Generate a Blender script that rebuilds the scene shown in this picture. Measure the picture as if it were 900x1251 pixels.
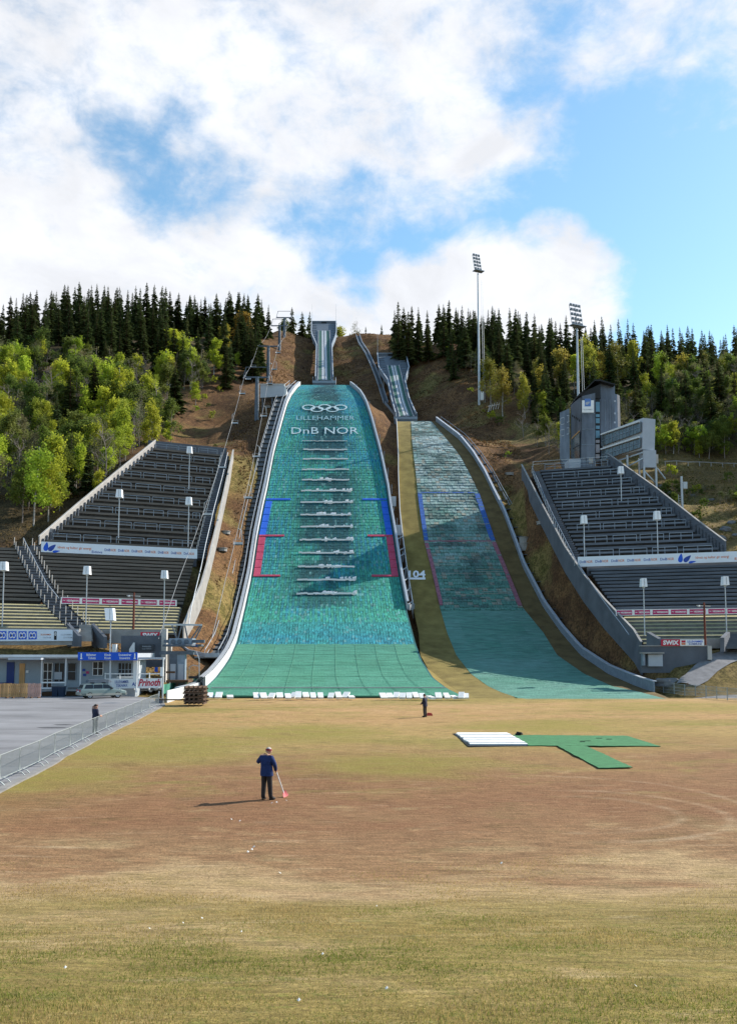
import bpy, bmesh, math, random
import numpy as np
from mathutils import Vector, Matrix, Quaternion
R = math.radians
random.seed(7)
rng = np.random.default_rng(11)
for o in list(bpy.data.objects): bpy.data.objects.remove(o)
sc = bpy.context.scene
col = sc.collection

# ------------------------------------------------------------------ camera
F, CX, PY, PITCH, HC = 1100.0, 450.0, 700.0, R(5), 5.05
cd = bpy.data.cameras.new('camera'); cam = bpy.data.objects.new('camera', cd); col.objects.link(cam)
cam.location = (0, 0, HC); cam.rotation_euler = (R(90) + PITCH, 0, 0)
cd.sensor_fit = 'VERTICAL'; cd.sensor_height = 36; cd.sensor_width = 36
cd.lens = 36 * F / 1251; cd.shift_y = (PY - 625.5) / 1251
cd.clip_start = 0.1; cd.clip_end = 6000
sc.camera = cam
# ------------------------------------------------------------------ light
SUN = Vector((0.735, 0.365, 0.575)).normalized()
w = bpy.data.worlds.new('World'); sc.world = w; w.use_nodes = True
sd = bpy.data.lights.new('sun', 'SUN'); sd.energy = 5.0; sd.angle = R(0.5); sd.color = (1, .93, .82)
so = bpy.data.objects.new('sun', sd); col.objects.link(so)
so.rotation_euler = SUN.to_track_quat('Z', 'Y').to_euler(); so.location = (200, 100, 200)
sc.view_settings.view_transform = 'Standard'; sc.view_settings.look = 'None'
sc.view_settings.gamma = 1; sc.view_settings.exposure = 0.64; sc.view_settings.use_curve_mapping = False
sc.render.engine = 'CYCLES'
SKYK = 0.06

def camdir(x, y):
    a = (x - CX) / F; b = (PY - y) / F
    return Vector((a, math.cos(PITCH) - b * math.sin(PITCH), math.sin(PITCH) + b * math.cos(PITCH)))

def build_world():
    nt = w.node_tree; N = nt.nodes; L = nt.links; N.clear()
    out = N.new('ShaderNodeOutputWorld'); bg = N.new('ShaderNodeBackground'); bg.inputs['Strength'].default_value = SKYK
    L.new(bg.outputs[0], out.inputs['Surface'])
    sky = N.new('ShaderNodeTexSky'); sky.sky_type = 'NISHITA'; sky.sun_disc = False
    sky.sun_elevation = math.asin(SUN.z); sky.sun_rotation = math.atan2(SUN.x, SUN.y)
    sky.air_density = 1.0; sky.dust_density = 0.4; sky.ozone_density = 1.5
    tc = N.new('ShaderNodeTexCoord')
    nrm = N.new('ShaderNodeVectorMath'); nrm.operation = 'NORMALIZE'; L.new(tc.outputs['Generated'], nrm.inputs[0])
    def mth(op, a, b=None, clamp=False):
        m = N.new('ShaderNodeMath'); m.operation = op; m.use_clamp = clamp
        for i, v in enumerate((a, b)):
            if v is None: continue
            if isinstance(v, (int, float)): m.inputs[i].default_value = v
            else: L.new(v, m.inputs[i])
        return m.outputs[0]
    def noise(scale, detail=6, rough=.55, dist=0.0, vec=None):
        n = N.new('ShaderNodeTexNoise'); n.inputs['Scale'].default_value = scale; n.inputs['Detail'].default_value = detail
        n.inputs['Roughness'].default_value = rough; n.inputs['Distortion'].default_value = dist
        L.new(vec or nrm.outputs[0], n.inputs['Vector']); return n.outputs['Fac']
    # stretch sideways so the clouds lie flat
    mp = N.new('ShaderNodeMapping'); mp.inputs['Scale'].default_value = (1, 1, 1.5); L.new(nrm.outputs[0], mp.inputs['Vector'])
    big = noise(4.0, 9, .6, .3, mp.outputs[0]); fine = noise(17, 8, .62, .2, mp.outputs[0])
    # the clouds of this sky: (x, y, radius in degrees, weight), + a cloud, - a clear gap
    blobs = [(30, 100, 9, .46), (40, 300, 8, .52), (110, 345, 6, .55), (230, 40, 9, .46), (400, 50, 8, .42), (330, 150, 6, .48), (440, 180, 6, .52), (540, 200, 4.6, .56), (600, 215, 3.4, .5), (655, 188, 2.8, .46), (560, 110, 5, .34), (600, 40, 4, .26),
             (300, 300, 3.8, .44), (240, 285, 3.0, .42), (200, 330, 4.5, .5), (330, 355, 4.2, .55), (390, 370, 3, .55),
             (665, 326, 3.0, .9), (600, 348, 3.6, .9), (722, 330, 2.1, .85), (520, 365, 3.4, .8), (690, 360, 3.6, .85), (450, 378, 2.4, .6), (570, 316, 2.0, .5), (690, 296, 1.7, .65), (755, 335, 1.2, .65),
             (790, 40, 4.5, .44), (840, 80, 4, .46), (800, 120, 2.5, .36), (880, 110, 3, .42), (880, 40, 3, .36), (720, 20, 3, .3),
             (225, 205, 2.9, -.34), (165, 172, 2.2, -.24), (280, 205, 2.2, -.22), (190, 240, 2.0, -.2), (800, 210, 5.5, -.4), (860, 300, 7, -.5), (430, 280, 3.0, -.4), (510, 272, 2.4, -.42), (580, 276, 2.0, -.42), (650, 255, 2.4, -.42), (360, 262, 2.0, -.26),
             (650, 110, 2.4, -.2), (700, 60, 2.2, -.14), (720, 160, 3, -.3), (440, 325, 2.0, -.3)]
    ns = mth('ADD', mth('MULTIPLY', mth('SUBTRACT', big, .5), 1.3), mth('MULTIPLY', mth('SUBTRACT', fine, .5), 1.15))
    pos = None; neg = None
    for x, y, rad, wt in blobs:
        d = camdir(x, y).normalized()
        dp = N.new('ShaderNodeVectorMath'); dp.operation = 'DOT_PRODUCT'; dp.inputs[1].default_value = d
        L.new(nrm.outputs[0], dp.inputs[0])
        mr = N.new('ShaderNodeMapRange'); mr.interpolation_type = 'SMOOTHSTEP'
        mr.inputs['From Min'].default_value = math.cos(R(rad * 1.5)); mr.inputs['From Max'].default_value = math.cos(R(rad * .45))
        mr.inputs['To Min'].default_value = 0; mr.inputs['To Max'].default_value = wt
        L.new(dp.outputs['Value'], mr.inputs['Value'])
        if wt > 0: pos = mr.outputs[0] if pos is None else mth('MAXIMUM', pos, mr.outputs[0])
        else: neg = mr.outputs[0] if neg is None else mth('MINIMUM', neg, mr.outputs[0])
    acc = mth('ADD', mth('ADD', pos, neg), ns)
    cov = N.new('ShaderNodeMapRange'); cov.interpolation_type = 'SMOOTHSTEP'
    cov.inputs['From Min'].default_value = -.06; cov.inputs['From Max'].default_value = .58
    L.new(acc, cov.inputs['Value'])
    # cloud tone: brighter where thick, a little grey in the folds
    fold = noise(9, 7, .6, .4, mp.outputs[0])
    thick = N.new('ShaderNodeMapRange'); thick.inputs['From Min'].default_value = .36; thick.inputs['From Max'].default_value = .62
    thick.inputs['To Min'].default_value = .95; thick.inputs['To Max'].default_value = 1.13
    L.new(fold, thick.inputs['Value'])
    cc = N.new('ShaderNodeVectorMath'); cc.operation = 'SCALE'; cc.inputs[0].default_value = (CLOUD * .97, CLOUD * .985, CLOUD * 1.03)
    L.new(thick.outputs[0], cc.inputs['Scale'])
    hs = N.new('ShaderNodeHueSaturation'); hs.inputs['Saturation'].default_value = SKYSAT; hs.inputs['Value'].default_value = SKYVAL
    hs.inputs['Hue'].default_value = .485; L.new(sky.outputs[0], hs.inputs['Color'])
    mix = N.new('ShaderNodeMix'); mix.data_type = 'RGBA'
    fm = mth('MULTIPLY', cov.outputs[0], .97); L.new(fm, mix.inputs[0]); L.new(hs.outputs[0], mix.inputs[6]); L.new(cc.outputs[0], mix.inputs[7])
    L.new(mix.outputs[2], bg.inputs['Color'])
CLOUD, SKYSAT, SKYVAL = 10.2, 1.1, 2.4
build_world()

# ------------------------------------------------------------------ picture <-> place
C0 = Vector((0, 0, HC))
def onz(x, y, z=0.0):
    d = camdir(x, y); return C0 + d * ((z - HC) / d.z)
def atY(x, y, Y):
    d = camdir(x, y); return C0 + d * (Y / d.y)
def proj(X, Y, Z):
    dz = Z - HC
    dep = Y * math.cos(PITCH) + dz * math.sin(PITCH); up = -Y * math.sin(PITCH) + dz * math.cos(PITCH)
    return CX + F * X / dep, PY - F * up / dep
def smooth(a, b, x):
    t = np.clip((x - a) / (b - a), 0, 1); return t * t * (3 - 2 * t)

# ------------------------------------------------------------------ mesh helpers
ORG = {}
class MB:
    def __init__(s): s.v = []; s.f = []; s.m = []
    def add(s, vs, fs, m=0):
        b = len(s.v); s.v += [tuple(p) for p in vs]
        for f in fs: s.f.append(tuple(i + b for i in f)); s.m.append(m)
        return s
    def quad(s, a, b, c, d, m=0): return s.add([a, b, c, d], [(0, 1, 2, 3)], m)
    def box(s, x0, y0, z0, x1, y1, z1, m=0):
        return s.add([(x0, y0, z0), (x1, y0, z0), (x1, y1, z0), (x0, y1, z0), (x0, y0, z1), (x1, y0, z1), (x1, y1, z1), (x0, y1, z1)],
                     [(3, 2, 1, 0), (4, 5, 6, 7), (0, 1, 5, 4), (1, 2, 6, 5), (2, 3, 7, 6), (3, 0, 4, 7)], m)
    def obox(s, c, ax, ay, az, m=0):
        # oriented box: centre and three half-vectors
        c, ax, ay, az = map(Vector, (c, ax, ay, az)); vs = []
        for k in (-1, 1):
            for i, j in ((-1, -1), (1, -1), (1, 1), (-1, 1)): vs.append(c + ax * i + ay * j + az * k)
        return s.add(vs, [(3, 2, 1, 0), (4, 5, 6, 7), (0, 1, 5, 4), (1, 2, 6, 5), (2, 3, 7, 6), (3, 0, 4, 7)], m)
    def beam(s, a, b, wd, ht, up=(0, 0, 1), m=0):
        a, b = Vector(a), Vector(b); d = (b - a)
        if d.length < 1e-6: return s
        dn = d.normalized(); sd_ = dn.cross(Vector(up))
        if sd_.length < 1e-4: sd_ = dn.cross(Vector((0, 1, 0)))
        sd_.normalize(); u = sd_.cross(dn)
        return s.obox((a + b) / 2, sd_ * wd / 2, d / 2, u * ht / 2, m)
    def tube(s, pts, r, n=6, m=0, r2=None, cap=True):
        pts = [Vector(p) for p in pts]; k = len(pts); b = len(s.v); prev = None
        for i, p in enumerate(pts):
            t = (pts[min(i + 1, k - 1)] - pts[max(i - 1, 0)]).normalized()
            a = t.cross(Vector((0, 0, 1)))
            if a.length < .05: a = t.cross(Vector((1, 0, 0)))
            a.normalize(); c = t.cross(a)
            rr = r if r2 is None else r + (r2 - r) * i / max(1, k - 1)
            if isinstance(r, (list, tuple)): rr = r[i]
            for j in range(n):
                q = 2 * math.pi * j / n; s.v.append(tuple(p + a * math.cos(q) * rr + c * math.sin(q) * rr))
        for i in range(k - 1):
            for j in range(n):
                s.f.append((b + i * n + j, b + i * n + (j + 1) % n, b + (i + 1) * n + (j + 1) % n, b + (i + 1) * n + j)); s.m.append(m)
        if cap:
            s.f.append(tuple(b + j for j in range(n))[::-1]); s.m.append(m)
            s.f.append(tuple(b + (k - 1) * n + j for j in range(n))); s.m.append(m)
        return s
    def lathe(s, c, prof, n=12, m=0):
        b = len(s.v); c = Vector(c)
        for r, z in prof:
            for j in range(n):
                q = 2 * math.pi * j / n; s.v.append((c.x + r * math.cos(q), c.y + r * math.sin(q), c.z + z))
        for i in range(len(prof) - 1):
            for j in range(n):
                s.f.append((b + i * n + j, b + i * n + (j + 1) % n, b + (i + 1) * n + (j + 1) % n, b + (i + 1) * n + j)); s.m.append(m)
        s.f.append(tuple(b + j for j in range(n))[::-1]); s.m.append(m)
        s.f.append(tuple(b + (len(prof) - 1) * n + j for j in range(n))); s.m.append(m)
        return s
    def prism(s, poly, vec, m=0):
        # polygon (3-D points) pushed along vec
        n = len(poly); vec = Vector(vec); P = [Vector(p) for p in poly]
        fs = [tuple(range(n))[::-1], tuple(range(n, 2 * n))] + [(i, (i + 1) % n, n + (i + 1) % n, n + i) for i in range(n)]
        return s.add(P + [p + vec for p in P], fs, m)
    def strip(s, A, B, m=0):
        n = len(A); return s.add(list(A) + list(B), [(i, i + 1, n + i + 1, n + i) for i in range(n - 1)], m)
    def wall(s, pts, h, th, m=0, drop=0.0, horiz=False):
        # a board wall along a path of 3-D points
        P = [Vector(p) for p in pts]; k = len(P); vs = []
        for i, p in enumerate(P):
            t = P[min(i + 1, k - 1)] - P[max(i - 1, 0)]; t.z = 0; t.normalize(); nrm = Vector((-t.y, t.x, 0)) * th / 2
            hh = h[i] if isinstance(h, (list, tuple)) else h; dd = drop[i] if isinstance(drop, (list, tuple)) else drop
            vs += [p + nrm - Vector((0, 0, dd)), p - nrm - Vector((0, 0, dd)), p - nrm + Vector((0, 0, hh)), p + nrm + Vector((0, 0, hh))]
        fs = []
        for i in range(k - 1):
            a = 4 * i
            for j in range(4): fs.append((a + j, a + (j + 1) % 4, a + 4 + (j + 1) % 4, a + 4 + j))
        fs += [(0, 1, 2, 3), (4 * k - 1, 4 * k - 2, 4 * k - 3, 4 * k - 4)]
        return s.add(vs, fs, m)
    def text(s, string, fn, size=1.0, m=0, width=None, align='LEFT', res=2, bold=0.0, shear=0.0):
        # flat lettering; fn maps a local (x, y) to a place
        cu = bpy.data.curves.new('t', 'FONT'); cu.body = string; cu.size = size; cu.resolution_u = res; cu.align_x = align; cu.offset = bold; cu.shear = shear
        o = bpy.data.objects.new('t', cu); me = bpy.data.meshes.new_from_object(o)
        vs = [v.co.copy() for v in me.vertices]; fs = [tuple(p.vertices) for p in me.polygons]
        if vs and width:
            x0 = min(v.x for v in vs); x1 = max(v.x for v in vs); k = width / (x1 - x0)
            for v in vs: v.x = (v.x - x0) * k
        s.add([fn(v.x, v.y) for v in vs], fs, m)
        bpy.data.objects.remove(o); bpy.data.curves.remove(cu); bpy.data.meshes.remove(me)
        return s
    def build(s, name, mats, parent=None, label=None, cat=None, group=None, kind=None, smoothf=False, org=None, cols=None):
        me = bpy.data.meshes.new(name)
        if parent is not None: og = ORG[parent]
        elif org is not None: og = Vector(org)
        else:
            a = np.array(s.v); og = Vector(((a[:, 0].min() + a[:, 0].max()) / 2, (a[:, 1].min() + a[:, 1].max()) / 2, a[:, 2].min()))
        a = np.array(s.v, dtype=np.float64) - np.array(og)
        me.from_pydata(a.tolist(), [], s.f)
        if not isinstance(mats, (list, tuple)): mats = [mats]
        for m in mats: me.materials.append(m)
        if len(mats) > 1: me.polygons.foreach_set('material_index', s.m)
        if smoothf: me.polygons.foreach_set('use_smooth', [True] * len(me.polygons))
        if cols is not None:
            at = me.attributes.new('Col', 'FLOAT_COLOR', 'FACE'); at.data.foreach_set('color', np.array(cols, dtype=np.float32).ravel())
        me.update()
        o = bpy.data.objects.new(name, me); col.objects.link(o); ORG[o] = og
        if parent is not None: o.parent = parent
        else: o.location = og
        tag(o, label, cat, group, kind); return o
def tag(o, label=None, cat=None, group=None, kind=None):
    if label: o['label'] = label
    if cat: o['category'] = cat
    if group: o['group'] = group
    if kind: o['kind'] = kind
    return o
def thing(name, loc, label, cat, group=None):
    o = bpy.data.objects.new(name, None); o.empty_display_size = .3; col.objects.link(o); o.location = loc; ORG[o] = Vector(loc)
    return tag(o, label, cat, group)
def dup(root, loc, rz=0.0, scale=(1, 1, 1), label=None, group=None, first=[0]):
    r = root.copy(); col.objects.link(r); r.location = loc; r.rotation_euler = (0, 0, rz); r.scale = scale
    if label: r['label'] = label
    if group: r['group'] = group
    for ch in root.children:
        c = ch.copy(); col.objects.link(c); c.parent = r
        for g in ch.children:
            d = g.copy(); col.objects.link(d); d.parent = c
    return r

# ------------------------------------------------------------------ materials
def mat(name, c, rough=.7, var=.12, scale=3.0, metal=0.0, bump=0.0, bscale=20.0, c2=None, spec=.3, detail=6, stretch=None, objrand=0.0):
    m = bpy.data.materials.new(name); m.use_nodes = True; nt = m.node_tree; N = nt.nodes; L = nt.links
    b = N['Principled BSDF']; b.inputs['Roughness'].default_value = rough; b.inputs['Metallic'].default_value = metal
    b.inputs['Specular IOR Level'].default_value = spec
    tc = N.new('ShaderNodeTexCoord'); vec = tc.outputs['Object']
    if stretch:
        mp = N.new('ShaderNodeMapping'); mp.inputs['Scale'].default_value = stretch; L.new(vec, mp.inputs['Vector']); vec = mp.outputs[0]
    n = N.new('ShaderNodeTexNoise'); n.inputs['Scale'].default_value = scale; n.inputs['Detail'].default_value = detail; n.inputs['Roughness'].default_value = .6
    L.new(vec, n.inputs['Vector'])
    r = N.new('ShaderNodeValToRGB'); r.color_ramp.elements[0].position = .32; r.color_ramp.elements[1].position = .68
    if c2 is None: c2 = tuple(min(1, x * (1 + var)) for x in c); c = tuple(x * (1 - var) for x in c)
    r.color_ramp.elements[0].color = (*c, 1); r.color_ramp.elements[1].color = (*c2, 1)
    L.new(n.outputs['Fac'], r.inputs['Fac']); outc = r.outputs['Color']
    if objrand:
        oi = N.new('ShaderNodeObjectInfo'); hs = N.new('ShaderNodeHueSaturation')
        mr = N.new('ShaderNodeMapRange'); mr.inputs['To Min'].default_value = 1 - objrand; mr.inputs['To Max'].default_value = 1 + objrand
        L.new(oi.outputs['Random'], mr.inputs['Value']); L.new(mr.outputs[0], hs.inputs['Value']); L.new(outc, hs.inputs['Color']); outc = hs.outputs[0]
    L.new(outc, b.inputs['Base Color'])
    if bump:
        n2 = N.new('ShaderNodeTexNoise'); n2.inputs['Scale'].default_value = bscale; n2.inputs['Detail'].default_value = 5; L.new(vec, n2.inputs['Vector'])
        bp = N.new('ShaderNodeBump'); bp.inputs['Strength'].default_value = bump; bp.inputs['Distance'].default_value = .1
        L.new(n2.outputs['Fac'], bp.inputs['Height']); L.new(bp.outputs[0], b.inputs['Normal'])
    return m
def attrmat(name, rough=.8, var=.25, scale=2.0, bump=.0, bscale=6.0, spec=.2, stretch=(1, 1, 1)):
    # colour from the pieces' own colours, with grain on top
    m = bpy.data.materials.new(name); m.use_nodes = True; nt = m.node_tree; N = nt.nodes; L = nt.links
    b = N['Principled BSDF']; b.inputs['Roughness'].default_value = rough; b.inputs['Specular IOR Level'].default_value = spec
    a = N.new('ShaderNodeAttribute'); a.attribute_name = 'Col'
    tc = N.new('ShaderNodeTexCoord'); n = N.new('ShaderNodeTexNoise'); n.inputs['Scale'].default_value = scale; n.inputs['Detail'].default_value = 7; n.inputs['Roughness'].default_value = .65
    mp = N.new('ShaderNodeMapping'); mp.inputs['Scale'].default_value = stretch; L.new(tc.outputs['Object'], mp.inputs['Vector']); L.new(mp.outputs[0], n.inputs['Vector'])
    mr = N.new('ShaderNodeMapRange'); mr.inputs['From Min'].default_value = .25; mr.inputs['From Max'].default_value = .75
    mr.inputs['To Min'].default_value = 1 - var; mr.inputs['To Max'].default_value = 1 + var; L.new(n.outputs['Fac'], mr.inputs['Value'])
    hs = N.new('ShaderNodeVectorMath'); hs.operation = 'SCALE'; L.new(a.outputs['Color'], hs.inputs[0]); L.new(mr.outputs[0], hs.inputs['Scale'])
    L.new(hs.outputs[0], b.inputs['Base Color'])
    if bump:
        n2 = N.new('ShaderNodeTexNoise'); n2.inputs['Scale'].default_value = bscale; n2.inputs['Detail'].default_value = 6; L.new(tc.outputs['Object'], n2.inputs['Vector'])
        bp = N.new('ShaderNodeBump'); bp.inputs['Strength'].default_value = bump; bp.inputs['Distance'].default_value = .3
        L.new(n2.outputs['Fac'], bp.inputs['Height']); L.new(bp.outputs[0], b.inputs['Normal'])
    return m
M = dict(
    white=mat('white_paint', (.60, .61, .62), .5, .08, 1.2), concrete=mat('concrete', (.28, .27, .26), .85, .2, .6, bump=.2),
    paleconc=mat('pale_concrete', (.42, .40, .375), .85, .15, .5, bump=.2), darkconc=mat('dark_concrete', (.10, .11, .13), .85, .2, .4, bump=.2),
    steel=mat('galvanised_steel', (.42, .45, .48), .45, .12, 2, metal=.35), dsteel=mat('dark_steel', (.10, .12, .15), .5, .2, 2, metal=.3),
    bsteel=mat('blue_grey_steel', (.22, .27, .33), .5, .15, 2, metal=.2), board=mat('weathered_board', (.12, .108, .095), .85, .3, 1.0, stretch=(.3, .3, 6), objrand=.12),
    tread=mat('timber_tread', (.23, .22, .20), .9, .25, 1.2, objrand=.1), bboard=mat('bluish_board', (.10, .115, .14), .85, .3, 1.0, stretch=(.3, .3, 6), objrand=.12),
    black=mat('black_paint', (.015, .015, .017), .5, .2, 2), glass=mat('dark_glass', (.012, .016, .022), .12, .2, 1, spec=.4),
    red=mat('red_banner', (.50, .02, .05), .5, .06, 1), magenta=mat('magenta_banner', (.46, .03, .13), .5, .06, 1), blue=mat('blue_banner', (.01, .09, .55), .5, .06, 1),
    navy=mat('navy_print', (.02, .06, .32), .5, .06, 1), orange=mat('orange_print', (.62, .16, .05), .5, .06, 1), ban=mat('banner_cloth', (.66, .72, .80), .6, .05, .6),
    deepblue=mat('deep_blue', (.01, .03, .16), .4, .1, 1), wood=mat('orange_wood', (.50, .28, .12), .8, .25, 3, stretch=(1, 1, .2), objrand=.25), pinkwood=mat('pinkish_wood', (.46, .27, .22), .8, .2, 3, objrand=.15),
    brownwood=mat('brown_wood', (.10, .055, .03), .85, .3, 4), redpole=mat('red_brown_pole', (.13, .035, .02), .8, .2, 3), zinc=mat('zinc_cladding', (.12, .135, .165), .42, .4, .5, metal=.5, stretch=(1, 1, .25)),
    panelgrey=mat('pale_grey_panel', (.40, .43, .48), .5, .06, .8), housegrey=mat('grey_house_board', (.30, .34, .38), .75, .1, 1.0), wheel=mat('tyre', (.02, .02, .02), .8, .1, 4),
    inrun=mat('inrun_cladding', (.10, .12, .145), .5, .2, .6), ice=mat('pale_track', (.46, .48, .50), .4, .1, .8), trackgreen=mat('track_green', (.05, .13, .105), .8, .3, 2),
    netgreen=mat('green_netting', (.05, .22, .15), .8, .25, 2), turf=mat('green_carpet', (.045, .17, .07), .9, .18, 2.2, bump=.3, bscale=30), foam=mat('white_foam', (.70, .71, .70), .8, .1, 2, bump=.2),
    asphalt=mat('asphalt', (.20, .20, .21), .9, .28, .14, stretch=(1, 2.2, 1), bump=.2, bscale=30, detail=10), gravel=mat('gravel_road', (.20, .195, .20), .95, .2, 1.5, bump=.3), kerb=mat('kerb_stone', (.20, .195, .19), .9, .2, 1.0, bump=.2),
    verge=mat('grass_verge', (.20, .14, .045), .95, c2=(.27, .215, .06), scale=.35, bump=.4, bscale=8), soil=mat('bare_soil', (.07, .045, .03), .95, .3, 1.5, bump=.4), rock=mat('rock', (.16, .16, .165), .9, .25, 1.0, bump=.5, bscale=4),
    bushsoil=mat('dead_brush', (.16, .09, .04), .95, .4, 3), yellowgrass=mat('yellow_terrace_grass', (.30, .27, .13), .95, c2=(.36, .33, .20), scale=1.0, bump=.3),
    timber=mat('terrace_timber', (.13, .125, .115), .9, .25, 1.5), pink=mat('pink_plastic', (.75, .22, .24), .5, .06, 3), redplastic=mat('red_plastic', (.45, .05, .03), .5, .1, 3),
    skin=mat('skin', (.45, .25, .18), .6, .08, 10), jacket=mat('navy_jacket', (.012, .03, .11), .85, .2, 14, bump=.2), jacket2=mat('dark_jacket', (.022, .025, .05), .85, .2, 14, bump=.2), trousers=mat('dark_trousers', (.03, .026, .026), .9, .2, 14, bump=.2),
    jeans=mat('grey_trousers', (.06, .065, .08), .9, .2, 14), hair=mat('dark_hair', (.02, .012, .008), .7, .2, 30), greyhair=mat('grey_hair', (.38, .34, .31), .7, .2, 30), capred=mat('dark_red_band', (.22, .02, .04), .7, .1, 8), shoe=mat('shoe', (.015, .014, .014), .6, .1, 8),
    bin=mat('bin_plastic', (.015, .035, .07), .5, .1, 3), bark=mat('spruce_bark', (.09, .06, .045), .95, .3, 6), birchbark=mat('birch_bark', (.45, .43, .40), .9, c2=(.10, .09, .08), scale=7, stretch=(1, 1, .4)), twig=mat('bare_twigs', (.22, .185, .165), .95, .2, 5),
    lamp=mat('white_lamp_cover', (.78, .80, .84), .4, .05, 1), paper=mat('scrap_paper', (.6, .6, .58), .8, .05, 5), darkboard=mat('dark_board', (.03, .035, .045), .4, .2, 1), signw=mat('sign_white', (.78, .78, .78), .5, .04, 1),
    jointgreen=mat('mat_joint', (.11, .30, .21), .9, .2, 2), walk=mat('walkway_grating', (.10, .105, .11), .7, .25, 3), paleblue=mat('pale_blue_print', (.10, .20, .48), .5, .06, 1), bandglass=mat('reflection_tinted_glass', (.07, .085, .09), .1, .5, .7, spec=.7), rope=mat('grey_rope', (.22, .23, .24), .6, .1, 2), riser=mat('dark_riser_board', (.035, .033, .032), .9, .3, 2), worn=mat('worn_white_paint', (.20, .36, .42), .7, c2=(.50, .58, .60), scale=1.1), faint=mat('faint_white_paint', (.08, .26, .34), .7, c2=(.34, .46, .50), scale=1.3), mesh=mat('fence_mesh_steel', (.30, .33, .33), .5, .1, 3, metal=.2), mud=mat('pipe_stack', (.11, .07, .05), .85, .3, 6),  # bandglass: pale reflections are painted into its base colour
)

# ------------------------------------------------------------------ the two jumps: side profiles
GZ = 0.35
Ln = np.array([-4, 0, 8, 20, 30, 40, 50, 60, 70, 80, 92, 105.6, 111, 118, 130, 145, 160, 172, 184, 200]); Lh = np.array([-2.6, -3.0, -4.1, -7.4, -11.4, -16.4, -22.3, -29.2, -36.6, -44.2, -53.2, -63.1, -67.0, -71.4, -77.8, -83.6, -87.0, -88.5, -89.15, -89.15])
LIPY, LIPZ = 275.0, 89.15 + GZ
def Lz(Y): return LIPZ + np.interp(LIPY - np.asarray(Y, float), Ln, Lh)
k = .73
NLY, NLZ = 246.0, 70.0 + GZ
Nn = np.array([-3, 0, 14.6, 22, 29, 37, 44, 58, 77, 84, 95, 106, 117, 128, 139, 150]); Nh = np.array([-1.9, -2.2, -4.9, -7.9, -11.5, -16.2, -21, -31.8, -46.2, -51, -56.8, -61, -63.6, -64.9, -65.4, -65.4])
Nn = Nn * 1.062; Nh = Nh * 70.0 / 65.4
def Nz(Y): return NLZ + np.interp(NLY - np.asarray(Y, float), Nn, Nh)
# smooth both profiles (fine resampling)
def smoothprof(fn, y0, y1, s):
    Y = np.arange(y0, y1, .5); z = fn(Y); kk = np.hanning(int(2 * s / .5) | 1); kk /= kk.sum(); p = len(kk) // 2
    zp = np.pad(z, p, mode='edge'); zp[:p] = z[0]; zs = np.convolve(zp, kk, 'valid'); zs[-p:] = z[-p:]
    return lambda q: np.interp(np.asarray(q, float), Y, zs)
Lz = smoothprof(Lz, 70, 280, 7); Nz = smoothprof(Nz, 70, 250, 6)
In = np.array([0, 8, 20, 30, 40, 50, 60, 70, 80, 90, 104]); Ih = np.array([0, 1.5, 4.6, 8.4, 13.6, 20.0, 27, 34, 41, 48, 57.8])
def LIz(Y): return LIPZ + np.interp(np.asarray(Y, float) - LIPY, In, Ih)
Jn = np.array([0, 6, 15, 25, 35, 45, 80]); Jh = np.array([0, 1.1, 3.4, 7.8, 13.6, 20.3, 44.8])
def NIz(Y): return NLZ + np.interp(np.asarray(Y, float) - NLY, Jn, Jh)
# invert: picture row -> depth on a profile
def inverter(fn, y0, y1):
    Y = np.linspace(y0, y1, 1500); py = np.array([proj(0, a, float(fn(a)))[1] for a in Y])
    keep = [0]
    for i in range(1, len(Y)):
        if py[i] < py[keep[-1]] - 1e-4: keep.append(i)
    Yk = Y[keep]; pk = py[keep]
    return lambda p: float(np.interp(-p, -pk, Yk))
LY = inverter(Lz, 88, 272); NY = inverter(Nz, 88, 244); LIY = inverter(LIz, 275, 379); NIY = inverter(NIz, 246, 328)
def rowX(x, Y, Z):
    dep = Y * math.cos(PITCH) + (Z - HC) * math.sin(PITCH); return (x - CX) * dep / F
def onL(x, y, up=0.0): Y = LY(y); Z = float(Lz(Y)); return Vector((rowX(x, Y, Z), Y, Z + up))
def onN(x, y, up=0.0): Y = NY(y); Z = float(Nz(Y)); return Vector((rowX(x, Y, Z), Y, Z + up))
LE = np.array([(466, 374, 420), (472, 366, 428), (480, 359, 437), (491, 353, 444), (512, 347, 451), (554, 336, 462), (597, 328, 471), (620, 323, 474), (656, 316, 480), (705, 309, 487), (747, 300, 495), (785, 291, 505), (805, 282, 512), (827, 266, 526), (840, 252, 543), (851, 238, 566), (858, 230, 590)])
def Ledge(Y):
    Z = float(Lz(Y)); py = proj(0, Y, Z)[1]
    return rowX(np.interp(py, LE[:, 0], LE[:, 1]), Y, Z), rowX(np.interp(py, LE[:, 0], LE[:, 2]), Y, Z)
# normal hill: grass left edge, mat left, mat right, wall right
NE = np.array([(512, 484, 501, 524, 528), (517, 485, 502, 528, 534), (537, 486, 503, 543, 560), (557, 487, 505, 557, 576), (580, 487, 508, 569, 590), (603, 488, 510, 580, 601), (627, 489, 513, 588, 613), (662, 493, 518, 600, 626), (693, 497, 526, 613, 637), (742, 505, 537, 633, 662), (773, 512, 546, 660, 684), (800, 514, 557, 680, 707), (823, 527, 575, 713, 741), (838, 545, 596, 747, 775), (845, 556, 611, 780, 796), (852, 572, 632, 806, 815), (860, 600, 670, 835, 845)])
NE = NE.astype(float); NE[:, 3] += np.interp(NE[:, 0], [512, 560, 760, 800], [0, 5, 5, 0])
def Nedge(Y, c):
    Z = float(Nz(Y)); py = proj(0, Y, Z)[1]; return rowX(np.interp(py, NE[:, 0], NE[:, c]), Y, Z)

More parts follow.
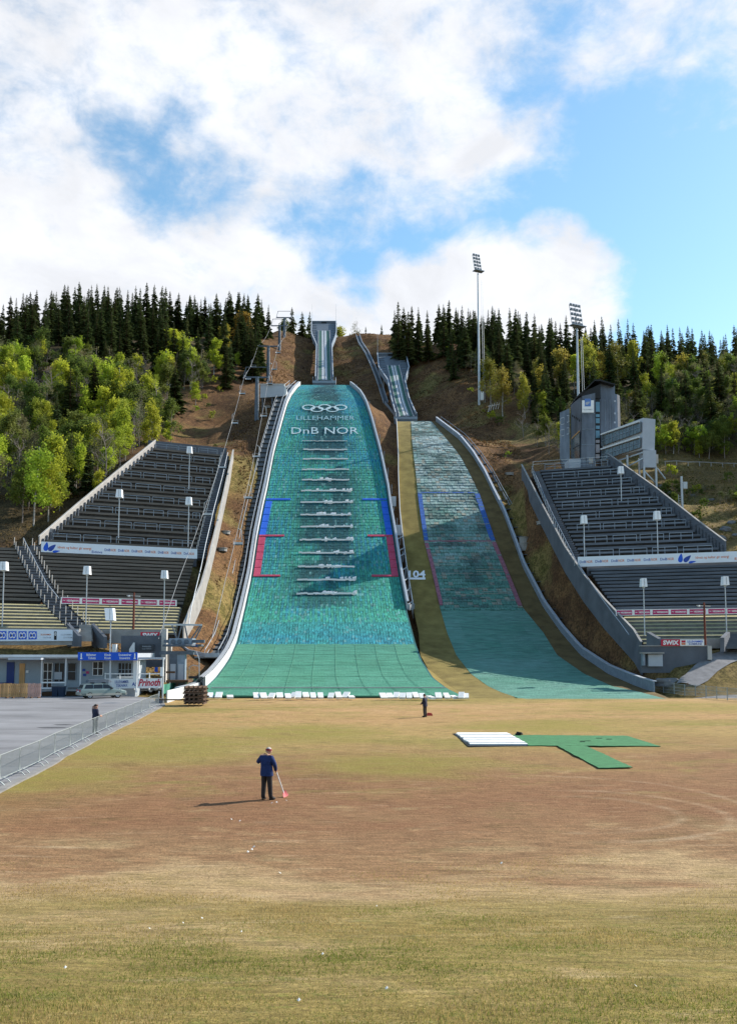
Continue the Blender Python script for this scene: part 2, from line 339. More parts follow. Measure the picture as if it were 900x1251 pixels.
# ------------------------------------------------------------------ stands: sloping planes
class Plane:
    def __init__(s, P0, ang, tan):
        a = R(ang); s.P0 = Vector(P0); s.u = Vector((math.cos(a), math.sin(a), 0)); s.v = Vector((-math.sin(a), math.cos(a), 0)); s.t = tan
    def hit(s, x, y):
        d = camdir(x, y); t = (s.P0.z + s.t * (C0 - s.P0).dot(s.v) - HC) / (d.z - s.t * d.dot(s.v)); return C0 + d * t
    def uv(s, x, y): p = s.hit(x, y) - s.P0; return p.dot(s.u), p.dot(s.v)
    def at(s, u, v, up=0.0): return s.P0 + s.u * u + s.v * v + Vector((0, 0, s.t * v + up))
    def z(s, X, Y): return s.P0.z + s.t * ((X - s.P0.x) * s.v.x + (Y - s.P0.y) * s.v.y)
SR = Plane((45, 110, 6), -20, .6); SL = Plane((-40, 112, 6), 26, .62)
def foot(pl, rows):
    r = []
    for (xa, ya, xb, yb) in rows: a, b = pl.uv(xa, ya), pl.uv(xb, yb); r.append(((a[1] + b[1]) / 2, min(a[0], b[0]), max(a[0], b[0])))
    r.sort(); return np.array(r).T
FR = foot(SR, [(645, 570, 744, 566), (683, 630, 800, 606), (706, 680, 886, 673), (712, 690, 1100, 685), (757, 752, 1100, 750), (784, 788, 1100, 788)])
WR = np.array(sorted((p.y, p.x, p.z) for p in (SR.hit(x, y) for x, y in ((637, 571), (660, 616), (690, 672), (712, 705), (738, 737), (757, 757), (774, 775), (783, 790))))).T
FL = foot(SL, [(188, 543, 280, 553), (95, 623, 262, 628), (48, 663, 246, 676), (-200, 675, 244, 686), (-200, 735, 235, 740), (-200, 772, 222, 775)])

# ------------------------------------------------------------------ terrain
cp = []
def P(x, y, Y): p = atY(x, y, Y); cp.append((p.x, p.y, p.z))
for X in (-90, -55, -30, 0, 30, 55, 90):
    for Y in (20, 45, 70): cp.append((X, Y, 0))
    cp.append((X, 90, .33))
for X in (-75, -60, -45, -32): cp += [(X, 101, .4), (X, 104, 2.0), (X, 107.5, 5.2), (X, 110, 5.4)]
for Y in range(100, 275, 12):
    a, b = Ledge(Y); cp += [(a, Y, float(Lz(Y)) - 1), (b, Y, float(Lz(Y)) - 1)]
for Y in range(98, 246, 12):
    a, b = Nedge(Y, 1), Nedge(Y, 4); cp += [(a, Y, float(Nz(Y)) - 1), (b, Y, float(Nz(Y)) - 1)]
for Y in range(285, 372, 14):
    X = -.05 * Y; cp += [(X - 7, Y, float(LIz(Y)) - 4), (X + 7, Y, float(LIz(Y)) - 4)]
for Y in range(255, 326, 14): cp += [(3, Y, float(NIz(Y)) - 4), (14, Y, float(NIz(Y)) - 4)]
for (x, y) in ((655, 580), (740, 575), (690, 640), (800, 640), (720, 690), (880, 684), (760, 745), (890, 745)):
    p = SR.hit(x, y); cp.append((p.x, p.y, p.z - 1.6))
for (x, y) in ((195, 550), (275, 558), (130, 610), (245, 620), (60, 668), (235, 685), (90, 735), (212, 735), (10, 700), (-40, 690)):
    p = SL.hit(x, y); cp.append((p.x, p.y, p.z - 1.6))
for (x, y) in ((634, 575), (655, 615), (681, 670), (703, 705), (722, 728)):
    p = SR.hit(x, y) - SR.u * 1.2; cp.append((p.x, p.y, p.z - .9))
for (x, y) in ((640, 640), (660, 690), (690, 740)):
    p = SR.hit(x, y) - SR.u * 1.0; cp.append((p.x, p.y, p.z - 3.0))
# hillside beside and behind
P(30, 645, 150); P(10, 600, 170); P(60, 560, 190); P(-60, 640, 150); P(-80, 560, 190); P(150, 500, 225); P(60, 480, 235); P(250, 470, 258); P(-100, 450, 260)
P(100, 415, 300); P(0, 420, 300); P(-120, 420, 300); P(220, 412, 320); P(300, 405, 345); P(340, 405, 370); P(436, 407, 372); P(478, 410, 372); P(300, 440, 305); P(340, 450, 292); P(280, 520, 235); P(250, 545, 215); P(330, 420, 345)
P(560, 470, 280); P(540, 420, 330); P(600, 540, 235); P(650, 560, 205); P(600, 500, 255); P(560, 540, 226)
P(590, 440, 310); P(640, 450, 300); P(700, 455, 290); P(800, 470, 275); P(890, 475, 270); P(1000, 480, 265)
P(700, 548, 200); P(770, 566, 190); P(850, 566, 190); P(950, 575, 190); P(850, 610, 165); P(890, 640, 150); P(950, 640, 150); P(900, 680, 135); P(960, 720, 122)
P(690, 800, 116); P(730, 808, 112); P(790, 815, 108); P(820, 812, 108); P(860, 800, 108); P(900, 793, 110); P(960, 793, 112); P(640, 700, 150); P(610, 620, 190); P(870, 842, 100); P(940, 842, 100)
for X, Z in ((-250, 100), (-140, 106), (-90, 112), (-30, 133), (0, 136), (60, 112), (140, 96), (250, 90)): cp += [(X, 400, Z), (X * 1.4, 520, Z - 15), (X * 1.8, 900, 40)]
for X, Y, Z in ((108, 165, 47), (108, 190, 61), (110, 215, 72), (132, 165, 60), (132, 190, 78), (132, 215, 90), (136, 245, 90)): cp.append((X, Y, Z))
for X, Y, Z in ((-200, 150, 30), (-200, 250, 80), (-260, 60, 5), (200, 150, 30), (200, 250, 75), (260, 60, 5)): cp.append((X, Y, Z))
cp = np.array(cp); n = len(cp)
Dm = np.sqrt(((cp[:, None, :2] - cp[None, :, :2]) ** 2).sum(2) + .5); A = np.zeros((n + 3, n + 3)); A[:n, :n] = Dm - np.eye(n) * .6; A[:n, n] = 1; A[:n, n + 1:] = cp[:, :2]; A[n, :n] = 1; A[n + 1:, :n] = cp[:, :2].T
W = np.linalg.solve(A, np.concatenate([cp[:, 2], np.zeros(3)]))
tY = np.arange(70, 285, 1.0)
tLa, tLb = np.array([Ledge(y) for y in tY]).T; tNa = np.array([Nedge(y, 1) for y in tY]); tNb = np.array([Nedge(y, 4) for y in tY])
def fieldz(Y): return GZ * smooth(60, 92, Y) + .172 * 1.8 * np.logaddexp(0, (19.5 - Y) / 1.8)
_vn = rng.random((64, 64))
def vnoise(X, Y):
    xi = np.floor(X).astype(int); yi = np.floor(Y).astype(int); fx = X - xi; fy = Y - yi; fx = fx * fx * (3 - 2 * fx); fy = fy * fy * (3 - 2 * fy)
    g_ = lambda a, b: _vn[a % 64, b % 64]
    return (g_(xi, yi) * (1 - fx) + g_(xi + 1, yi) * fx) * (1 - fy) + (g_(xi, yi + 1) * (1 - fx) + g_(xi + 1, yi + 1) * fx) * fy - .5
def lump(X, Y):
    return 1.6 * vnoise(X / 11, Y / 13) + .9 * vnoise(X / 4.3 + 7, Y / 5.1 + 3) + .45 * vnoise(X / 2.1 + 31, Y / 2.3 + 13)
def zT(X, Y):
    X = np.atleast_1d(np.asarray(X, float)); Y = np.atleast_1d(np.asarray(Y, float)); sh = X.shape; X = X.ravel(); Y = Y.ravel()
    out = np.empty(len(X))
    for i in range(0, len(X), 20000):
        x = X[i:i + 20000]; y = Y[i:i + 20000]
        d = np.sqrt((x[:, None] - cp[None, :, 0]) ** 2 + (y[:, None] - cp[None, :, 1]) ** 2 + .5)
        out[i:i + 20000] = d @ W[:n] + W[n] + x * W[n + 1] + y * W[n + 2]
    z = out + lump(X, Y) * smooth(112, 135, Y)
    # beds of the two landing slopes
    for a, b, fn, y1 in ((tLa, tLb, Lz, 277), (tNa, tNb, Nz, 248)):
        xa = np.interp(Y, tY, a) - .8; xb = np.interp(Y, tY, b) + .8
        ins = smooth(0, 3.0, np.minimum(X - xa, xb - X) + 3.0) * smooth(96.5, 99.5, Y) * (1 - smooth(y1 - 1, y1 + 4, Y))
        z = z * (1 - ins) + (fn(np.clip(Y, 71, 279)) - .7) * ins
    # the trench between them
    xa = np.interp(Y, tY, tLb); xb = np.interp(Y, tY, tNa); Yc = np.clip(Y, 71, 249)
    tz = np.minimum(Lz(Yc), Nz(Yc)) - 1.7; ins = (X > xa - .6) * (X < xb + .6) * smooth(112, 118, Y) * (1 - smooth(205, 225, Y)); z = np.where(ins > 0, np.minimum(z, tz) * ins + z * (1 - ins), z)
    tz = np.maximum(Lz(Yc), Nz(Yc)) - .8; ins = (X > xa - 1) * (X < xb + 1) * smooth(195, 210, Y) * (1 - smooth(244, 256, Y)); z = np.where(ins > 0, np.minimum(z, tz) * ins + z * (1 - ins), z)
    # ground under the stands lies well below the steps
    for pl, ed in ((SR, FR), (SL, FL)):
        U = (X - pl.P0.x) * pl.u.x + (Y - pl.P0.y) * pl.u.y; V = (X - pl.P0.x) * pl.v.x + (Y - pl.P0.y) * pl.v.y
        ua = np.interp(V, ed[0], ed[1]); ub = np.interp(V, ed[0], ed[2]); sel = (V > ed[0][0]) & (V < ed[0][-1]) & (U > ua - 1.0) & (U < ub + .6)
        z = np.where(sel, np.minimum(z, pl.P0.z + pl.t * V - 1.7), z)
    # bank between the smaller slope and the blue-grey stand
    xN = np.interp(Y, tY, tNb) + 2.6; xs = np.interp(Y, WR[0], WR[1]); zs = np.interp(Y, WR[0], WR[2]) - .8 - 2.6 * (1 - smooth(118, 140, Y))
    t_ = np.clip((X - xN) / np.maximum(xs - xN, 1), 0, 1); tz = (Nz(np.clip(Y, 71, 249)) - .5) * (1 - t_ ** 1.25) + zs * t_ ** 1.25 + .35 * lump(X, Y) * np.sin(np.pi * t_)
    ins = smooth(-.2, .6, X - xN) * (X < xs + .4) * smooth(114, 120, Y) * (1 - smooth(172, 184, Y)); z = z * (1 - ins) + tz * ins
    lim = np.where(X < -26, smooth(99, 102, Y), smooth(92, 96, Y))
    f = fieldz(Y); z = f * (1 - lim) + z * lim
    return z.reshape(sh)
def zt(X, Y): return float(zT(X, Y)[0])
def ground_hit(x, y, Y0=90, Y1=420):
    # first place where a line of sight meets the hillside
    d = camdir(x, y); Ys = np.arange(Y0, Y1, .5); t = Ys / d.y
    Z = HC + d.z * t; g = zT(d.x * t, Ys); i = np.argmax(g > Z)
    if not (g > Z).any(): i = len(Ys) - 1
    return Vector((d.x * t[i], Ys[i], g[i]))

gx = np.unique(np.concatenate([np.arange(-62, 62.1, 1.0), np.arange(-130, 130.1, 2.5), np.array([-900, -600, -400, -300, -240, -200, -165, 165, 200, 240, 300, 400, 600, 900])]))
gy = np.unique(np.concatenate([np.arange(-40, 0, 2.0), np.arange(0, 26, .8), np.arange(26, 90, 2.0), np.arange(88, 290, 1.0), np.arange(290, 420, 2.0), np.array([430, 445, 470, 500, 560, 650, 800, 1000, 1400])]))
GX, GY = np.meshgrid(gx, gy); GZm = zT(GX, GY)
# micro relief of the field
GZm = GZm + .03 * np.sin(GX * .9 + np.sin(GY * .7)) * np.sin(GY * .8) * (GY < 86)
nx, ny = len(gx), len(gy)
me = bpy.data.meshes.new('ground')
idx = np.arange(nx * ny).reshape(ny, nx)
q = np.stack([idx[:-1, :-1], idx[:-1, 1:], idx[1:, 1:], idx[1:, :-1]], -1).reshape(-1, 4)
me.from_pydata(np.stack([GX, GY, GZm], -1).reshape(-1, 3).tolist(), [], q.tolist())
me.polygons.foreach_set('use_smooth', [True] * len(me.polygons))

def ground_material():
    m = bpy.data.materials.new('ground_cover'); m.use_nodes = True; nt = m.node_tree; N = nt.nodes; L = nt.links
    b = N['Principled BSDF']; b.inputs['Roughness'].default_value = .95; b.inputs['Specular IOR Level'].default_value = .1
    tc = N.new('ShaderNodeTexCoord'); sep = N.new('ShaderNodeSeparateXYZ'); L.new(tc.outputs['Object'], sep.inputs[0])
    def noise(scale, detail=8, rough=.62, st=None, dist=0):
        nn = N.new('ShaderNodeTexNoise'); nn.inputs['Scale'].default_value = scale; nn.inputs['Detail'].default_value = detail; nn.inputs['Roughness'].default_value = rough; nn.inputs['Distortion'].default_value = dist
        v = tc.outputs['Object']
        if st: mp = N.new('ShaderNodeMapping'); mp.inputs['Scale'].default_value = st; L.new(v, mp.inputs['Vector']); v = mp.outputs[0]
        L.new(v, nn.inputs['Vector']); return nn.outputs['Fac']
    def mth(op, a, bb=None, c=None, cl=False):
        mm = N.new('ShaderNodeMath'); mm.operation = op; mm.use_clamp = cl
        for i, v in enumerate((a, bb, c)):
            if v is None: continue
            if isinstance(v, (int, float)): mm.inputs[i].default_value = v
            else: L.new(v, mm.inputs[i])
        return mm.outputs[0]
    def rng_(v, a, bb, lo=0, hi=1):
        r = N.new('ShaderNodeMapRange'); r.interpolation_type = 'SMOOTHSTEP'
        for k_, x in (('From Min', a), ('From Max', bb), ('To Min', lo), ('To Max', hi)): r.inputs[k_].default_value = x
        L.new(v, r.inputs['Value']); return r.outputs[0]
    def mixc(f, a, bb):
        x = N.new('ShaderNodeMix'); x.data_type = 'RGBA'
        if isinstance(f, float): x.inputs[0].default_value = f
        else: L.new(f, x.inputs[0])
        for i, v in ((6, a), (7, bb)):
            if isinstance(v, tuple): x.inputs[i].default_value = (*v, 1)
            else: L.new(v, x.inputs[i])
        return x.outputs[2]
    Y = sep.outputs['Y']; X = sep.outputs['X']
    n1 = noise(.09, 9, .6, (1, 1.6, 1), .4); n2 = noise(.35, 9, .65, (1, 1.5, 1)); n3 = noise(2.6, 8, .7); n4 = noise(.05, 6, .6, (.6, 1.8, 1), .5); n5 = noise(14, 5, .7)
    # field: wear and growth change with the distance from the counter slope
    Yn = mth('ADD', Y, mth('MULTIPLY', mth('SUBTRACT', n1, .5), 34.0)); Yn = mth('ADD', Yn, mth('MULTIPLY', mth('SUBTRACT', n2, .5), 13.0))
    cr = N.new('ShaderNodeValToRGB'); L.new(mth('DIVIDE', Yn, 100.0), cr.inputs['Fac'])
    els = [(.0, (.19, .15, .045)), (.11, (.21, .16, .055)), (.15, (.25, .185, .08)), (.195, (.32, .225, .12)), (.225, (.225, .135, .07)), (.30, (.20, .105, .055)), (.40, (.225, .128, .064)), (.48, (.26, .172, .072)), (.58, (.30, .208, .083)), (.70, (.35, .218, .10)), (.84, (.40, .25, .122)), (.95, (.37, .242, .108))]
    e = cr.color_ramp.elements
    e[0].position, e[0].color = els[0][0], (*els[0][1], 1); e[1].position, e[1].color = els[-1][0], (*els[-1][1], 1)
    for p, c in els[1:-1]: x = e.new(p); x.color = (*c, 1)
    fld = cr.outputs['Color']
    # the left side keeps more yellow-green, patches of green where it is damp
    fld = mixc(mth('MULTIPLY', mth('MULTIPLY', rng_(n4, .50, .66), rng_(Y, 33, 52)), .65), fld, (.17, .165, .035))
    fld = mixc(mth('MULTIPLY', mth('MULTIPLY', rng_(X, -6, -16), rng_(Y, 22, 34)), .45), fld, (.235, .175, .055))
    fld = mixc(mth('MULTIPLY', rng_(n2, .56, .70), .55), fld, (.33, .24, .125))
    fld = mixc(mth('MULTIPLY', rng_(n2, .46, .32), .45), fld, (.12, .085, .035))
    fld = mixc(mth('MULTIPLY', mth('MULTIPLY', rng_(n3, .52, .66), rng_(Y, 19, 13)), .55), fld, (.10, .125, .028))
    fld = mixc(mth('MULTIPLY', mth('MULTIPLY', rng_(n3, .44, .30), rng_(Y, 20, 14)), .6), fld, (.33, .265, .115))
    n6 = noise(.8, 8, .75, (.35, 1.6, 1), .3); fld = mixc(mth('MULTIPLY', rng_(n6, .55, .72), .5), fld, (.38, .30, .19)); fld = mixc(mth('MULTIPLY', rng_(n6, .45, .28), .5), fld, (.13, .085, .045))
    n7 = noise(.22, 7, .7, (.7, 1.3, 1), .6); fld = mixc(mth('MULTIPLY', mth('MULTIPLY', rng_(n7, .52, .62), rng_(Y, 28, 36)), .4), fld, (.20, .185, .05))
    n10 = noise(2.2, 9, .8, (.55, 2.4, 1), .2); n11 = noise(4.5, 6, .7, (.6, 2.0, 1)); fld = mixc(mth('MULTIPLY', rng_(n11, .60, .72), .6), fld, (.075, .048, .026)); fs_ = N.new('ShaderNodeVectorMath'); fs_.operation = 'SCALE'; L.new(fld, fs_.inputs[0]); L.new(rng_(n10, .25, .75, .55, 1.45), fs_.inputs['Scale']); fld = fs_.outputs[0]
    # damp yellow-green patches and faint turning tracks
    def spot(cx, cy, rx, ry):
        dx = mth('DIVIDE', mth('SUBTRACT', X, cx), rx); dy = mth('DIVIDE', mth('SUBTRACT', Y, cy), ry); d2 = mth('SQRT', mth('ADD', mth('MULTIPLY', dx, dx), mth('MULTIPLY', dy, dy))); return rng_(mth('ADD', d2, mth('MULTIPLY', mth('SUBTRACT', n7, .5), 2.2)), 1.15, .35)
    sp = None
    for a in ((-11, 48, 7, 9), (1.2, 41, 5, 5.5), (-13, 37, 4, 5), (27, 80, 13, 8), (-4, 57, 6, 7), (12, 62, 7, 6)):
        v = spot(*a); sp = v if sp is None else mth('MAXIMUM', sp, v)
    fld = mixc(mth('MULTIPLY', sp, mth('MULTIPLY', rng_(n2, .3, .6, .35, 1), .72)), fld, (.205, .185, .042))
    def arc(cx, cy, r, wd_):
        dx = mth('SUBTRACT', X, cx); dy = mth('SUBTRACT', Y, cy); d = mth('SQRT', mth('ADD', mth('MULTIPLY', dx, dx), mth('MULTIPLY', dy, dy))); return mth('MULTIPLY', mth('MULTIPLY', rng_(mth('ABSOLUTE', mth('SUBTRACT', d, r)), wd_, 0), rng_(mth('SUBTRACT', X, cx), -1.5, 2.5)), rng_(n6, .38, .56))
    for a in ((6.5, 29, 4.6, .28), (6.5, 29, 3.2, .28), (5.8, 31, 6.6, .25)): fld = mixc(mth('MULTIPLY', arc(*a), .4), fld, (.36, .27, .17))
    # hillside: heather, dead grass, bare soil, fresh grass
    h1 = noise(.16, 9, .68, (1, .5, 1), .5); h2 = noise(.9, 8, .7, (1, .45, .6)); h3 = noise(.045, 6, .6, None, .6)
    hill = mixc(rng_(h1, .38, .62), (.085, .044, .022), (.150, .082, .037))
    hill = mixc(mth('MULTIPLY', rng_(h2, .50, .68), .75), hill, (.045, .028, .016))
    hill = mixc(mth('MULTIPLY', rng_(h2, .44, .30), .6), hill, (.24, .15, .065))
    gsel = mth('ADD', rng_(h3, .52, .64), mth('MULTIPLY', rng_(X, 38, 55), .55), cl=True)
    low = mth('MULTIPLY', rng_(Y, 118, 104), .8); gsel = mth('MAXIMUM', gsel, low)
    hill = mixc(mth('MULTIPLY', gsel, .7), hill, mixc(rng_(h2, .4, .6), (.085, .085, .020), (.22, .17, .06)))
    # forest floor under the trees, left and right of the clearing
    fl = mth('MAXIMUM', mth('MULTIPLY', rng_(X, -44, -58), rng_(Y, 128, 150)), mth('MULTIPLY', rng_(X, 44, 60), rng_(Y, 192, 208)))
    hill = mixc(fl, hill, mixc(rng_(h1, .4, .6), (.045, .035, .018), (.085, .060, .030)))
    cl = mixc(rng_(Y, 92, 100), fld, hill)
    n8 = noise(42, 4, .75, (.8, 1.2, 1)); n9 = noise(3.2, 7, .8, (1, .7, .7), .4); gr = mth('MULTIPLY', rng_(n5, .2, .8, .66, 1.34), rng_(n8, .2, .8, .6, 1.4)); gr = mth('MULTIPLY', gr, mth('ADD', mth('MULTIPLY', mth('SUBTRACT', rng_(n9, .3, .7, .3, 1.7), 1.0), rng_(Y, 95, 104)), 1.0)); sc_ = N.new('ShaderNodeVectorMath'); sc_.operation = 'SCALE'; L.new(cl, sc_.inputs[0]); L.new(gr, sc_.inputs['Scale'])
    L.new(sc_.outputs[0], b.inputs['Base Color'])
    bp = N.new('ShaderNodeBump'); bp.inputs['Strength'].default_value = .55; bp.inputs['Distance'].default_value = .12
    hh = mth('ADD', n3, mth('MULTIPLY', n5, .5)); L.new(hh, bp.inputs['Height']); L.new(bp.outputs[0], b.inputs['Normal'])
    return m
me.materials.append(ground_material()); me.update()
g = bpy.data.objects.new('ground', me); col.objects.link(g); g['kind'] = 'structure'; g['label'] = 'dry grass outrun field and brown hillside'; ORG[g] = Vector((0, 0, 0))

# ------------------------------------------------------------------ large landing slope
def flaps(fn, edges, y0, y1, dy, dx, lift, colfn, jit=.25, fill=1.0, cols_n=None):
    mb = MB(); cols = []
    Ys = [y0]
    while Ys[-1] < y1: Ys.append(Ys[-1] + dy)
    for r, (a, b) in enumerate(zip(Ys[:-1], Ys[1:])):
        za, zb = float(fn(a)), float(fn(b)); al, ar = edges(a); bl, br = edges(b); nn = cols_n or max(3, int((ar - al) / dx))
        off = random.random() * .5
        for c in range(nn):
            t0, t1 = c / nn, (c + 1) / nn
            if 0 < c and dx < 2 and not cols_n: t0 += (random.random() - .5) * .15 / nn
            if fill < 1: mid = (t0 + t1) / 2 + off * .35 / nn; hw_ = (t1 - t0) / 2 * fill * random.uniform(.85, 1.12); t0, t1 = mid - hw_, mid + hw_
            li = lift * (1 + jit * random.uniform(-1.6, 2)); ov = .12 + random.random() * .25 * dy
            xa0, xa1 = al + (ar - al) * t0, al + (ar - al) * t1; xb0, xb1 = bl + (br - bl) * t0, bl + (br - bl) * t1
            lx = li + random.uniform(-.5, .8) * lift * jit
            A = (xa0, a - ov, za + li - ov * .5); B = (xa1, a - ov, za + lx - ov * .5)
            Cc = (xb1, b, zb + .015); D = (xb0, b, zb + .015)
            mb.quad(A, B, Cc, D); cols.append((*colfn((xa0 + xa1) / 2, a, (t0 + t1) / 2, r), 1))
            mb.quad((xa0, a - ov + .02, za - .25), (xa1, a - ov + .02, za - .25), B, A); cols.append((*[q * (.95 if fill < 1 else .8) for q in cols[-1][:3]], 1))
    return mb, cols
def lerp(a, b, t): return tuple(x + (y - x) * t for x, y in zip(a, b))
def nz_(X, Y, s, o=0): return float(vnoise(np.array([X / s + o]), np.array([Y / s + o * 1.7]))[0]) + .5
YGREEN = LY(787)
def Lcol(X, Y, t, r):
    blue, green, dark = (.022, .20, .32), (.045, .285, .205), (.012, .06, .075)
    up = np.clip((Y - 150) / 110, 0, 1)
    f = np.clip(.08 + .60 * up + (nz_(X, Y, 6) - .5) * .8 + random.uniform(-.2, .2) + (.22 if int(t * 60) % 2 else -.22), 0, 1)
    if Y < YGREEN + 9: f = max(f, .35 + .5 * (1 - (Y - YGREEN) / 9) * nz_(X, Y, 2.2, 5))
    c = lerp(green, blue, f)
    ctr = math.exp(-((t - .5) / .23) ** 2)
    wear = ctr * np.clip(nz_(X, Y, 5, 9) * 1.7 - .2 + nz_(X, Y, 1.6, 3) * .9 - .45, 0, 1) * (1 if 150 < Y < 262 else .0 if Y < 145 else .5)
    c = lerp(c, dark, float(np.clip(wear * 1.5, 0, .9)))
    if random.random() < .06: c = lerp(c, (.12, .28, .28), .6)  # a few flaps tinted light cyan, glints painted into the mat colour
    g_ = random.uniform(.82, 1.18); return tuple(q * g_ for q in c)
matmat = attrmat('bristle_mats', .8, .75, 1.0, .5, 5.0, stretch=(5.5, .9, .9)); meshmat = attrmat('green_matting', .85, .5, 1.0, .4, 4.0, stretch=(.5, 3.0, 3.0))
root = thing('landing_slope', (float(-.05 * 170), 100, GZ), 'blue and green matted landing slope of the larger ski jump with white lettering', 'ski jump')
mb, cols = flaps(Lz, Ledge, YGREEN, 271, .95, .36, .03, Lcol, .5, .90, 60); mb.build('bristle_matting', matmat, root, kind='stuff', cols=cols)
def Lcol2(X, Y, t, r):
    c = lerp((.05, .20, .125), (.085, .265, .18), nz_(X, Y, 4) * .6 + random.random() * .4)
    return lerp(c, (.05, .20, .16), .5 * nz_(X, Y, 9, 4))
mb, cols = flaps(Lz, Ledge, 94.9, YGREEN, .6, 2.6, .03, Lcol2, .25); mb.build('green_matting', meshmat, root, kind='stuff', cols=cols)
# solid bed below the mats
bed = MB(); Ys = np.arange(97.5, 273, 2.0); A = []; B = []
for Y in Ys: a, b = Ledge(Y); A.append((a - .3, Y, float(Lz(Y)) - .12)); B.append((b + .3, Y, float(Lz(Y)) - .12))
bed.strip(A, B); bed.build('slope_bed', mat('mat_backing', (.016, .11, .115), .9, .3, 2), root)
# white ropes and torn netting strung across the middle
bars = [(540, 369, 424), (550.6, 370.5, 424), (562, 370, 425), (575, 369, 426), (587.6, 369, 427), (601, 368, 429), (615, 367, 429), (630.5, 367, 429), (645, 367, 430), (661, 366, 431), (677, 365, 432), (694, 364, 433), (710, 363, 434), (727, 362, 435)]
for i, (y, x0, x1) in enumerate(bars):
    mb = MB(); x = x0
    while x < x1:
        x2 = min(x1, x + random.uniform(3, 8)); up = random.uniform(.22, .34)
        mb.beam(onL(x, y + random.uniform(-.15, .15), up), onL(x2, y + random.uniform(-.15, .15), up), .2, .30 if i else .12)
        if i > 3 and random.random() < .45 and x > x0 + 18:
            for _ in range(random.randint(1, 3)):
                q = random.uniform(x, x2); p = onL(q, y - random.uniform(-.6, 1.6), .3); mb.obox(p, (random.uniform(.1, .35), 0, .05), (0, .1, .1), (0, -.05, random.uniform(.05, .25)))
        x = x2
    mb.build('net_rope', M['signw'], root)
# distance markers along both edges
def Lstrip(x0a, x0b, y0, y1, n, m_, up=.2):
    for i in range(n):
        ya = y0 + (y1 - y0) * i / n + .25; yb = y0 + (y1 - y0) * (i + 1) / n - .25; mb = MB()
        f = lambda y, s: np.interp(y, LE[:, 0], LE[:, 1] if s < 0 else LE[:, 2]) 
        s = -1 if x0a >= 0 else 1
        a, b = abs(x0a), abs(x0b)
        pa = [onL(f(ya, s) - s * a, ya, up), onL(f(ya, s) - s * b, ya, up), onL(f(yb, s) - s * b, yb, up + .05), onL(f(yb, s) - s * a, yb, up + .05)]
        mb.prism(pa, (0, .05, -.18)); mb.build('marker_mat', m_, root)
mblue = mat('marker_blue', (.010, .105, .55), .7, .15, 3, bump=.3); mred = mat('marker_red', (.40, .045, .10), .7, .2, 3, bump=.3)
Lstrip(.5, 8, 613, 655, 5, mblue); Lstrip(-.5, -8, 613, 655, 5, mblue)
Lstrip(.5, 8.5, 657, 704, 5, mred); Lstrip(-.5, -8.5, 657, 704, 5, mred)
for y, w_, m_ in ((611, 30, mblue), (655.5, 31, mred), (704.5, 33, mred)):
    Lstrip(.5, w_, y - 1.1, y + 1.1, 1, m_, .24); Lstrip(-.5, -w_, y - 1.1, y + 1.1, 1, m_, .24)
# lettering and rings
mb = MB()
for cx, cy in ((377, 499), (396.5, 498.6), (416, 499), (387, 501.3), (406, 501.3)):
    for j in range(20):
        a0, a1 = 2 * math.pi * j / 20, 2 * math.pi * (j + 1) / 20
        pt = lambda a, k_: onL(cx + 7.6 * k_ * math.cos(a), cy + 3.1 * k_ * math.sin(a), .3)
        mb.quad(pt(a0, 1.08), pt(a1, 1.08), pt(a1, .80), pt(a0, .80))
mb.build('five_rings', M['worn'], root)
mb = MB(); mb.text('LILLEHAMMER', lambda x, y: onL(362 + x, 514.3 - y * 7.0, .3), 1, width=71, bold=.0); mb.build('town_lettering', M['faint'], root)
mb = MB(); mb.text('DnB NOR', lambda x, y: onL(356 + x, 531.5 - y * 11.6, .32), 1, width=82, bold=.0); mb.build('sponsor_lettering', M['worn'], root)
# pale seam lines on the lower mats
for k_ in range(1, 9):
    P_ = []
    for y in np.linspace(788, 850, 16):
        a = np.interp(y, LE[:, 0], LE[:, 1]); b = np.interp(y, LE[:, 0], LE[:, 2]); P_.append(onL(a + (b - a) * k_ / 9, y, .07))
    MB().tube(P_, .02, 4).build('mat_joint', M['jointgreen'], root)
for y in (841.5,):
    mb = MB(); a = np.interp(y, LE[:, 0], LE[:, 1]) + 8; b = np.interp(y, LE[:, 0], LE[:, 2]) - 2
    for i in range(30): mb.beam(onL(a + (b - a) * i / 30, y, .14), onL(a + (b - a) * (i + 1) / 30, y, .14), .3, .10)
    mb.build('seam_line', M['paleconc'], root)

for y in (800, 813, 827):
    a = np.interp(y, LE[:, 0], LE[:, 1]) + 1; b = np.interp(y, LE[:, 0], LE[:, 2]) - 1; MB().tube([onL(a + (b - a) * i / 12, y, .07) for i in range(13)], .02, 4).build('mat_joint', M['jointgreen'], root)
# guard walls of the large slope
def Lpath(side, y0, y1, off, up=0.0, n=40):
    P_ = []
    for i in range(n + 1):
        y = y0 + (y1 - y0) * i / n; Y = LY(y); a, b = Ledge(Y); X = (a - off) if side < 0 else (b + off); P_.append(Vector((X, Y, float(Lz(Y)) + up)))
    return P_
gl = thing('guard_wall', onL(300, 747), 'white guard wall curving down beside the lift on the larger landing slope', 'guard wall')
path = Lpath(-1, 467, 838, .35) + [onz(246, 843.5, .5), onz(236, 848, .45), onz(222, 852.5, .42), onz(204, 857.5, .38)]
MB().wall(path, 1.05, .12, drop=.5).build('board_wall', M['white'], gl)
MB().wall([p + Vector((-.45, 0, .95)) for p in path[:-1]], .12, .5).build('top_shelf', M['steel'], gl)
for i in range(2, len(path), 3):
    p = path[i]; MB().beam(p + Vector((-.75, 0, -.6)), p + Vector((-.75, 0, 1.0)), .1, .1).build('post', M['steel'], gl)
gr_ = thing('guard_wall', onL(495, 747), 'grey steel guard wall between the two landing slopes', 'guard wall')
